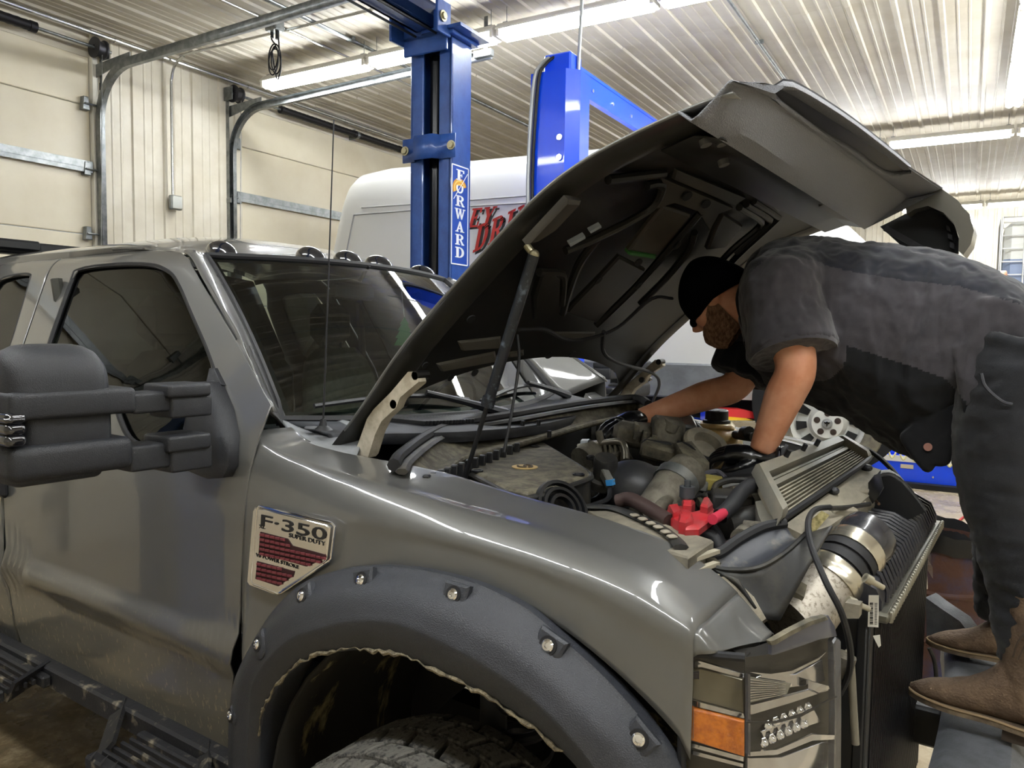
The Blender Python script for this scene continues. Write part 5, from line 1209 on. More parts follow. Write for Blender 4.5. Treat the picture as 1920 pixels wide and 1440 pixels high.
# top face with a long rounded slot
def zt(x, y): a_ = lerp(.487, .561, yt(y))+.012; c = lerp(.505, .663, (y+.695)/1.375); return lerp(2.242, 2.262, max(-.2, min(1.2, (x-a_)/max(.02, c-a_))))
out = [bar_at(y)[5] for y in ys_]
front = [Vector((lerp(.505, .663, (y+.695)/1.375)-(.03 if y < -.74 else 0), y, 2.262-.02*max(0, (-y-.6)/.2))) for y in ys_[::-1]]
sl = smooth([AZ(u, v, z) for u, v, z in ((1450, 172, 2.248), (1462, 188, 2.247), (1490, 210, 2.246), (1545, 250, 2.246), (1605, 288, 2.246), (1655, 324, 2.246), (1680, 330, 2.25), (1708, 325, 2.258), (1708, 319, 2.259), (1660, 282, 2.259), (1600, 237, 2.259), (1530, 192, 2.259), (1490, 172, 2.258), (1462, 165, 2.254))], 4, True)
sl = resample(sl, 60, True)
ol = resample(out + front, len(sl), True)
flat = lambda p: Vector((p.x, p.y, 0))
def turned(L_):
    k0 = min(range(len(L_)), key=lambda k: (flat(L_[k])-flat(sl[0])).length); return L_[k0:]+L_[:k0]
cand = [turned(ol), turned(ol[::-1])]; cand += [c[k:]+c[:k] for c in list(cand) for k in range(-10, 11)]
ol = min(cand, key=lambda L_: sum((flat(p)-flat(q)).length for p, q in zip(L_, sl)))
sl3 = [Vector((p.x, p.y, zt(p.x, p.y))) for p in sl]; sc0 = sum(sl3, Vector())/len(sl3)
sl4 = [p+Vector((-.003, 0, .011)) for p in sl3]
b_ = MB(); b_.grid([ol, sl3, sl4], True)
build('grille_top', b_, LINER, hood, ang=25, solid=.003)
b_ = MB(); b_.prism(sl4, (0, 0, .004)); build('grille_slot_floor', b_, mat('slot_shade_grey', '#2b2c31', .5), hood)  # shade inside the slot painted as a darker grey floor
b_ = MB(); rows = []
for p in front[::-1][1:]:
    g_ = max(.05, min(1, (p.y+.80)/.22)); rows.append([p, p+Vector((.004, 0, .004))*g_, p+Vector((-.004, 0, .008))*g_, p+Vector((-.03, 0, .009))*g_, p+Vector((-.10, 0, .0))*g_])
b_.grid(rows); build('grille_lip', b_, LINER, hood, ang=50, solid=.004)
# far end: curved side of the grille surround
px = [(1690, 350), (1730, 342), (1763, 352), (1795, 375), (1818, 402), (1826, 432), (1820, 458), (1806, 478), (1797, 470), (1798, 445), (1788, 418), (1768, 398), (1740, 386), (1715, 392), (1700, 402)]
b_ = MB(); b_.prism([AY(u, v, .70) for u, v in px], (0, .16, 0), .012); build('grille_surround', b_, mat('surround_paint', '#55534c', .35, .3, coat=.6), hood)
px = [(1650, 425), (1700, 400), (1740, 388), (1768, 400), (1788, 420), (1797, 446), (1796, 475), (1700, 470)]
b_ = MB(); b_.prism([AY(u, v, .78) for u, v in px], (0, .03, 0)); build('surround_back', b_, DARK, hood)
for k in range(3): b_ = MB(); b_.prism([AY(u, v, .772) for u, v in ((1774+k*4, 422+k*16), (1782+k*4, 426+k*16), (1784+k*3, 436+k*16), (1776+k*3, 432+k*16))], (0, -.02, 0)); build('grille_vane', b_, PLASTIC, hood)
b_ = MB(); b_.bar(AY(1660, 428, .74), AY(1735, 470, .74), .02, .02); build('grille_bracket', b_, PLASTIC, hood)
# dark closing panel between hood nose and bar
b_ = MB(); rows = []
for y in (-.72, -.5, 0, .5, .72): rows.append([Vector((.30, y, 2.15)), Vector((.37, y, 2.17)), Vector((.43, y, 2.158))])
b_.grid(rows); build('nose_closing', b_, HBLK, hood, solid=.004)
for u, v in ((1321, 262), (1352, 261), (1355, 300), (1541, 378)):
    p = AP(u, v, Vector((.40, 0, 2.165)), Vector((.3, 0, -1)).normalized()); b_ = MB(); b_.cyl(p, p+Vector((.004, 0, -.012)), .012, 14); build('rubber_bumper', b_, mat('bumper_grey', '#4b4a48', .6), hood)
# ================================================================== ENGINE BAY, parts of the truck
DUSTM = mat('dusty_grey_metal', '#6f6a5e', .65, .2, col2='#4a463d', scale=18, bump=.25, bscale=70)
DUSTL = mat('pale_dust_over_plastic', '#8c8575', .8, 0, col2='#5d584d', scale=13, lo=.35, hi=.7, stretch=(1, .35, 1), bump=.15, bscale=90)
OLIVE = mat('olive_dust_over_plastic', '#4a463b', .8, 0, col2='#6d6757', scale=26, lo=.42, hi=.62, bump=.2, bscale=160)
BKD = mat('lightly_dusty_black', '#232323', .55, 0, col2='#4b473e', scale=12, lo=.45, hi=.75)
def ept(u, v, y): return AY(u, v, y)
def epart(name, mb, m_, parent=None, ang=40, **k): return build(name, mb, m_, parent or truck, ang, **k)
# tub: firewall, aprons, floor
b_ = MB(); b_.box((-.66, 0, 1.05), (.03, 1.5, .78)); b_.box((.0, 0, .80), (1.3, .86, .03)); epart('firewall', b_, DARK)
for sy in (-1, 1):
    b_ = MB(); rows = []
    for x in [-.62+.06*i for i in range(20)]:
        z = zx(L0, x); y = -(abs(yx(L0, x))-.03); rows.append([Vector((x, -sy*y, z-.022)), Vector((x, -sy*(y+.03), z-.035)), Vector((x, -sy*(y+.05), z-.12)), Vector((x, -sy*(y+.07), .95))])
    b_.grid(rows); epart('inner_fender', b_, BKD, solid=.008)
# hood seal and firewall shelf
sp = [(738, 872), (752, 853), (800, 818), (850, 797), (950, 780), (1080, 758), (1175, 747), (1203, 749), (1216, 758)]
seal = [AZ(u, v, interp(u, [738, 950, 1216], [1.452, 1.492, 1.512])) for u, v in sp]
b_ = MB(); b_.tube(seal, .016, 8, 5); epart('hood_seal', b_, RUBBER)
b_ = MB(); b_.tube([p + Vector((.03, -.004, -.012)) for p in seal], .016, 6, 5, squash=.5); epart('seal_channel', b_, BKD)
lo2 = [AZ(u, v, interp(u, [738, 950, 1216], [1.40, 1.41, 1.45])) for u, v in ((835, 886), (850, 872), (872, 861), (930, 846), (1020, 822), (1110, 796), (1180, 781), (1205, 772), (1215, 765))]
sh_ = MB(); a_ = resample(smooth(seal, 5), 40); c_ = resample(smooth(lo2, 5), 40)
sh_.grid([[p + Vector((.02, 0, -.02)), p.lerp(q, .3) + Vector((0, 0, -.022)), p.lerp(q, .6) + Vector((0, 0, -.026)), q + Vector((0, 0, .004)), q + Vector((-.004, .0, -.006))] for p, q in zip(a_, c_)]); epart('firewall_shelf', sh_, OLIVE, solid=.006)
b_ = MB(); b_.tube([p + Vector((.008, 0, .006)) for p in lo2], .008, 8, 5); epart('shelf_lip', b_, OLIVE)
for i in range(14):
    u = 800+i*13; v = interp(u, [800, 970], [905, 840]); p = AZ(u, v+8, 1.40); b_ = MB(); b_.box(p, (.018, .02, .06), (0, 0, .5), .003); epart('heater_fin', b_, BLACK)
for u, v in ((980, 800), (1010, 798), (1030, 820)): b_ = MB(); p = AZ(u, v, 1.46); b_.cyl(p, p+Vector((0, 0, .02)), .007, 8); epart('shelf_clip', b_, BLACK)
# air filter box
ZA = 1.388
lid = [AZ(u, v, ZA) for u, v in ((880, 886), (884, 881), (900, 872), (985, 834), (1003, 830), (1016, 835), (1060, 862), (1100, 888), (1105, 895), (1101, 900), (1060, 915), (990, 935), (950, 925), (886, 892))]
b_ = MB(); b_.prism(lid, (0, 0, .014), .006); ab = epart('air_filter_box', b_, OLIVE)
cen = sum(lid, Vector())/len(lid)
b_ = MB(); b_.prism([cen + (p-cen)*1.03 for p in lid], (0, 0, -.20)); epart('box_body', b_, BKD, ab)
b_ = MB(); b_.tube([cen + (p-cen)*1.02 + Vector((0, 0, .002)) for p in lid], .008, 8, 3, closed=True); epart('lid_rim', b_, BKD, ab)
for u, v in ((1003, 838), (895, 884), (1085, 891)):
    p = AZ(u, v, ZA+.014); b_ = MB(); b_.lathe([(.016, 0), (.016, .004), (.012, .004), (.011, .001), (0, .001)], p, (0, 0, 1), 18); epart('lid_bolt', b_, BLACK, ab)
lc = AZ(984, 876, ZA+.0145); b_ = MB(); b_.lathe([(.036, 0), (.036, .002), (0, .002)], lc, (0, 0, 1), 28); epart('round_logo', b_, mat('logo_tan', '#c2a568', .6), ab)
ux = (AZ(1015, 884, ZA+.0145)-lc).normalized(); uy = Vector((0, 0, 1)).cross(ux)
b_ = MB(); b_.tube([lc + ux*x + uy*y + Vector((0, 0, .0025)) for x, y in ((.012, .016), (0, .02), (-.012, .012), (-.006, .002), (.008, -.002), (.014, -.012), (.002, -.02), (-.014, -.014))], .0035, 6, 4); b_.tube([lc + ux*x + uy*y + Vector((0, 0, .0025)) for x, y in ((.006, .010), (.018, .012), (.022, .0), (.012, .004))], .003, 6, 4); epart('logo_swirl', b_, mat('logo_dark', '#4b3f28', .6), ab)
pc = ept(1052, 955, -.66); b_ = MB(); 
for rr_ in (.075, .058, .04): b_.lathe([(rr_, 0), (rr_-.004, .012), (rr_-.012, .012), (rr_-.014, 0)], pc, (.8, -.25, .55), 28)
epart('filter_inlet', b_, BLACK, ab)
# intake dome and mass-flow sensor
dc = ept(1188, 898, -.24); b_ = MB(); b_.ball(dc + Vector((0, 0, -.03)), .088, 28, 18, (1.15, 1.0, .95)); epart('intake_dome', b_, mat('dome_black', '#26272b', .42, 0, col2='#3a3a3a', scale=9))
ms = ept(1135, 875, -.30); b_ = MB(); b_.lathe([(0, .03), (.03, .03), (.034, .02), (.034, -.03), (.045, -.035), (.045, -.06)], ms, (.2, -.3, 1), 20); epart('air_sensor', b_, BKD)
b_ = MB(); b_.bar(ept(1132, 885, -.32), ept(1145, 910, -.36), .022, .03, bev=.004); epart('sensor_plug', b_, mat('plug_grey2', '#6d6d68', .6)); b_ = MB(); b_.bar(ept(1139, 905, -.36), ept(1150, 904, -.36), .02, .016); epart('blue_clip', b_, mat('blue_clip', '#3d8fd0', .4))
b_ = MB(); b_.tube([ept(u, v, y) for u, v, y in ((1144, 915, -.36), (1140, 935, -.42), (1110, 948, -.5), (1070, 958, -.58), (1040, 965, -.66))], .007, 7, 5); epart('sensor_lead', b_, RUBBER)
# aluminium charge pipe elbow
b_ = MB(); b_.tube([ept(u, v, y) for u, v, y in ((1195, 975, -.44), (1222, 962, -.40), (1246, 935, -.36), (1268, 905, -.30), (1290, 885, -.25))], [.038, .05, .054, .056, .056], 20, 5); cp_ = epart('charge_pipe', b_, DUSTM)
p0, p1 = ept(1262, 912, -.315), ept(1272, 898, -.29); b_ = MB(); b_.tube([p0, p1], .060, 22); epart('pipe_clamp', b_, STEEL, cp_)
b_ = MB(); b_.tube([ept(u, v, y) for u, v, y in ((1265, 955, -.40), (1255, 940, -.40), (1240, 948, -.44), (1225, 965, -.48))], .016, 10, 5); epart('coolant_stub', b_, DUSTM, cp_)
# turbo and manifold group at the back of the engine
def box_at(name, u, v, y, size, rot, m_, bev=.006): b_ = MB(); b_.box(ept(u, v, y), size, rot, bev); return epart(name, b_, m_)
def cyl_at(name, pa_, pb_, r_, m_, n=18): b_ = MB(); b_.cyl(ept(*pa_), ept(*pb_), r_, n); return epart(name, b_, m_)
b_ = MB(); b_.tube([ept(u, v, y) for u, v, y in ((1090, 862, -.05), (1110, 850, 0), (1150, 850, .05), (1165, 870, .0))], .042, 16, 5); epart('intake_elbow', b_, DUSTM)
for k in range(4): p = ept(1128+k*10, 848+k*3, .02); b_ = MB(); b_.lathe([(.046, -.005), (.05, 0), (.046, .005)], p, (ept(1150, 850, .05)-ept(1110, 850, 0)), 18); epart('elbow_ring', b_, DUST)
b_ = MB(); b_.tube([ept(u, v, y) for u, v, y in ((1085, 838, .0), (1120, 832, .0), (1160, 828, .0), (1172, 840, -.02), (1174, 862, -.04))], .011, 10, 5); epart('steel_tube', b_, mat('dull_chrome_tube', '#9a9488', .3, .8))
cyl_at('tube_nut', (1092, 832, -.01), (1106, 832, -.01), .016, STEEL, 8); cyl_at('fitting', (1128, 832, .0), (1122, 808, .0), .012, DUSTM, 10)
box_at('upper_intake', 1205, 815, .15, (.18, .17, .08), (0, .15, .3), DUSTM, .02)
for u, v in ((1190, 806), (1205, 818), (1222, 826)): box_at('intake_rib', u, v, .10, (.015, .15, .05), (0, .2, .5), DUST, .003)
box_at('egr_valve', 1250, 812, .12, (.10, .09, .10), (.1, .1, .6), DUSTM, .012); cyl_at('egr_cap', (1255, 805, .1), (1262, 790, .1), .028, DUSTM)
box_at('actuator', 1238, 845, .0, (.11, .09, .05), (.1, .2, .2), DUST, .01); cyl_at('actuator_motor', (1222, 842, -.02), (1226, 832, -.02), .026, DUST); box_at('actuator_plug', 1232, 832, 0, (.09, .025, .02), (0, .1, .4), BKD)
box_at('bracket', 1275, 800, .25, (.1, .12, .05), (.2, 0, .5), STEEL, .008); cyl_at('bolt_stud', (1243, 803, .1), (1248, 822, .08), .006, STEEL, 8)
b_ = MB(); b_.tube([ept(u, v, y) for u, v, y in ((1268, 795, .3), (1290, 800, .3), (1312, 822, .28), (1335, 848, .2))], .032, 14, 6); epart('radiator_hose', b_, RUBBER)
# valve cover slab, belt end
b_ = MB(); b_.prism([ept(u, v, y) for u, v, y in ((1262, 845, -.02), (1296, 842, .05), (1330, 880, -.05), (1318, 900, -.12), (1290, 892, -.14))], (0, 0, .03), .01); epart('valve_cover', b_, OLIVE)
for k in range(3): b_ = MB(); b_.bar(ept(1272+k*10, 848, -.01), ept(1300+k*9, 890, -.1), .012, .012); epart('cover_rib', b_, DUST)
b_ = MB(); b_.tube([ept(u, v, y) for u, v, y in ((1270, 832, .0), (1290, 838, .0), (1310, 855, -.02), (1338, 868, -.02))], .010, 8, 5); epart('vacuum_hose', b_, RUBBER)
b_ = MB(); rows = []
cpn = ept(1320, 842, .1); b_.lathe([(.05, -.03), (.065, -.02), (.075, .02), (.068, .03), (.045, .03), (.04, .0), (.0, .0)], cpn, (.5, -.3, .8), 24); epart('filter_housing', b_, DUSTL)
# engine block dark bulk
b_ = MB(); b_.box((-.12, .05, 1.12), (.7, .62, .38), bev=.06); epart('engine_block', b_, mat('engine_block_dark', '#1d1c19', .7, .2, col2='#3c382f', scale=14))
b_ = MB()
for k in range(26):
    u, v = random.uniform(1090, 1330), random.uniform(815, 960); y = interp(v, [810, 960], [.15, -.3]) + random.uniform(-.05, .08); p = ept(u, v, y); p.z -= .05
    b_ = MB()
    if k % 3: b_.box(p, (random.uniform(.03, .07), random.uniform(.03, .07), random.uniform(.03, .06)), (random.uniform(-.4, .4), random.uniform(-.4, .4), random.uniform(0, 1.5)), .006)
    else: d_ = Vector((random.uniform(-1, 1), random.uniform(-1, 1), .6)).normalized()*.05; b_.cyl(p-d_, p+d_, random.uniform(.012, .025), 12)
    epart('engine_bracket', b_, (DUSTM, DUST, BKD)[k % 3])
for k in range(9):
    u, v = random.uniform(1120, 1320), random.uniform(850, 950); y = interp(v, [810, 960], [.1, -.3]); pts = [ept(u, v, y)]
    for j in range(4): pts.append(pts[-1] + Vector((random.uniform(-.06, .06), random.uniform(-.07, .07), random.uniform(-.025, .02))))
    b_ = MB(); b_.tube(pts, .006, 6, 5); epart('wiring_loom', b_, RUBBER)
# coolant tank
t0 = ept(1342, 838, .55); TANKM = mat('amber_coolant_tank', '#a98b4f', .35, 0, col2='#c9b98c', scale=5, coat=.3, sss=.2)
b_ = MB(); b_.box(t0 + Vector((0, 0, -.0)), (.19, .20, .14), (0, 0, .3), .035); ct = epart('coolant_tank', b_, TANKM)
b_ = MB(); b_.box(t0 + Vector((0, 0, .075)), (.13, .13, .03), (0, 0, .3), .012); epart('tank_shoulder', b_, TANKM, ct)
b_ = MB(); b_.lathe([(.05, 0), (.05, .015), (.042, .018), (.042, .05), (.036, .055), (0, .055)], t0 + Vector((-.0, 0, .085)), (0, 0, 1), 28); epart('tank_cap', b_, BLACK, ct)
b_ = MB(); b_.cyl(ept(1378, 815, .5), ept(1412, 820, .45), .016, 12); b_.cyl(ept(1395, 812, .48), ept(1405, 812, .46), .024, 12); epart('tank_hose', b_, BKD, ct)
# battery with red terminal cover
ZB = 1.335
bt_ = [AZ(u, v, ZB) for u, v in ((1100, 962), (1170, 960), (1300, 1005), (1338, 1018), (1290, 1050), (1240, 1035))]
b_ = MB(); b_.prism(bt_, (0, 0, -.22), 0); b_.prism([p for p in bt_], (0, 0, .006), .004); bat = epart('battery', b_, DUSTL)
for k in range(3):
    p0, p1 = AZ(1288, 1036+k*8, ZB-.0), AZ(1338, 1020+k*8, ZB-.0); b_ = MB(); b_.bar(p0+Vector((.01, -.01, -.012-.016*k)), p1+Vector((.01, -.005, -.012-.016*k)), .014, .008); epart('battery_ridge', b_, mat('ridge_cream', '#9c9584', .6), bat)
REDP = mat('red_terminal_cover', '#a9242b', .4, 0, col2='#94383a', scale=14)
def rp_(px, h, z=ZB+.004): b_ = MB(); b_.prism([AZ(u, v, z) for u, v in px], (0, 0, h), .006); return b_
tcv = epart('terminal_cover', rp_([(1249, 972), (1252, 964), (1275, 962), (1300, 975), (1338, 965), (1345, 978), (1310, 1005), (1285, 1006), (1262, 992)], .02), REDP, bat)
for px, h in (([(1276, 956), (1294, 953), (1303, 964), (1296, 972), (1280, 970)], .035), ([(1318, 962), (1326, 960), (1336, 972), (1326, 980), (1312, 976)], .04), ([(1272, 990), (1297, 988), (1300, 1000), (1285, 1005), (1272, 1002)], .034), ([(1252, 968), (1270, 966), (1278, 982), (1262, 988)], .03)):
    epart('cover_pod', rp_(px, h), REDP, tcv)
b_ = MB(); b_.tube([AZ(u, v, ZB+.03) for u, v in ((1336, 974), (1348, 968), (1356, 962))], .012, 12, 3); epart('cover_boot', b_, mat('pink_boot', '#b52f45', .4), tcv)
strap = [(1095, 950), (1150, 953), (1200, 972), (1240, 992), (1266, 1012), (1277, 1026)]
b_ = MB(); b_.tube([AZ(u, v, ZB+.012) for u, v in strap], .016, 8, 5, squash=.4); bs = epart('battery_strap', b_, BKD)
for k in range(6): b_ = MB(); p = AZ(*[(1190, 966), (1205, 973), (1220, 981), (1234, 988), (1248, 997), (1260, 1006)][k], ZB+.021); b_.box(p, (.02, .02, .006), (0, 0, .9), .003); epart('strap_window', b_, mat('strap_dust', '#8d8678', .8), bs)
for pts, r_, m_ in (([(1158, 940, -.5), (1180, 936, -.5), (1210, 950, -.53), (1240, 968, -.56), (1256, 978, -.58)], .018, mat('maroon_cable', '#3a2b28', .6)), ([(1350, 968, -.5), (1370, 950, -.46), (1388, 925, -.4), (1405, 912, -.35), (1425, 908, -.3)], .019, RUBBER), ([(1330, 985, -.52), (1345, 1005, -.5), (1355, 1030, -.5)], .014, RUBBER), ([(1320, 1000, -.55), (1340, 1010, -.55), (1352, 1040, -.56), (1360, 1060, -.57)], .014, RUBBER)):
    b_ = MB(); b_.tube([ept(*q) for q in pts], r_, 10, 5); epart('battery_cable', b_, m_)
# pressure sensor, yellow relay, small parts in front of the engine
s0 = ept(1287, 952, -.44); s1 = ept(1289, 912, -.44); b_ = MB(); b_.cyl(s0, s0.lerp(s1, .5), .015, 14); sn = epart('pressure_sensor', b_, STEEL)
b_ = MB(); b_.cyl(s0.lerp(s1, .5), s1, .019, 14); b_.cyl(s1, s1+Vector((0, 0, .015)), .008, 10); epart('sensor_cap', b_, mat('sensor_grey', '#3c4044', .4), sn)
box_at('yellow_connector', 1337, 906, -.14, (.05, .07, .035), (0, .1, .35), mat('dusty_yellow', '#a99b52', .6), .004)
box_at('connector', 1317, 910, -.17, (.03, .035, .03), (0, .1, .35), mat('plug_grey2', '#6d6d68', .6), .004)
b_ = MB(); b_.tube([ept(u, v, y) for u, v, y in ((1318, 902, -.12), (1325, 888, -.1), (1345, 885, -.08), (1360, 897, -.1))], .008, 8, 5); epart('vent_hose', b_, mat('hose_grey', '#53525a', .5))
b_ = MB(); b_.tube([ept(u, v, y) for u, v, y in ((1338, 920, -.2), (1345, 908, -.18), (1370, 900, -.16), (1400, 900, -.14), (1420, 895, -.1))], .009, 8, 5); epart('ribbed_loom', b_, BKD)
b_ = MB(); b_.bar(ept(1330, 930, -.26), ept(1410, 912, -.18), .03, .02, bev=.004); epart('loom_tray', b_, BKD)
box_at('relay_box', 1372, 945, -.3, (.10, .10, .06), (0, 0, .4), BKD, .006); box_at('relay_box', 1400, 935, -.25, (.08, .07, .05), (0, 0, .4), DUST, .006)
cyl_at('accumulator', (1360, 985, -.42), (1425, 972, -.34), .035, BKD); cyl_at('bracket_arm', (1395, 983, -.5), (1440, 988, -.5), .010, DUSTM, 8); cyl_at('horn_boss', (1388, 1010, -.56), (1398, 1000, -.5), .022, DUSTM)
# engine cover with TURBO DIESEL lettering
b_ = MB(); b_.prism([ept(u, v, y) for u, v, y in ((1345, 900, -.06), (1362, 864, .08), (1440, 850, .16), (1478, 842, .16), (1460, 870, .05), (1420, 895, -.06))], (0, 0, .02), .008); ec = epart('engine_cover', b_, mat('cover_black', '#26272a', .5))
ta, tb_ = ept(1402, 889, -.03), ept(1470, 852, .12)
text_on(ec, 'TURBO DIESEL', ta + Vector((0, 0, .024)), tb_ + Vector((0, 0, .024)), .045, DW, 'cover_lettering', nrm=Vector((0, 0, 1)), bold=.015)
# louvred radiator cover
U0, U1 = ept(1417, 890, -.30), ept(1568, 832, .40); D0, D1 = ept(1462, 979, -.50), ept(1622, 866, .38)
LVM = mat('grey_louvre_plastic', '#66655f', .5, .1, col2='#857f70', scale=7, lo=.4, hi=.65, stretch=(1, .4, 1)); lvn = (U1-U0).cross(D0-U0).normalized()
if lvn.z < 0: lvn = -lvn
b_ = MB(); b_.prism([U0-lvn*.02, U1-lvn*.02, D1-lvn*.02, D0-lvn*.02], lvn*.012); lv = epart('radiator_cover', b_, DUSTL)
def LVP(s, t): return U0.lerp(U1, s).lerp(D0.lerp(D1, s), t)
for t0_, t1_, h in ((-.04, .2, .03), (.25, .30, .012), (.34, .44, .016)): b_ = MB(); b_.prism([LVP(.02, t0_), LVP(.98, t0_), LVP(.98, t1_), LVP(.02, t1_)], lvn*h, .006); epart('cover_band', b_, LVM, lv)
for k in range(7): t = .52+k*.07; b_ = MB(); b_.prism([LVP(.03, t), LVP(.97, t), LVP(.97, t+.028), LVP(.03, t+.028)], lvn*.016); epart('louvre', b_, DUSTL, lv)
for s0_, s1_ in ((-.03, .02), (.98, 1.03)): b_ = MB(); b_.prism([LVP(s0_, -.07), LVP(s1_, -.07), LVP(s1_, 1.02), LVP(s0_, 1.02)], lvn*.035, .01); epart('cover_side', b_, LVM, lv)
for s in (.25, .45, .62): b_ = MB(); p = LVP(s, .02)+lvn*.03; b_.cyl(p, p+lvn*.02, .007, 8); epart('cover_clip', b_, BLACK, lv)
b_ = MB(); b_.prism([ept(u, v, y) for u, v, y in ((1416, 940, -.38), (1446, 935, -.38), (1462, 978, -.5), (1430, 985, -.48), (1422, 965, -.44))], (0, 0, -.04)); epart('cover_end', b_, LVM, lv)
b_ = MB(); b_.tube([D0+Vector((0, -.02, .004)), D0.lerp(D1, .5)+Vector((.012, 0, .01)), D1+Vector((.012, .0, .012)), D1+Vector((-.03, .03, .012))], .008, 8, 5); epart('cover_rail', b_, RUBBER)
# upper core support, knobs
ZS = 1.345
b_ = MB(); b_.prism([ept(u, v, y) for u, v, y in ((1470, 985, -.50), (1625, 872, .36), (1662, 884, .36), (1658, 905, .2), (1600, 955, -.12), (1558, 985, -.36), (1520, 1010, -.5))], (0, 0, -.05), .006); cs = epart('core_support', b_, DUSTL)
for u, v, y in ((1620, 893, .28), (1556, 938, -.1)):
    p = ept(u, v, y); b_ = MB(); b_.cyl(p+Vector((0, 0, -.02)), p+Vector((0, 0, .022)), .008, 10); b_.box(p+Vector((0, 0, .028)), (.022, .055, .018), (0, 0, .9), .006); b_.cyl(p+Vector((0, 0, -.025)), p+Vector((0, 0, -.012)), .018, 12); epart('thumb_screw', b_, mat('knob_dark', '#2d2d31', .5), cs)
for u, v, y, sz in ((1600, 925, .05, (.10, .05, .03)), (1590, 940, 0, (.06, .08, .025)), (1575, 960, -.2, (.07, .05, .03))): box_at('support_block', u, v, y, sz, (.1, 0, .8), DUSTL, .005)
b_ = MB(); b_.prism([ept(u, v, -.46) for u, v in ((1511, 985), (1537, 962), (1552, 970), (1527, 999))], (.004, -.002, .006)); epart('warning_label', b_, mat('label_yellow', '#c9bd8a', .6, 0, col2='#8c8357', scale=90, stretch=(1, 6, 1)))
b_ = MB(); b_.tube([ept(u, v, y) for u, v, y in ((1555, 953, -.3), (1590, 951, -.2), (1630, 945, -.08))], .006, 7, 4); epart('hood_release_cable', b_, BKD)
b_ = MB(); b_.prism([ept(u, v, y) for u, v, y in ((1628, 905, .1), (1638, 902, .1), (1645, 930, .02), (1636, 945, .0), (1628, 930, .04))], (.02, -.02, .03), .005); epart('hood_latch', b_, BLACK)
b_ = MB(); b_.tube([ept(u, v, y) for u, v, y in ((1632, 908, .1), (1640, 935, .05), (1648, 945, .0))], .004, 6, 4); epart('latch_spring', b_, mat('copper_wire', '#5f4a3a', .5, .5))
# corner scoop: black plastic baffle beside the radiator
b_ = MB()
top_ = [ept(u, v, y) for u, v, y in ((1312, 1044, -.69), (1345, 1042, -.66), (1385, 1015, -.60), (1430, 992, -.54), (1472, 984, -.50))]; bot_ = [ept(u, v, y) for u, v, y in ((1325, 1062, -.71), (1365, 1070, -.70), (1420, 1066, -.68), (1470, 1038, -.62), (1512, 1000, -.55))]
b_.loft([top_, [p.lerp(q, .5)+Vector((0, 0, -.02)) for p, q in zip(top_, bot_)], bot_], 24, 5); sc1 = epart('air_baffle', b_, mat('baffle_dusty', '#2e3036', .5, 0, col2='#8a8370', scale=7, lo=.5, hi=.72), solid=.006)
b_ = MB(); b_.tube([p+Vector((0, 0, .004)) for p in top_], .012, 8, 5); epart('baffle_seal', b_, RUBBER, sc1)
low_ = [ept(u, v, y) for u, v, y in ((1385, 1085, -.715), (1432, 1160, -.71), (1462, 1165, -.69), (1500, 1095, -.64), (1560, 985, -.55))]
b_ = MB(); b_.loft([[p+Vector((.004, -.004, .002)) for p in bot_], low_], 24, 6); epart('baffle_face', b_, BKD, sc1, solid=.006)
b_ = MB(); b_.tube([p+Vector((.003, -.004, .004)) for p in bot_], .005, 6, 5); epart('baffle_edge', b_, BKD, sc1)
b_ = MB(); b_.prism([ept(u, v, y) for u, v, y in ((1345, 1082, -.72), (1372, 1080, -.715), (1412, 1118, -.71), (1436, 1160, -.71), (1425, 1168, -.71), (1395, 1130, -.715))], (0, .02, -.01), .004); epart('header_flange', b_, HIN)
for px in ([(1318, 1050), (1340, 1048), (1352, 1058), (1330, 1064)],): b_ = MB(); b_.prism([ept(u, v, -.70) for u, v in px], (0, 0, .006), .003); epart('baffle_tab', b_, DUSTL)
# ================================================================== FRONT END: intercooler, pipe, headlight, bumper
# silver charge pipe with clamps
pp = [ept(u, v, y) for u, v, y in ((1478, 1172, -.60), (1508, 1146, -.56), (1540, 1108, -.51), (1575, 1068, -.46), (1605, 1030, -.40), (1632, 1002, -.35))]
sp_ = smooth(pp, 6); NP = len(sp_)
PIPEM = mat('pitted_silver_casting', '#b3aca0', .5, .5, col2='#8a8375', scale=110, lo=.52, hi=.62, bump=.2, bscale=140)
b_ = MB(); b_.tube(sp_[:16], [.070, .068, .064, .062], 28); cpipe = epart('charge_air_pipe', b_, PIPEM)
b_ = MB(); b_.tube(sp_[14:26], .060, 28); epart('rubber_boot', b_, mat('boot_rubber', '#242324', .5), cpipe)
for i, r_, m_ in ((15, .066, STEEL), (16, .066, STEEL), (18, .065, RUBBER), (20, .066, RUBBER), (22, .066, STEEL), (23, .066, STEEL)):
    t_ = (sp_[i+1]-sp_[i-1]); b_ = MB(); w_ = .010 if m_ is RUBBER else .012; b_.lathe([(r_-.006, -w_), (r_, -w_), (r_+(.002 if m_ is STEEL else 0), 0), (r_, w_), (r_-.006, w_)], sp_[i], t_, 32); epart('hose_clamp' if m_ is STEEL else 'boot_ridge', b_, mat('bright_clamp', '#c9c3b4', .25, .9) if m_ is STEEL else m_, cpipe)
b_ = MB(); b_.tube(sp_[25:], [.060, .064, .06], 28); epart('cooler_inlet', b_, mat('black_cooler_inlet', '#2a2a2f', .25, 0, coat=.5), cpipe)
b_ = MB(); b_.prism([ept(u, v, -.62) for u, v in ((1460, 1140), (1482, 1105), (1508, 1120), (1490, 1150))], (0, .02, .02)); epart('pipe_shield', b_, DUST, cpipe)
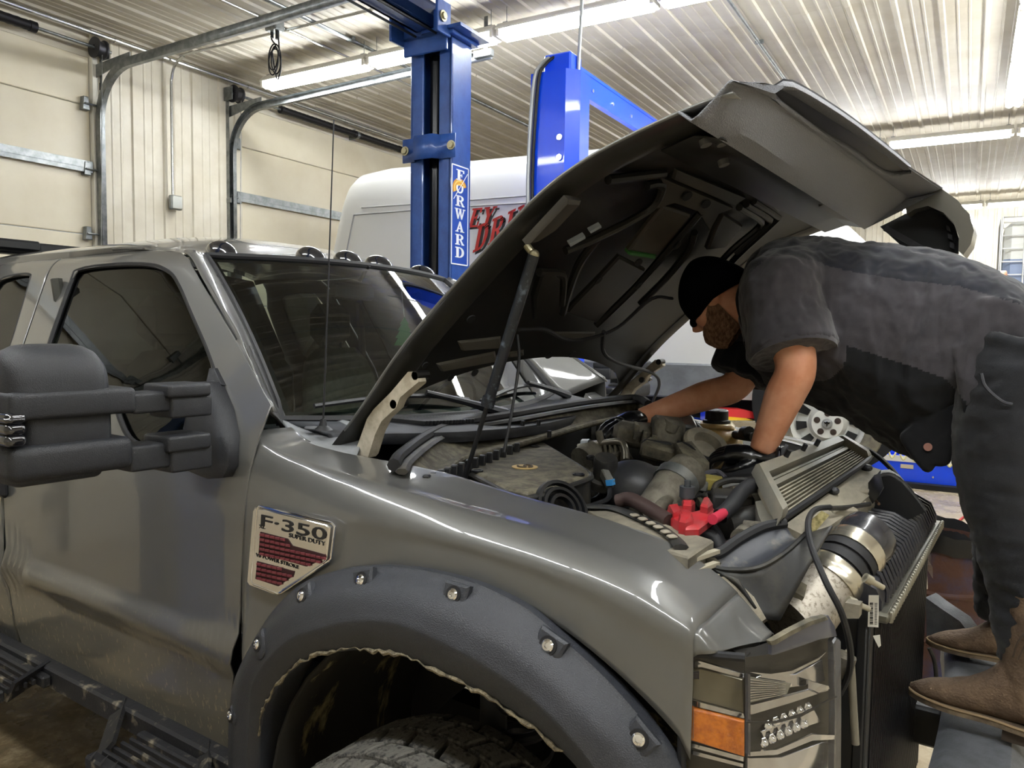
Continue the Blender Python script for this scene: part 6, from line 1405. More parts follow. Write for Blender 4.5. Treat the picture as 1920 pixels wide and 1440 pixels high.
# cooler stack
XF = .705; Y0, Y1 = -.50, .47
zt0 = AY(1620, 1110, Y0).z
FIN = mat('radiator_fins', '#2a2a2b', .5, .4, col2='#8d8c86', scale=60, lo=.60, hi=.68, stretch=(1, 3.0, .12))
b_ = MB(); b_.box((XF-.05, (Y0+Y1)/2, .82), (.09, Y1-Y0, .78)); core = epart('intercooler', b_, FIN)
for k in range(52):
    y = Y0+.03+(Y1-Y0-.05)*k/51; b_ = MB(); b_.box((XF-.004, y, .82), (.006, .005, .76)); epart('cooler_tube', b_, mat('cooler_tube_dark', '#1b1b1d', .4, .5), core)
b_ = MB(); b_.box((XF-.055, Y0-.004, .82), (.10, .012, .80), bev=.003); b_.box((XF-.02, Y0-.008, .82), (.02, .02, .8), bev=.003); epart('cooler_end_plate', b_, BLACK, core)
b_ = MB(); b_.box((XF-.055, Y1+.004, .82), (.10, .012, .80), bev=.003); epart('cooler_end_plate', b_, BLACK, core)
# top tank with ribs
zt_ = 1.205
b_ = MB(); rows = []
for y in (Y0, Y0+.03, 0, Y1-.03, Y1):
    e = .8 if y in (Y0, Y1) else 1; rows.append([Vector((XF+.012, y, zt_)), Vector((XF+.012, y, zt_+.03*e)), Vector((XF-.0, y, zt_+.06*e)), Vector((XF-.05, y, zt_+.085*e)), Vector((XF-.12, y, zt_+.09*e)), Vector((XF-.15, y, zt_+.05*e)), Vector((XF-.15, y, zt_))])
b_.grid(rows); b_.add(rows[0], [tuple(range(7))]); b_.add(rows[-1], [tuple(range(7))]); tt = epart('cooler_tank', b_, mat('tank_black', '#26262b', .35, 0, coat=.3), core, ang=30)
for k in range(26):
    y = Y0+.05+(Y1-Y0-.1)*k/25; b_ = MB(); b_.tube([Vector((XF+.014, y, zt_+.01)), Vector((XF+.014, y, zt_+.034)), Vector((XF+.0, y, zt_+.066)), Vector((XF-.05, y, zt_+.092)), Vector((XF-.12, y, zt_+.096))], .0055, 6); epart('tank_rib', b_, _M['tank_black'], tt) if False else epart('tank_rib', b_, _M['tank_black'], core)
b_ = MB(); b_.box((XF-.05, (Y0+Y1)/2, zt_-.006), (.16, Y1-Y0+.03, .022), bev=.006); epart('crimp_strip', b_, mat('crimp_alu', '#5a584f', .45, .6), core)
for k in range(44): b_ = MB(); b_.box((XF+.031, Y0+(Y1-Y0)*k/43, zt_-.004), (.008, .011, .024), bev=.002); epart('crimp_tab', b_, mat('crimp_tab_alu', '#8b877a', .45, .6), core)
# barcode sticker, clip, bolts on the end plate
ys = Y0-.020
b_ = MB(); b_.prism([AY(u, v, ys) for u, v in ((1629, 1116), (1648, 1116), (1647, 1176), (1627, 1175))], (0, -.001, 0)); bc = epart('barcode_label', b_, mat('paper_white', '#d5d2c8', .6), core)
b_ = MB()
for k in range(14):
    v = 1130+k*3.0; b_.prism([AY(u, vv, ys-.0012) for u, vv in ((1631, v), (1637, v), (1637, v+(1.0 if k % 3 else 2)), (1631, v+(1.0 if k % 3 else 2)))], (0, -.0006, 0)); b_.prism([AY(u, vv, ys-.0012) for u, vv in ((1640, v+1), (1645, v+1), (1645, v+1.8), (1640, v+1.8))], (0, -.0006, 0))
epart('barcode', b_, INK, core, kind='stuff')
b_ = MB(); b_.prism([AY(u, v, ys) for u, v in ((1637, 1192), (1650, 1190), (1652, 1210), (1648, 1214))], (0, -.002, 0)); epart('foam_pad', b_, mat('paper_white', '#d5d2c8', .6), core)
for (u0, v0, u1, v1) in ((1622, 1083, 1656, 1102), (1590, 1126, 1630, 1142)):
    a_, c = AY(u0, v0, -.56), AY(u1, v1, -.535); b_ = MB(); b_.cyl(a_, c, .006, 10); b_.cyl(a_, a_.lerp(c, .35), .010, 10); epart('mount_bolt', b_, mat('pale_bolt', '#a39d8c', .45, .6))
# condenser behind, radiator and shroud
b_ = MB(); b_.box((.585, -.03, .85), (.05, 1.06, .72)); rd = epart('radiator', b_, mat('radiator_dark', '#1c1c1c', .6, .2, col2='#8f8878', scale=40, lo=.62, hi=.7))
for k in range(22): b_ = MB(); b_.box((.595, -.565, .50+k*.032), (.05, .006, .012), (.6, 0, 0)); epart('radiator_fin', b_, BLACK, rd)
b_ = MB(); b_.prism([ept(u, v, .10) for u, v in ((1640, 955), (1642, 905), (1652, 894), (1670, 893), (1690, 905), (1712, 930), (1735, 960), (1700, 975))], (-.02, .12, 0)); epart('fan_shroud', b_, BLACK)
b_ = MB(); b_.tube([ept(u, v, .12) for u, v in ((1642, 900), (1655, 892), (1672, 892), (1692, 905), (1715, 932), (1735, 958))], .007, 8, 4); epart('shroud_edge', b_, BKD)
b_ = MB(); b_.tube([ept(u, v, y) for u, v, y in ((1590, 835, .55), (1625, 842, .52), (1662, 870, .48), (1690, 905, .42), (1697, 935, .36), (1690, 950, .3))], .008, 8, 5); epart('shroud_hoop', b_, RUBBER)
for k in range(3): b_ = MB(); b_.tube([ept(u+k*7, v+k*6, .34) for u, v in ((1668, 905), (1690, 925), (1712, 950))], .004, 6, 4); epart('shroud_rib', b_, BKD)
# hoses hanging down at the front corner
b_ = MB(); b_.tube([ept(u, v, y) for u, v, y in ((1556, 951, -.34), (1530, 955, -.42), (1516, 975, -.52), (1520, 1020, -.64), (1548, 1090, -.70), (1578, 1150, -.70), (1594, 1215, -.66), (1592, 1262, -.62), (1575, 1300, -.60)) ], .0065, 8, 6); epart('overflow_hose', b_, RUBBER)
b_ = MB(); b_.tube([ept(u, v, -.58) for u, v in ((1580, 1235), (1592, 1225), (1596, 1260), (1600, 1330), (1604, 1395))], .008, 10, 5); epart('drain_pipe', b_, mat('pale_pipe', '#6f6a5d', .6))
b_ = MB(); b_.tube([ept(u, v, -.60) for u, v in ((1540, 1265), (1575, 1250), (1585, 1228))], .022, 12, 4); epart('lower_hose', b_, DUSTM)
b_ = MB(); b_.box((.60, -.66, .86), (.06, .14, .5), bev=.01); epart('support_leg', b_, mat('rusty_black', '#201d19', .7, .2, col2='#7a715c', scale=34, lo=.6, hi=.68))
b_ = MB(); b_.prism([ept(u, v, -.6) for u, v in ((1585, 1130), (1612, 1135), (1610, 1160), (1580, 1160))], (0, .03, 0)); epart('pipe_bracket', b_, DUSTL)
# ---------------------------------------------------------------- headlight
HOUSEM = mat('headlamp_bezel', '#34343a', .25, .2, coat=.5); CHR2 = mat('lamp_chrome', (.55,.55,.58,1), .15, 1.0)
def HLs(u, v, o_=0.0):
    """outer lens skin: side part then front part"""
    xc, yc = .602, -.915
    nS = Vector((.30, -1, 0)).normalized(); p = AP(u, v, Vector((xc, yc-.0, 0)) + nS*o_, nS)
    nF = Vector((.95, -.42, .10)).normalized(); q = AP(u, v, Vector((xc, yc, 1.1)) + nF*o_, nF)
    return p if u <= 1397 else q
side_o = [(1289, 1240), (1300, 1229), (1397, 1233), (1397, 1480), (1300, 1480), (1286, 1420)]
front_o = [(1397, 1233), (1440, 1227), (1480, 1213), (1530, 1196), (1560, 1188), (1566, 1230), (1568, 1340), (1566, 1480), (1397, 1480)]
b_ = MB(); b_.prism([HLs(u, v, -.03) for u, v in side_o], (0, .03, 0)); b_.prism([HLs(u+.01, v, -.035) for u, v in front_o], (-.03, .02, 0)); hl = epart('headlight', b_, mat('lamp_back', '#2f2d2a', .3, .4))
def lampp(name, px, o_, m_, th=.006, bev=.002, par=None):
    b_ = MB(); P_ = [HLs(u, v, o_) for u, v in px]; n_ = (P_[1]-P_[0]).cross(P_[2]-P_[0]).normalized(); n_ = n_ if n_.dot(CAM-P_[0]) > 0 else -n_
    b_.prism(P_, n_*th, bev); return epart(name, b_, m_, hl)
lampp('side_reflector', [(1297, 1252), (1312, 1250), (1394, 1272), (1394, 1334), (1297, 1308)], -.02, mat('smoke_reflector', '#6c6757', .22, .5))
lampp('reflector_tab', [(1298, 1258), (1311, 1259), (1311, 1272), (1298, 1271)], -.012, mat('tab_dark', '#2a2228', .4))
AMB = mat('amber_lens', '#d9780c', .25, 0, col2='#b75f08', scale=60, coat=.6, bump=.3, bscale=200)
lampp('turn_signal', [(1290, 1322), (1300, 1324), (1396, 1348), (1396, 1413), (1300, 1384), (1289, 1381)], -.014, AMB, .012)
lampp('turn_signal_edge', [(1299, 1323), (1301, 1323.5), (1301, 1384), (1299, 1383.5)], -.001, mat('amber_dark', '#8a4a0a', .4), .002, 0)
for px in ([(1297, 1238), (1310, 1236), (1396, 1262), (1396, 1270), (1312, 1248), (1297, 1250)], [(1297, 1310), (1394, 1336), (1396, 1345), (1295, 1320)], [(1294, 1390), (1396, 1417), (1396, 1426), (1294, 1398)], [(1296, 1404), (1396, 1430), (1396, 1437), (1297, 1412)]): lampp('chrome_strip', px, -.014, CHR2, .005)
lampp('lamp_pillar', [(1397.5, 1262), (1402, 1262), (1402, 1415), (1397.5, 1412)], -.012, HOUSEM, .006, 0)
# high beam bowl (top), low beam, LED row, lower trim
lampp('upper_reflector', [(1400, 1275), (1430, 1262), (1490, 1262), (1540, 1235), (1545, 1275), (1510, 1285), (1470, 1290)], -.024, CHR2, .004)
lampp('ribbed_reflector', [(1402, 1268), (1480, 1280), (1472, 1300), (1402, 1316)], -.016, mat('ribbed_chrome', '#8d8d88', .3, .8), .004, 0)
for k in range(9): lampp('reflector_rib', [(1403, 1272+k*5), (1470, 1281+k*2.4), (1470, 1282+k*2.4), (1403, 1273.6+k*5)], -.011, CHR2, .003, 0)
lampp('lower_reflector', [(1404, 1320), (1475, 1300), (1545, 1282), (1550, 1292), (1480, 1318), (1404, 1338)], -.02, CHR2, .006)
lampp('chrome_wing', [(1512, 1274), (1550, 1284), (1552, 1290), (1530, 1300), (1512, 1290)], -.012, CHR2, .006)
lampp('lamp_divider', [(1398, 1352), (1450, 1352), (1500, 1338), (1566, 1304), (1566, 1307), (1500, 1343), (1450, 1356), (1398, 1355)], -.004, BLACK, .003, 0)
lampp('upper_brow', [(1400, 1258), (1440, 1262), (1480, 1256), (1530, 1232), (1545, 1220), (1530, 1236), (1480, 1262), (1440, 1268)], -.014, CHR2, .006, 0)
for k in range(2):
    for j in range(6):
        u = 1432+j*15+k*7; v = 1378-j*7+k*-24+ (14 if k == 0 else 6); c = HLs(u, v, -.02); nF = Vector((.95, -.42, .1)).normalized()
        b_ = MB(); b_.lathe([(.009, 0), (.006, .006), (0, .010)], c, nF, 6); epart('led_facet', b_, CHROME, hl)
lampp('led_tray', [(1424, 1370), (1500, 1332), (1525, 1330), (1536, 1352), (1470, 1375), (1430, 1395)], -.030, CHR2, .004)
lampp('lower_trim', [(1399, 1408), (1450, 1404), (1520, 1374), (1562, 1376), (1562, 1384), (1520, 1386), (1450, 1414), (1399, 1416)], -.014, CHR2, .006)
lampp('lower_bowl', [(1400, 1420), (1460, 1418), (1540, 1390), (1560, 1392), (1562, 1480), (1400, 1480)], -.028, CHR2, .004)
lampp('lamp_top_trim', [(1440, 1198), (1480, 1180), (1520, 1156), (1546, 1152), (1558, 1172), (1562, 1190), (1530, 1197), (1480, 1214), (1440, 1226)], -.02, mat('top_trim_plastic', '#4a4a52', .3, 0, coat=.5), .012, .004)
lampp('lamp_top_cap', [(1436, 1200), (1470, 1180), (1510, 1160), (1540, 1152), (1546, 1158), (1515, 1168), (1475, 1188), (1440, 1208)], -.012, DUST, .012, .004)
lampp('lamp_edge', [(1558, 1190), (1566, 1196), (1568, 1340), (1566, 1480), (1552, 1480), (1554, 1340), (1552, 1200)], -.02, mat('edge_smoke', '#33343a', .25, 0, coat=.6), .012, .003)
CLEAR = glass_mat('clear_lamp_lens', (.93,.94,.95,1), 1.45)
b_ = MB(); b_.add([HLs(u, v, .004) for u, v in side_o], [tuple(range(len(side_o)))]); b_.add([HLs(u+.01, v, .004) for u, v in front_o], [tuple(range(len(front_o)))]); epart('lamp_lens', b_, CLEAR, hl)
b_ = MB(); b_.tube([HLs(u, v, .002) for u, v in ((1286, 1480), (1278, 1430), (1281, 1330), (1284, 1250), (1290, 1236), (1305, 1226), (1350, 1229), (1397, 1233))], .008, 8, 4); epart('lamp_gasket', b_, RUBBER, hl)
hl_m = mirrored(hl, truck)
for ch in list(hl.children):
    if ch.name.split('.')[0] in ('turn_signal', 'lamp_lens', 'side_reflector', 'upper_reflector', 'lower_bowl'): mirrored(ch, hl_m)
# ---------------------------------------------------------------- front bumper the man stands on
BMP = mat('grey_bumper_coat', '#6a6d72', .5, .1, col2='#5a5d61', scale=20, bump=.25, bscale=300)
b_ = MB(); rows = []
for y in [-.95+.1*i for i in range(20)]:
    k = (y/.95)**2; xf = .98-.10*k; xb = .78-.07*k
    rows.append([Vector((xb, y, .60)), Vector((xb, y, .70)), Vector((xb+.03, y, .725)), Vector((xf-.03, y, .725)), Vector((xf, y, .695)), Vector((xf+.005, y, .45)), Vector((xf-.05, y, .38))])
b_.grid(rows); bump = epart('front_bumper', b_, BMP, solid=.006)
for y in (-.36, .36): b_ = MB(); b_.box((.70, y, .62), (.3, .09, .12), bev=.01); epart('bumper_bracket', b_, BLACK)
wing = [AY(u, v, .75) for u, v in ((1735, 1120), (1760, 1138), (1800, 1165), (1815, 1185), (1818, 1215), (1790, 1225), (1738, 1200))]
b_ = MB(); b_.prism(wing, (.03, .05, .01), .006); epart('bumper_wing', b_, BMP, bump)
b_ = MB(); b_.box((.64, 0, .62), (.06, 1.0, .1), bev=.01); epart('lower_crossmember', b_, BLACK)
b_ = MB(); b_.tube([AY(u, v, .35) for u, v in ((1742, 1215), (1752, 1240), (1756, 1280), (1754, 1310))], .006, 8, 4); epart('bumper_wire', b_, BKD)
# ================================================================== THE MECHANIC
from mathutils import noise as mnoise
def remeshed(mb, voxel, sm=6, name='m'):
    me = mb.mesh(name); o = bpy.data.objects.new(name, me); COL.objects.link(o)
    md = o.modifiers.new('r', 'REMESH'); md.mode = 'VOXEL'; md.voxel_size = voxel; md.use_smooth_shade = True
    if sm: s_ = o.modifiers.new('s', 'SMOOTH'); s_.factor = .5; s_.iterations = sm
    bpy.context.view_layer.update(); dg = bpy.context.evaluated_depsgraph_get()
    out = bpy.data.meshes.new_from_object(o.evaluated_get(dg)); bpy.data.objects.remove(o); out.name = name; return out
def wrinkle(me, amp, sc, stretch=(1, 1, 1), keep=None):
    me.update()
    nr = [v.normal.copy() for v in me.vertices]
    for v, n_ in zip(me.vertices, nr):
        c = v.co; q = Vector((c.x*stretch[0], c.y*stretch[1], c.z*stretch[2]))*sc
        d_ = mnoise.noise(q)*.65 + mnoise.noise(q*2.3)*.35; d_ = (1-abs(d_)*2)*.6 + d_*.4
        v.co = c + n_*amp*d_*(keep(c) if keep else 1)
    me.update()
def skinobj(name, me, m_, parent):
    for p in me.polygons: p.use_smooth = True
    mats = m_ if isinstance(m_, (list, tuple)) else [m_]
    for x in mats: me.materials.append(x)
    o = bpy.data.objects.new(name, me); COL.objects.link(o); o.parent = parent; return o
base = Vector((.86, .42, .725))
man = thing('person', 'mechanic in black beanie and two-tone work shirt leaning into the engine bay', 'person', base)
def W(p): return Vector(p) - base           # world point -> person coordinates
def Pm(u, v, y): return AY(u, v, y) - base
YC = .30
# --- key joints
sh_n, el_n, wr_n = Pm(1462, 545, .10), Pm(1492, 690, .02), Pm(1428, 846, .02)
sh_f, el_f, wr_f = Pm(1440, 600, .48), Pm(1380, 722, .40), Pm(1202, 784, .20)
hip_c, neck = Pm(1885, 610, YC), Pm(1425, 560, YC)
hd = Pm(1341, 561, .27)
Hf = Vector((-.66, -.10, -.74)).normalized(); Hu = Vector((-.74, .02, .67)); Hu = (Hu - Hf*Hu.dot(Hf)).normalized(); Hs = Hu.cross(Hf).normalized()     # face, crown, side
def H(f, s, u): return hd + Hf*f + Hs*s + Hu*u
# --- body: one continuous skin
b_ = MB()
rows = []
for i in range(15):
    t = math.pi*i/14
    rr_ = math.sin(t); row = []
    for k in range(20):
        a_ = 2*math.pi*k/20; f = math.cos(a_)*rr_; s = math.sin(a_)*rr_; u = math.cos(t)
        wd = .076 - .014*max(0, -u); dp_h = .098 if f > 0 else .10
        row.append(H(f*dp_h + (.012 if u < -.2 else 0)*max(0, f), s*wd, u*.118))
    rows.append(row)
b_.grid(rows, True)
b_.ball(H(.062, 0, -.085), .042, 14, 10, (1, 1, .9))                                    # chin
b_.tube([H(.088, 0, .018), H(.104, 0, -.012), H(.120, 0, -.032)], [.010, .013, .016], 10, 3)   # nose
for s in (-1, 1):
    b_.ball(H(.07, s*.036, .012), .026, 10, 8, (1, 1, .6)); b_.ball(H(.066, s*.045, -.03), .028, 10, 8)     # brow, cheek
    b_.ball(H(-.012, s*.076, -.012), .026, 12, 8, (.8, .5, 1.2))                                            # ear
b_.tube([H(.085, -.02, -.062), H(.09, 0, -.060), H(.085, .02, -.062)], .009, 8, 3)                        # lips
b_.tube([H(-.02, 0, -.05), H(-.05, 0, -.10), neck + Vector((.02, 0, .0))], [.058, .06, .07], 16, 4)
b_.tube([neck, Pm(1500, 600, YC), Pm(1650, 610, YC), hip_c], [.10, .15, .15, .15], 20, 4)
b_.tube([sh_f + Vector((.06, -.1, .02)), sh_n + Vector((.06, .1, 0))], .08, 14)
b_.tube([sh_n, sh_n.lerp(el_n, .5), el_n, el_n.lerp(wr_n, .35), wr_n], [.068, .063, .056, .055, .036], 16, 5)
b_.tube([sh_f, sh_f.lerp(el_f, .5), el_f, el_f.lerp(wr_f, .35), wr_f], [.068, .060, .053, .052, .034], 16, 5)
for hp, kn, an in ((Pm(1925, 640, .2), Pm(1895, 985, .16), Pm(1925, 1225, .16)), (Pm(1925, 640, .42), Pm(1890, 960, .62), Pm(1880, 1160, .68))): b_.tube([hp, kn, an], [.085, .058, .042], 14, 5)
me = remeshed(b_, .0065, 3, 'body')
EYE = Pm(0, 0, 0) if False else None
body = skinobj('body', me, SKIN, man)
for s in (-1, 1):
    b_ = MB(); b_.ball(H(.088, s*.033, -.002), .010, 12, 8); build('eye', b_, mat('eye_dark', '#2a211c', .2), man)
# --- beard and brows
b_ = MB()
BRD = mat('auburn_beard', '#8d6a50', .9, 0, col2='#5d3f2c', scale=120, bump=.8, bscale=260, stretch=(1, 1, .4))
rows = []
for i in range(13):
    row = []
    for j in range(29):
        an = R(-100+200*j/28); fr = max(0, math.cos(an)); ub = lerp(-.06, -.50, fr**.7); uu = lerp(ub, -1.12, i/12)
        r_ = math.sqrt(max(0, 1-(uu/1.16)**2)); o_ = (.004+.014*fr)*min(1, .3+i/4)
        row.append(H(math.cos(an)*(.092*r_+o_) + .034*fr*max(0, -uu-.2) + .012, math.sin(an)*(.070*r_+o_*.7), uu*.118 - .014*fr*max(0, -uu-.3)))
    rows.append(row)
b_.grid(rows); b_.grid([[p.lerp(H(.02, 0, -.05), .25) for p in rr2] for rr2 in rows])
me = b_.mesh('beard'); shade(me, 80); wrinkle(me, .004, 90); skinobj('beard', me, BRD, man)
for s in (-1, 1): b_ = MB(); b_.tube([H(.092, s*.016, .018), H(.090, s*.034, .024), H(.076, s*.052, .018)], [.005, .006, .003], 8, 3); build('eyebrow', b_, BRD, man)
# --- beanie
BEAN = mat('black_knit', '#020305', .95, 0, bump=.5, bscale=300, spec=.15)
b_ = MB(); rows = []
for i in range(12):
    t = i/11; th = t*R(100); row = []
    for k in range(28):
        a_ = 2*math.pi*k/28; f, s = math.cos(a_), math.sin(a_)
        r_f = (.112 if f > 0 else .128)*math.sin(th); u = math.cos(th)*.138 + .012
        u -= (.028*max(0, -f) )*math.sin(th); slump = -.035*max(0, 1-t*1.6)
        row.append(H(f*r_f + slump - .006, s*.094*math.sin(th), u))
    rows.append(row)
rows.append([p.lerp(hd, .06) for p in rows[-1]])
b_.grid(rows, True); me = remeshed(b_, .006, 2, 'beanie') if False else b_.mesh('beanie')
bn = build('beanie', me, BEAN, man, ang=70); sd = bn.modifiers.new('t', 'SOLIDIFY'); sd.thickness = .008; sb = bn.modifiers.new('ss', 'SUBSURF'); sb.levels = sb.render_levels = 1
b_ = MB(); b_.tube([p.lerp(hd, -.03) for p in rows[-2]], .013, 8, closed=True, squash=.6); build('beanie_cuff', b_, BEAN, man)
# --- shirt: loft over the bent back, plus sleeves
secs = [(1400, 512, 625, .095), (1420, 478, 690, .17), (1450, 457, 728, .215), (1500, 449, 752, .235), (1560, 453, 775, .235), (1620, 460, 806, .225), (1680, 466, 842, .215), (1730, 472, 866, .205), (1770, 481, 850, .20), (1805, 492, 800, .205), (1840, 506, 760, .21), (1880, 524, 700, .21), (1925, 548, 665, .20), (1960, 570, 655, .18)]
b_ = MB(); rows = []
for u, v0, v1, wd in secs:
    a_, c = Pm(u, v0, YC), Pm(u, v1, YC-.06); mid = (a_+c)/2; hh = (a_.z-c.z)/2; row = []
    for k in range(28):
        an = 2*math.pi*k/28; cs, sn = math.cos(an), math.sin(an)
        wy = wd*(1 if sn > -.2 else lerp(1, .45, (-.2-sn)/.8))
        row.append(Vector((mid.x, mid.y+.03+wy*math.copysign(abs(cs)**.8, cs), mid.z + hh*math.copysign(abs(sn)**.85, sn))))
    rows.append(row)
b_.grid(rows, True); b_.add(rows[0], [tuple(range(28))]); b_.add(rows[-1], [tuple(range(28))[::-1]])
slv_end = sh_n.lerp(el_n, .80)
b_.tube([sh_n + Vector((.06, .07, .02)), sh_n + Vector((.005, -.005, .01)), sh_n.lerp(el_n, .4), slv_end], [.10, .108, .112, .118], 20, 4)
slf_end = sh_f.lerp(el_f, .86)
b_.tube([sh_f + Vector((.06, -.06, .03)), sh_f, sh_f.lerp(el_f, .5), slf_end], [.09, .105, .105, .10], 18, 4)
# hanging tails of the open shirt front
tl = [Pm(u, v, .16) for u, v in ((1690, 820), (1720, 862), (1738, 884), (1748, 866), (1775, 872), (1790, 806), (1800, 760), (1730, 780))]
b_.prism(tl, (0, .03, 0))
t2 = [Pm(u, v, .09) for u, v in ((1790, 650), (1805, 735), (1812, 775), (1822, 735), (1848, 712), (1862, 668), (1830, 640))]
b_.prism(t2, (0, .03, 0)); t3 = [Pm(u, v, .10) for u, v in ((1840, 560), (1900, 566), (1916, 580), (1912, 632), (1850, 628), (1820, 640))]
b_.prism(t3, (0, .03, 0))
me = remeshed(b_, .0055, 8, 'work_shirt')
wrinkle(me, .016, 7.5, (1.6, 1.0, .55)); wrinkle(me, .006, 22, (1, 1, .6))
NAVY = mat('navy_twill', '#0f1220', .9, 0, col2='#0b0d17', scale=20, bump=.25, bscale=900, sheen=.25); GREYC = mat('grey_twill', '#3a373c', .92, 0, col2='#323035', scale=24, bump=.25, bscale=900, sheen=.25); NAVD = mat('dark_navy_twill', '#07090f', .92, 0, bump=.25, bscale=900, sheen=.1)
shirt = skinobj('work_shirt', me, [NAVY, GREYC, NAVD], man)
def proj(p):
    d_ = p - CAM; z = d_.dot(CF); return 960+FPX*d_.dot(CR)/z, 720-FPX*d_.dot(CU)/z
hi_line = ([1400, 1440, 1475, 1545, 1600, 1700, 1800, 1900, 1960], [520, 486, 480, 497, 510, 526, 537, 566, 585]); lo_line = ([1400, 1540, 1600, 1700, 1770, 1800, 1830, 1960], [640, 634, 652, 684, 708, 740, 780, 800])
axis_s, axis_f = sh_n, sh_f
for p in me.polygons:
    c = p.center + base; u, v = proj(c); lc_ = p.center
    d_near = (lc_ - sh_n).length
    t = max(0, min(1, (lc_-sh_n).dot(slv_end-sh_n)/(slv_end-sh_n).length_squared)); ds = (lc_ - sh_n.lerp(slv_end, t)).length
    tf = max(0, min(1, (lc_-sh_f).dot(slf_end-sh_f)/(slf_end-sh_f).length_squared)); df = (lc_ - sh_f.lerp(slf_end, tf)).length
    if df < .135 and lc_.y > .0 and v > 560: p.material_index = 2
    elif ds < .14 and lc_.y < -.14: p.material_index = 1 if v > interp(u, *hi_line)-4 else 0
    elif v < interp(u, *hi_line): p.material_index = 0
    elif v < interp(u, *lo_line): p.material_index = 1 if lc_.y < .05 else 0
    else: p.material_index = 2
# sleeve hem and collar as parts
for c, ax, r_ in ((slv_end, el_n-sh_n, .116),):
    b_ = MB(); b_.lathe([(r_-.012, -.004), (r_+.004, -.012), (r_+.006, .0), (r_+.003, .012), (r_-.012, .006)], c, ax, 24); build('sleeve_hem', b_, GREYC, man)
b_ = MB(); b_.tube([Pm(1398, 520, .20), Pm(1386, 560, .18), Pm(1398, 610, .17), Pm(1416, 650, .18), Pm(1405, 640, .34), Pm(1390, 560, .40)], .016, 8, 5, squash=.5); build('collar', b_, NAVD, man)
b_ = MB(); c = Pm(1740, 838, .145); b_.lathe([(0, .002), (.011, .002), (.011, 0), (0, 0)], c, (-.1, -1, 0), 16); build('shirt_patch', b_, mat('skin_patch', '#9a6f63', .6), man)
# --- trousers
b_ = MB()
b_.tube([Pm(1960, 600, YC), Pm(1925, 650, YC)], [.165, .16], 22)
b_.tube([Pm(1925, 645, .2), Pm(1897, 760, .18), Pm(1884, 870, .17), Pm(1898, 985, .16), Pm(1924, 1090, .16), Pm(1926, 1175, .16), Pm(1930, 1235, .16)], [.14, .125, .112, .092, .084, .072, .062], 22, 4)
b_.tube([Pm(1925, 645, .42), Pm(1905, 780, .5), Pm(1890, 950, .6), Pm(1885, 1070, .66), Pm(1880, 1150, .69)], [.14, .12, .09, .08, .07], 20, 4)
me = remeshed(b_, .009, 4, 'trousers'); wrinkle(me, .017, 10, (.7, .7, 1.5)); wrinkle(me, .005, 30, (.7, .7, 1.3))
TRO = mat('black_denim', '#111217', .88, 0, col2='#191b21', scale=9, bump=.3, bscale=700, sheen=.2); skinobj('trousers', me, TRO, man)
b_ = MB(); b_.tube([Pm(1840, 700, .045), Pm(1848, 725, .04), Pm(1878, 752, .035), Pm(1898, 758, .04)], .004, 6, 4); build('pocket_seam', b_, mat('seam_grey', '#3a3b40', .8), man)
# --- boots
LEATH = mat('brown_suede_boot', '#5a493a', .85, 0, col2='#6e5a47', scale=14, bump=.35, bscale=160); SOLE = mat('boot_sole', '#7a6a55', .8, 0, col2='#4a3f33', scale=18)
def boot(toe, heel_dx, yaw, tilt, sc=1.0):
    """toe: position of the toe tip (person coords); boot runs to +x from it"""
    M = Matrix.Rotation(yaw, 3, 'Z') @ Matrix.Rotation(tilt, 3, 'Y')
    T = lambda x, y, z: toe + M @ Vector((x*sc, y*sc, z*sc))
    b_ = MB(); rows = []
    for x, hw, zt_, zb in ((0, .006, .030, .018), (.02, .028, .046, .016), (.05, .042, .060, .016), (.09, .050, .074, .016), (.13, .050, .092, .016), (.17, .046, .125, .018), (.20, .044, .165, .02), (.235, .044, .18, .022), (.27, .043, .17, .024), (.30, .036, .13, .026), (.312, .018, .09, .03)):
        rows.append([T(x, hw*math.copysign(abs(math.cos(a_))**.8, math.cos(a_)), (zt_+zb)/2 + (zt_-zb)/2*math.sin(a_)) for a_ in [2*math.pi*k/18 for k in range(18)]])
    b_.grid(rows, True); b_.add(rows[0], [tuple(range(18))]); b_.add(rows[-1], [tuple(range(18))[::-1]])
    b_.tube([T(.245, 0, .10), T(.25, 0, .19), T(.252, 0, .30), T(.25, 0, .40)], [.05, .055, .066, .07], 20, 4)
    me = remeshed(b_, .006, 5, 'boot'); wrinkle(me, .0035, 26); bo_ = skinobj('boot', me, LEATH, man)
    b_ = MB(); ol_ = [(0, 0), (.02, .034), (.06, .052), (.11, .058), (.16, .05), (.2, .045), (.27, .048), (.31, .03), (.318, 0)]
    lp_ = smooth([Vector((x, y, 0)) for x, y in ol_] + [Vector((x, -y, 0)) for x, y in ol_[-2:0:-1]], 3, True)
    b_.prism([T(p.x-.004, p.y*1.04, .012) for p in lp_], M @ Vector((0, 0, .014*sc)), .003); build('boot_sole', b_, SOLE, bo_)
    b_ = MB(); b_.tube([T(p.x-.002, p.y*1.03, .027) for p in lp_], .0035*sc, 6, closed=True); build('boot_welt', b_, mat('welt_tan', '#8a7558', .8), bo_)
    b_ = MB(); b_.prism([T(x, y, -.018) for x, y in ((.22, -.04), (.31, -.03), (.318, 0), (.31, .03), (.22, .04))], M @ Vector((0, 0, .032*sc)), 0); build('boot_heel', b_, mat('heel_dark', '#3a3028', .8), bo_)
    for k in range(3):
        b_ = MB(); b_.tube([T(.225+.012*k, -.060-.004*k, .20+.0*k), T(.235+.014*k, -.066, .25), T(.262, -.066, .29+.012*k), T(.285-.01*k, -.062, .24)], .0022, 6, 5); build('boot_stitch', b_, mat('stitch_brown', '#43362a', .8), bo_)
    return bo_
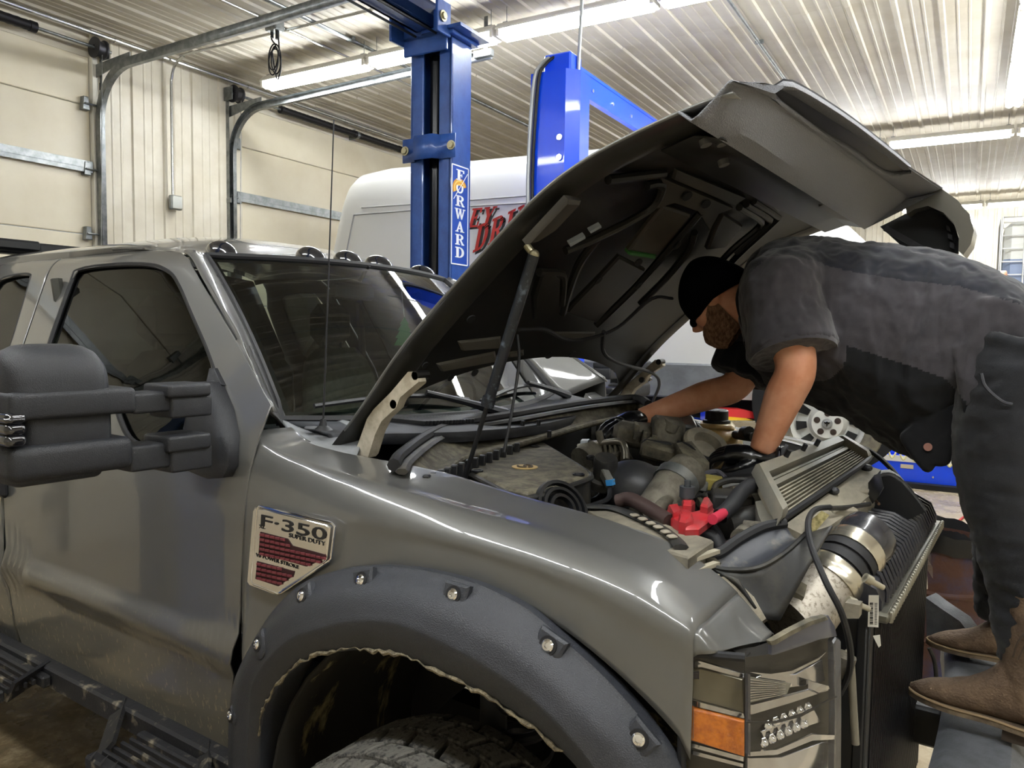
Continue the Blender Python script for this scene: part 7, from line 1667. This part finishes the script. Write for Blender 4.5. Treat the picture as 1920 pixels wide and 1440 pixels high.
tn = AY(1702, 1302, .16); tn.z = max(tn.z, .745); boot(W(tn), .3, R(-6), R(3), 1.06)
tf_ = AY(1738, 1200, .66); boot(W(tf_) + Vector((0, 0, -.02)), .3, R(4), R(2), .98)
# --- gloves: five separate bent fingers each
GLV = mat('black_nitrile', '#0a0b0e', .28, 0, coat=.25, bump=.12, bscale=60)
def glove(wr, dr, up, side, sc=1.0, curl=1.0):
    """wr wrist point, dr hand direction, up back-of-hand normal, side thumb side"""
    T = lambda x, y, z: wr + (dr*x + side*y + up*z)*sc
    b_ = MB()
    b_.tube([T(-.05, 0, 0), T(-.01, 0, 0), T(.04, 0, .004), T(.085, 0, .0)], [.036, .035, .042, .040], 16, 4, squash=.72)
    for i, (y, L_) in enumerate(((.030, .070), (.010, .078), (-.010, .073), (-.029, .058))):
        a1, a2, a3 = R(25*curl), R(70*curl), R(105*curl); p = T(.085, y, .004); pts = [T(.06, y*.8, .004), p]; x, z = .085, .004
        for an, l in ((a1, L_*.5), (a2, L_*.32), (a3, L_*.26)): x += l*math.cos(an); z -= l*math.sin(an); pts.append(T(x, y*1.08, z))
        b_.tube(pts, [.0115, .0115, .0105, .0095, .008], 10, 3)
    b_.tube([T(.01, .026, -.004), T(.04, .050, -.014), T(.07, .056, -.026), T(.088, .046, -.034)], [.016, .0135, .011, .009], 10, 4)
    me = remeshed(b_, .004, 2, 'glove'); wrinkle(me, .0016, 60); g = skinobj('glove', me, GLV, man)
    b_ = MB(); b_.lathe([(.034*sc, 0), (.0375*sc, .004), (.035*sc, .008)], T(-.052, 0, 0), dr, 20); build('glove_cuff', b_, GLV, g)
    return g
dn = (Pm(1345, 838, .0) - wr_n).normalized(); ns = Vector((-.15, -.97, .15)); upn = Vector((-.1, -.25, 1)); upn = (upn - dn*upn.dot(dn)).normalized(); sdn = dn.cross(upn).normalized()
glove(wr_n + (wr_n-el_n).normalized()*.02, dn, upn, -sdn, 1.08, .9)
df_ = (Pm(1112, 812, .02) - wr_f).normalized(); upf = Vector((.1, -.3, 1)); upf = (upf - df_*upf.dot(df_)).normalized(); sdf = df_.cross(upf).normalized()
glove(wr_f, df_, upf, sdf, 1.05, .45)
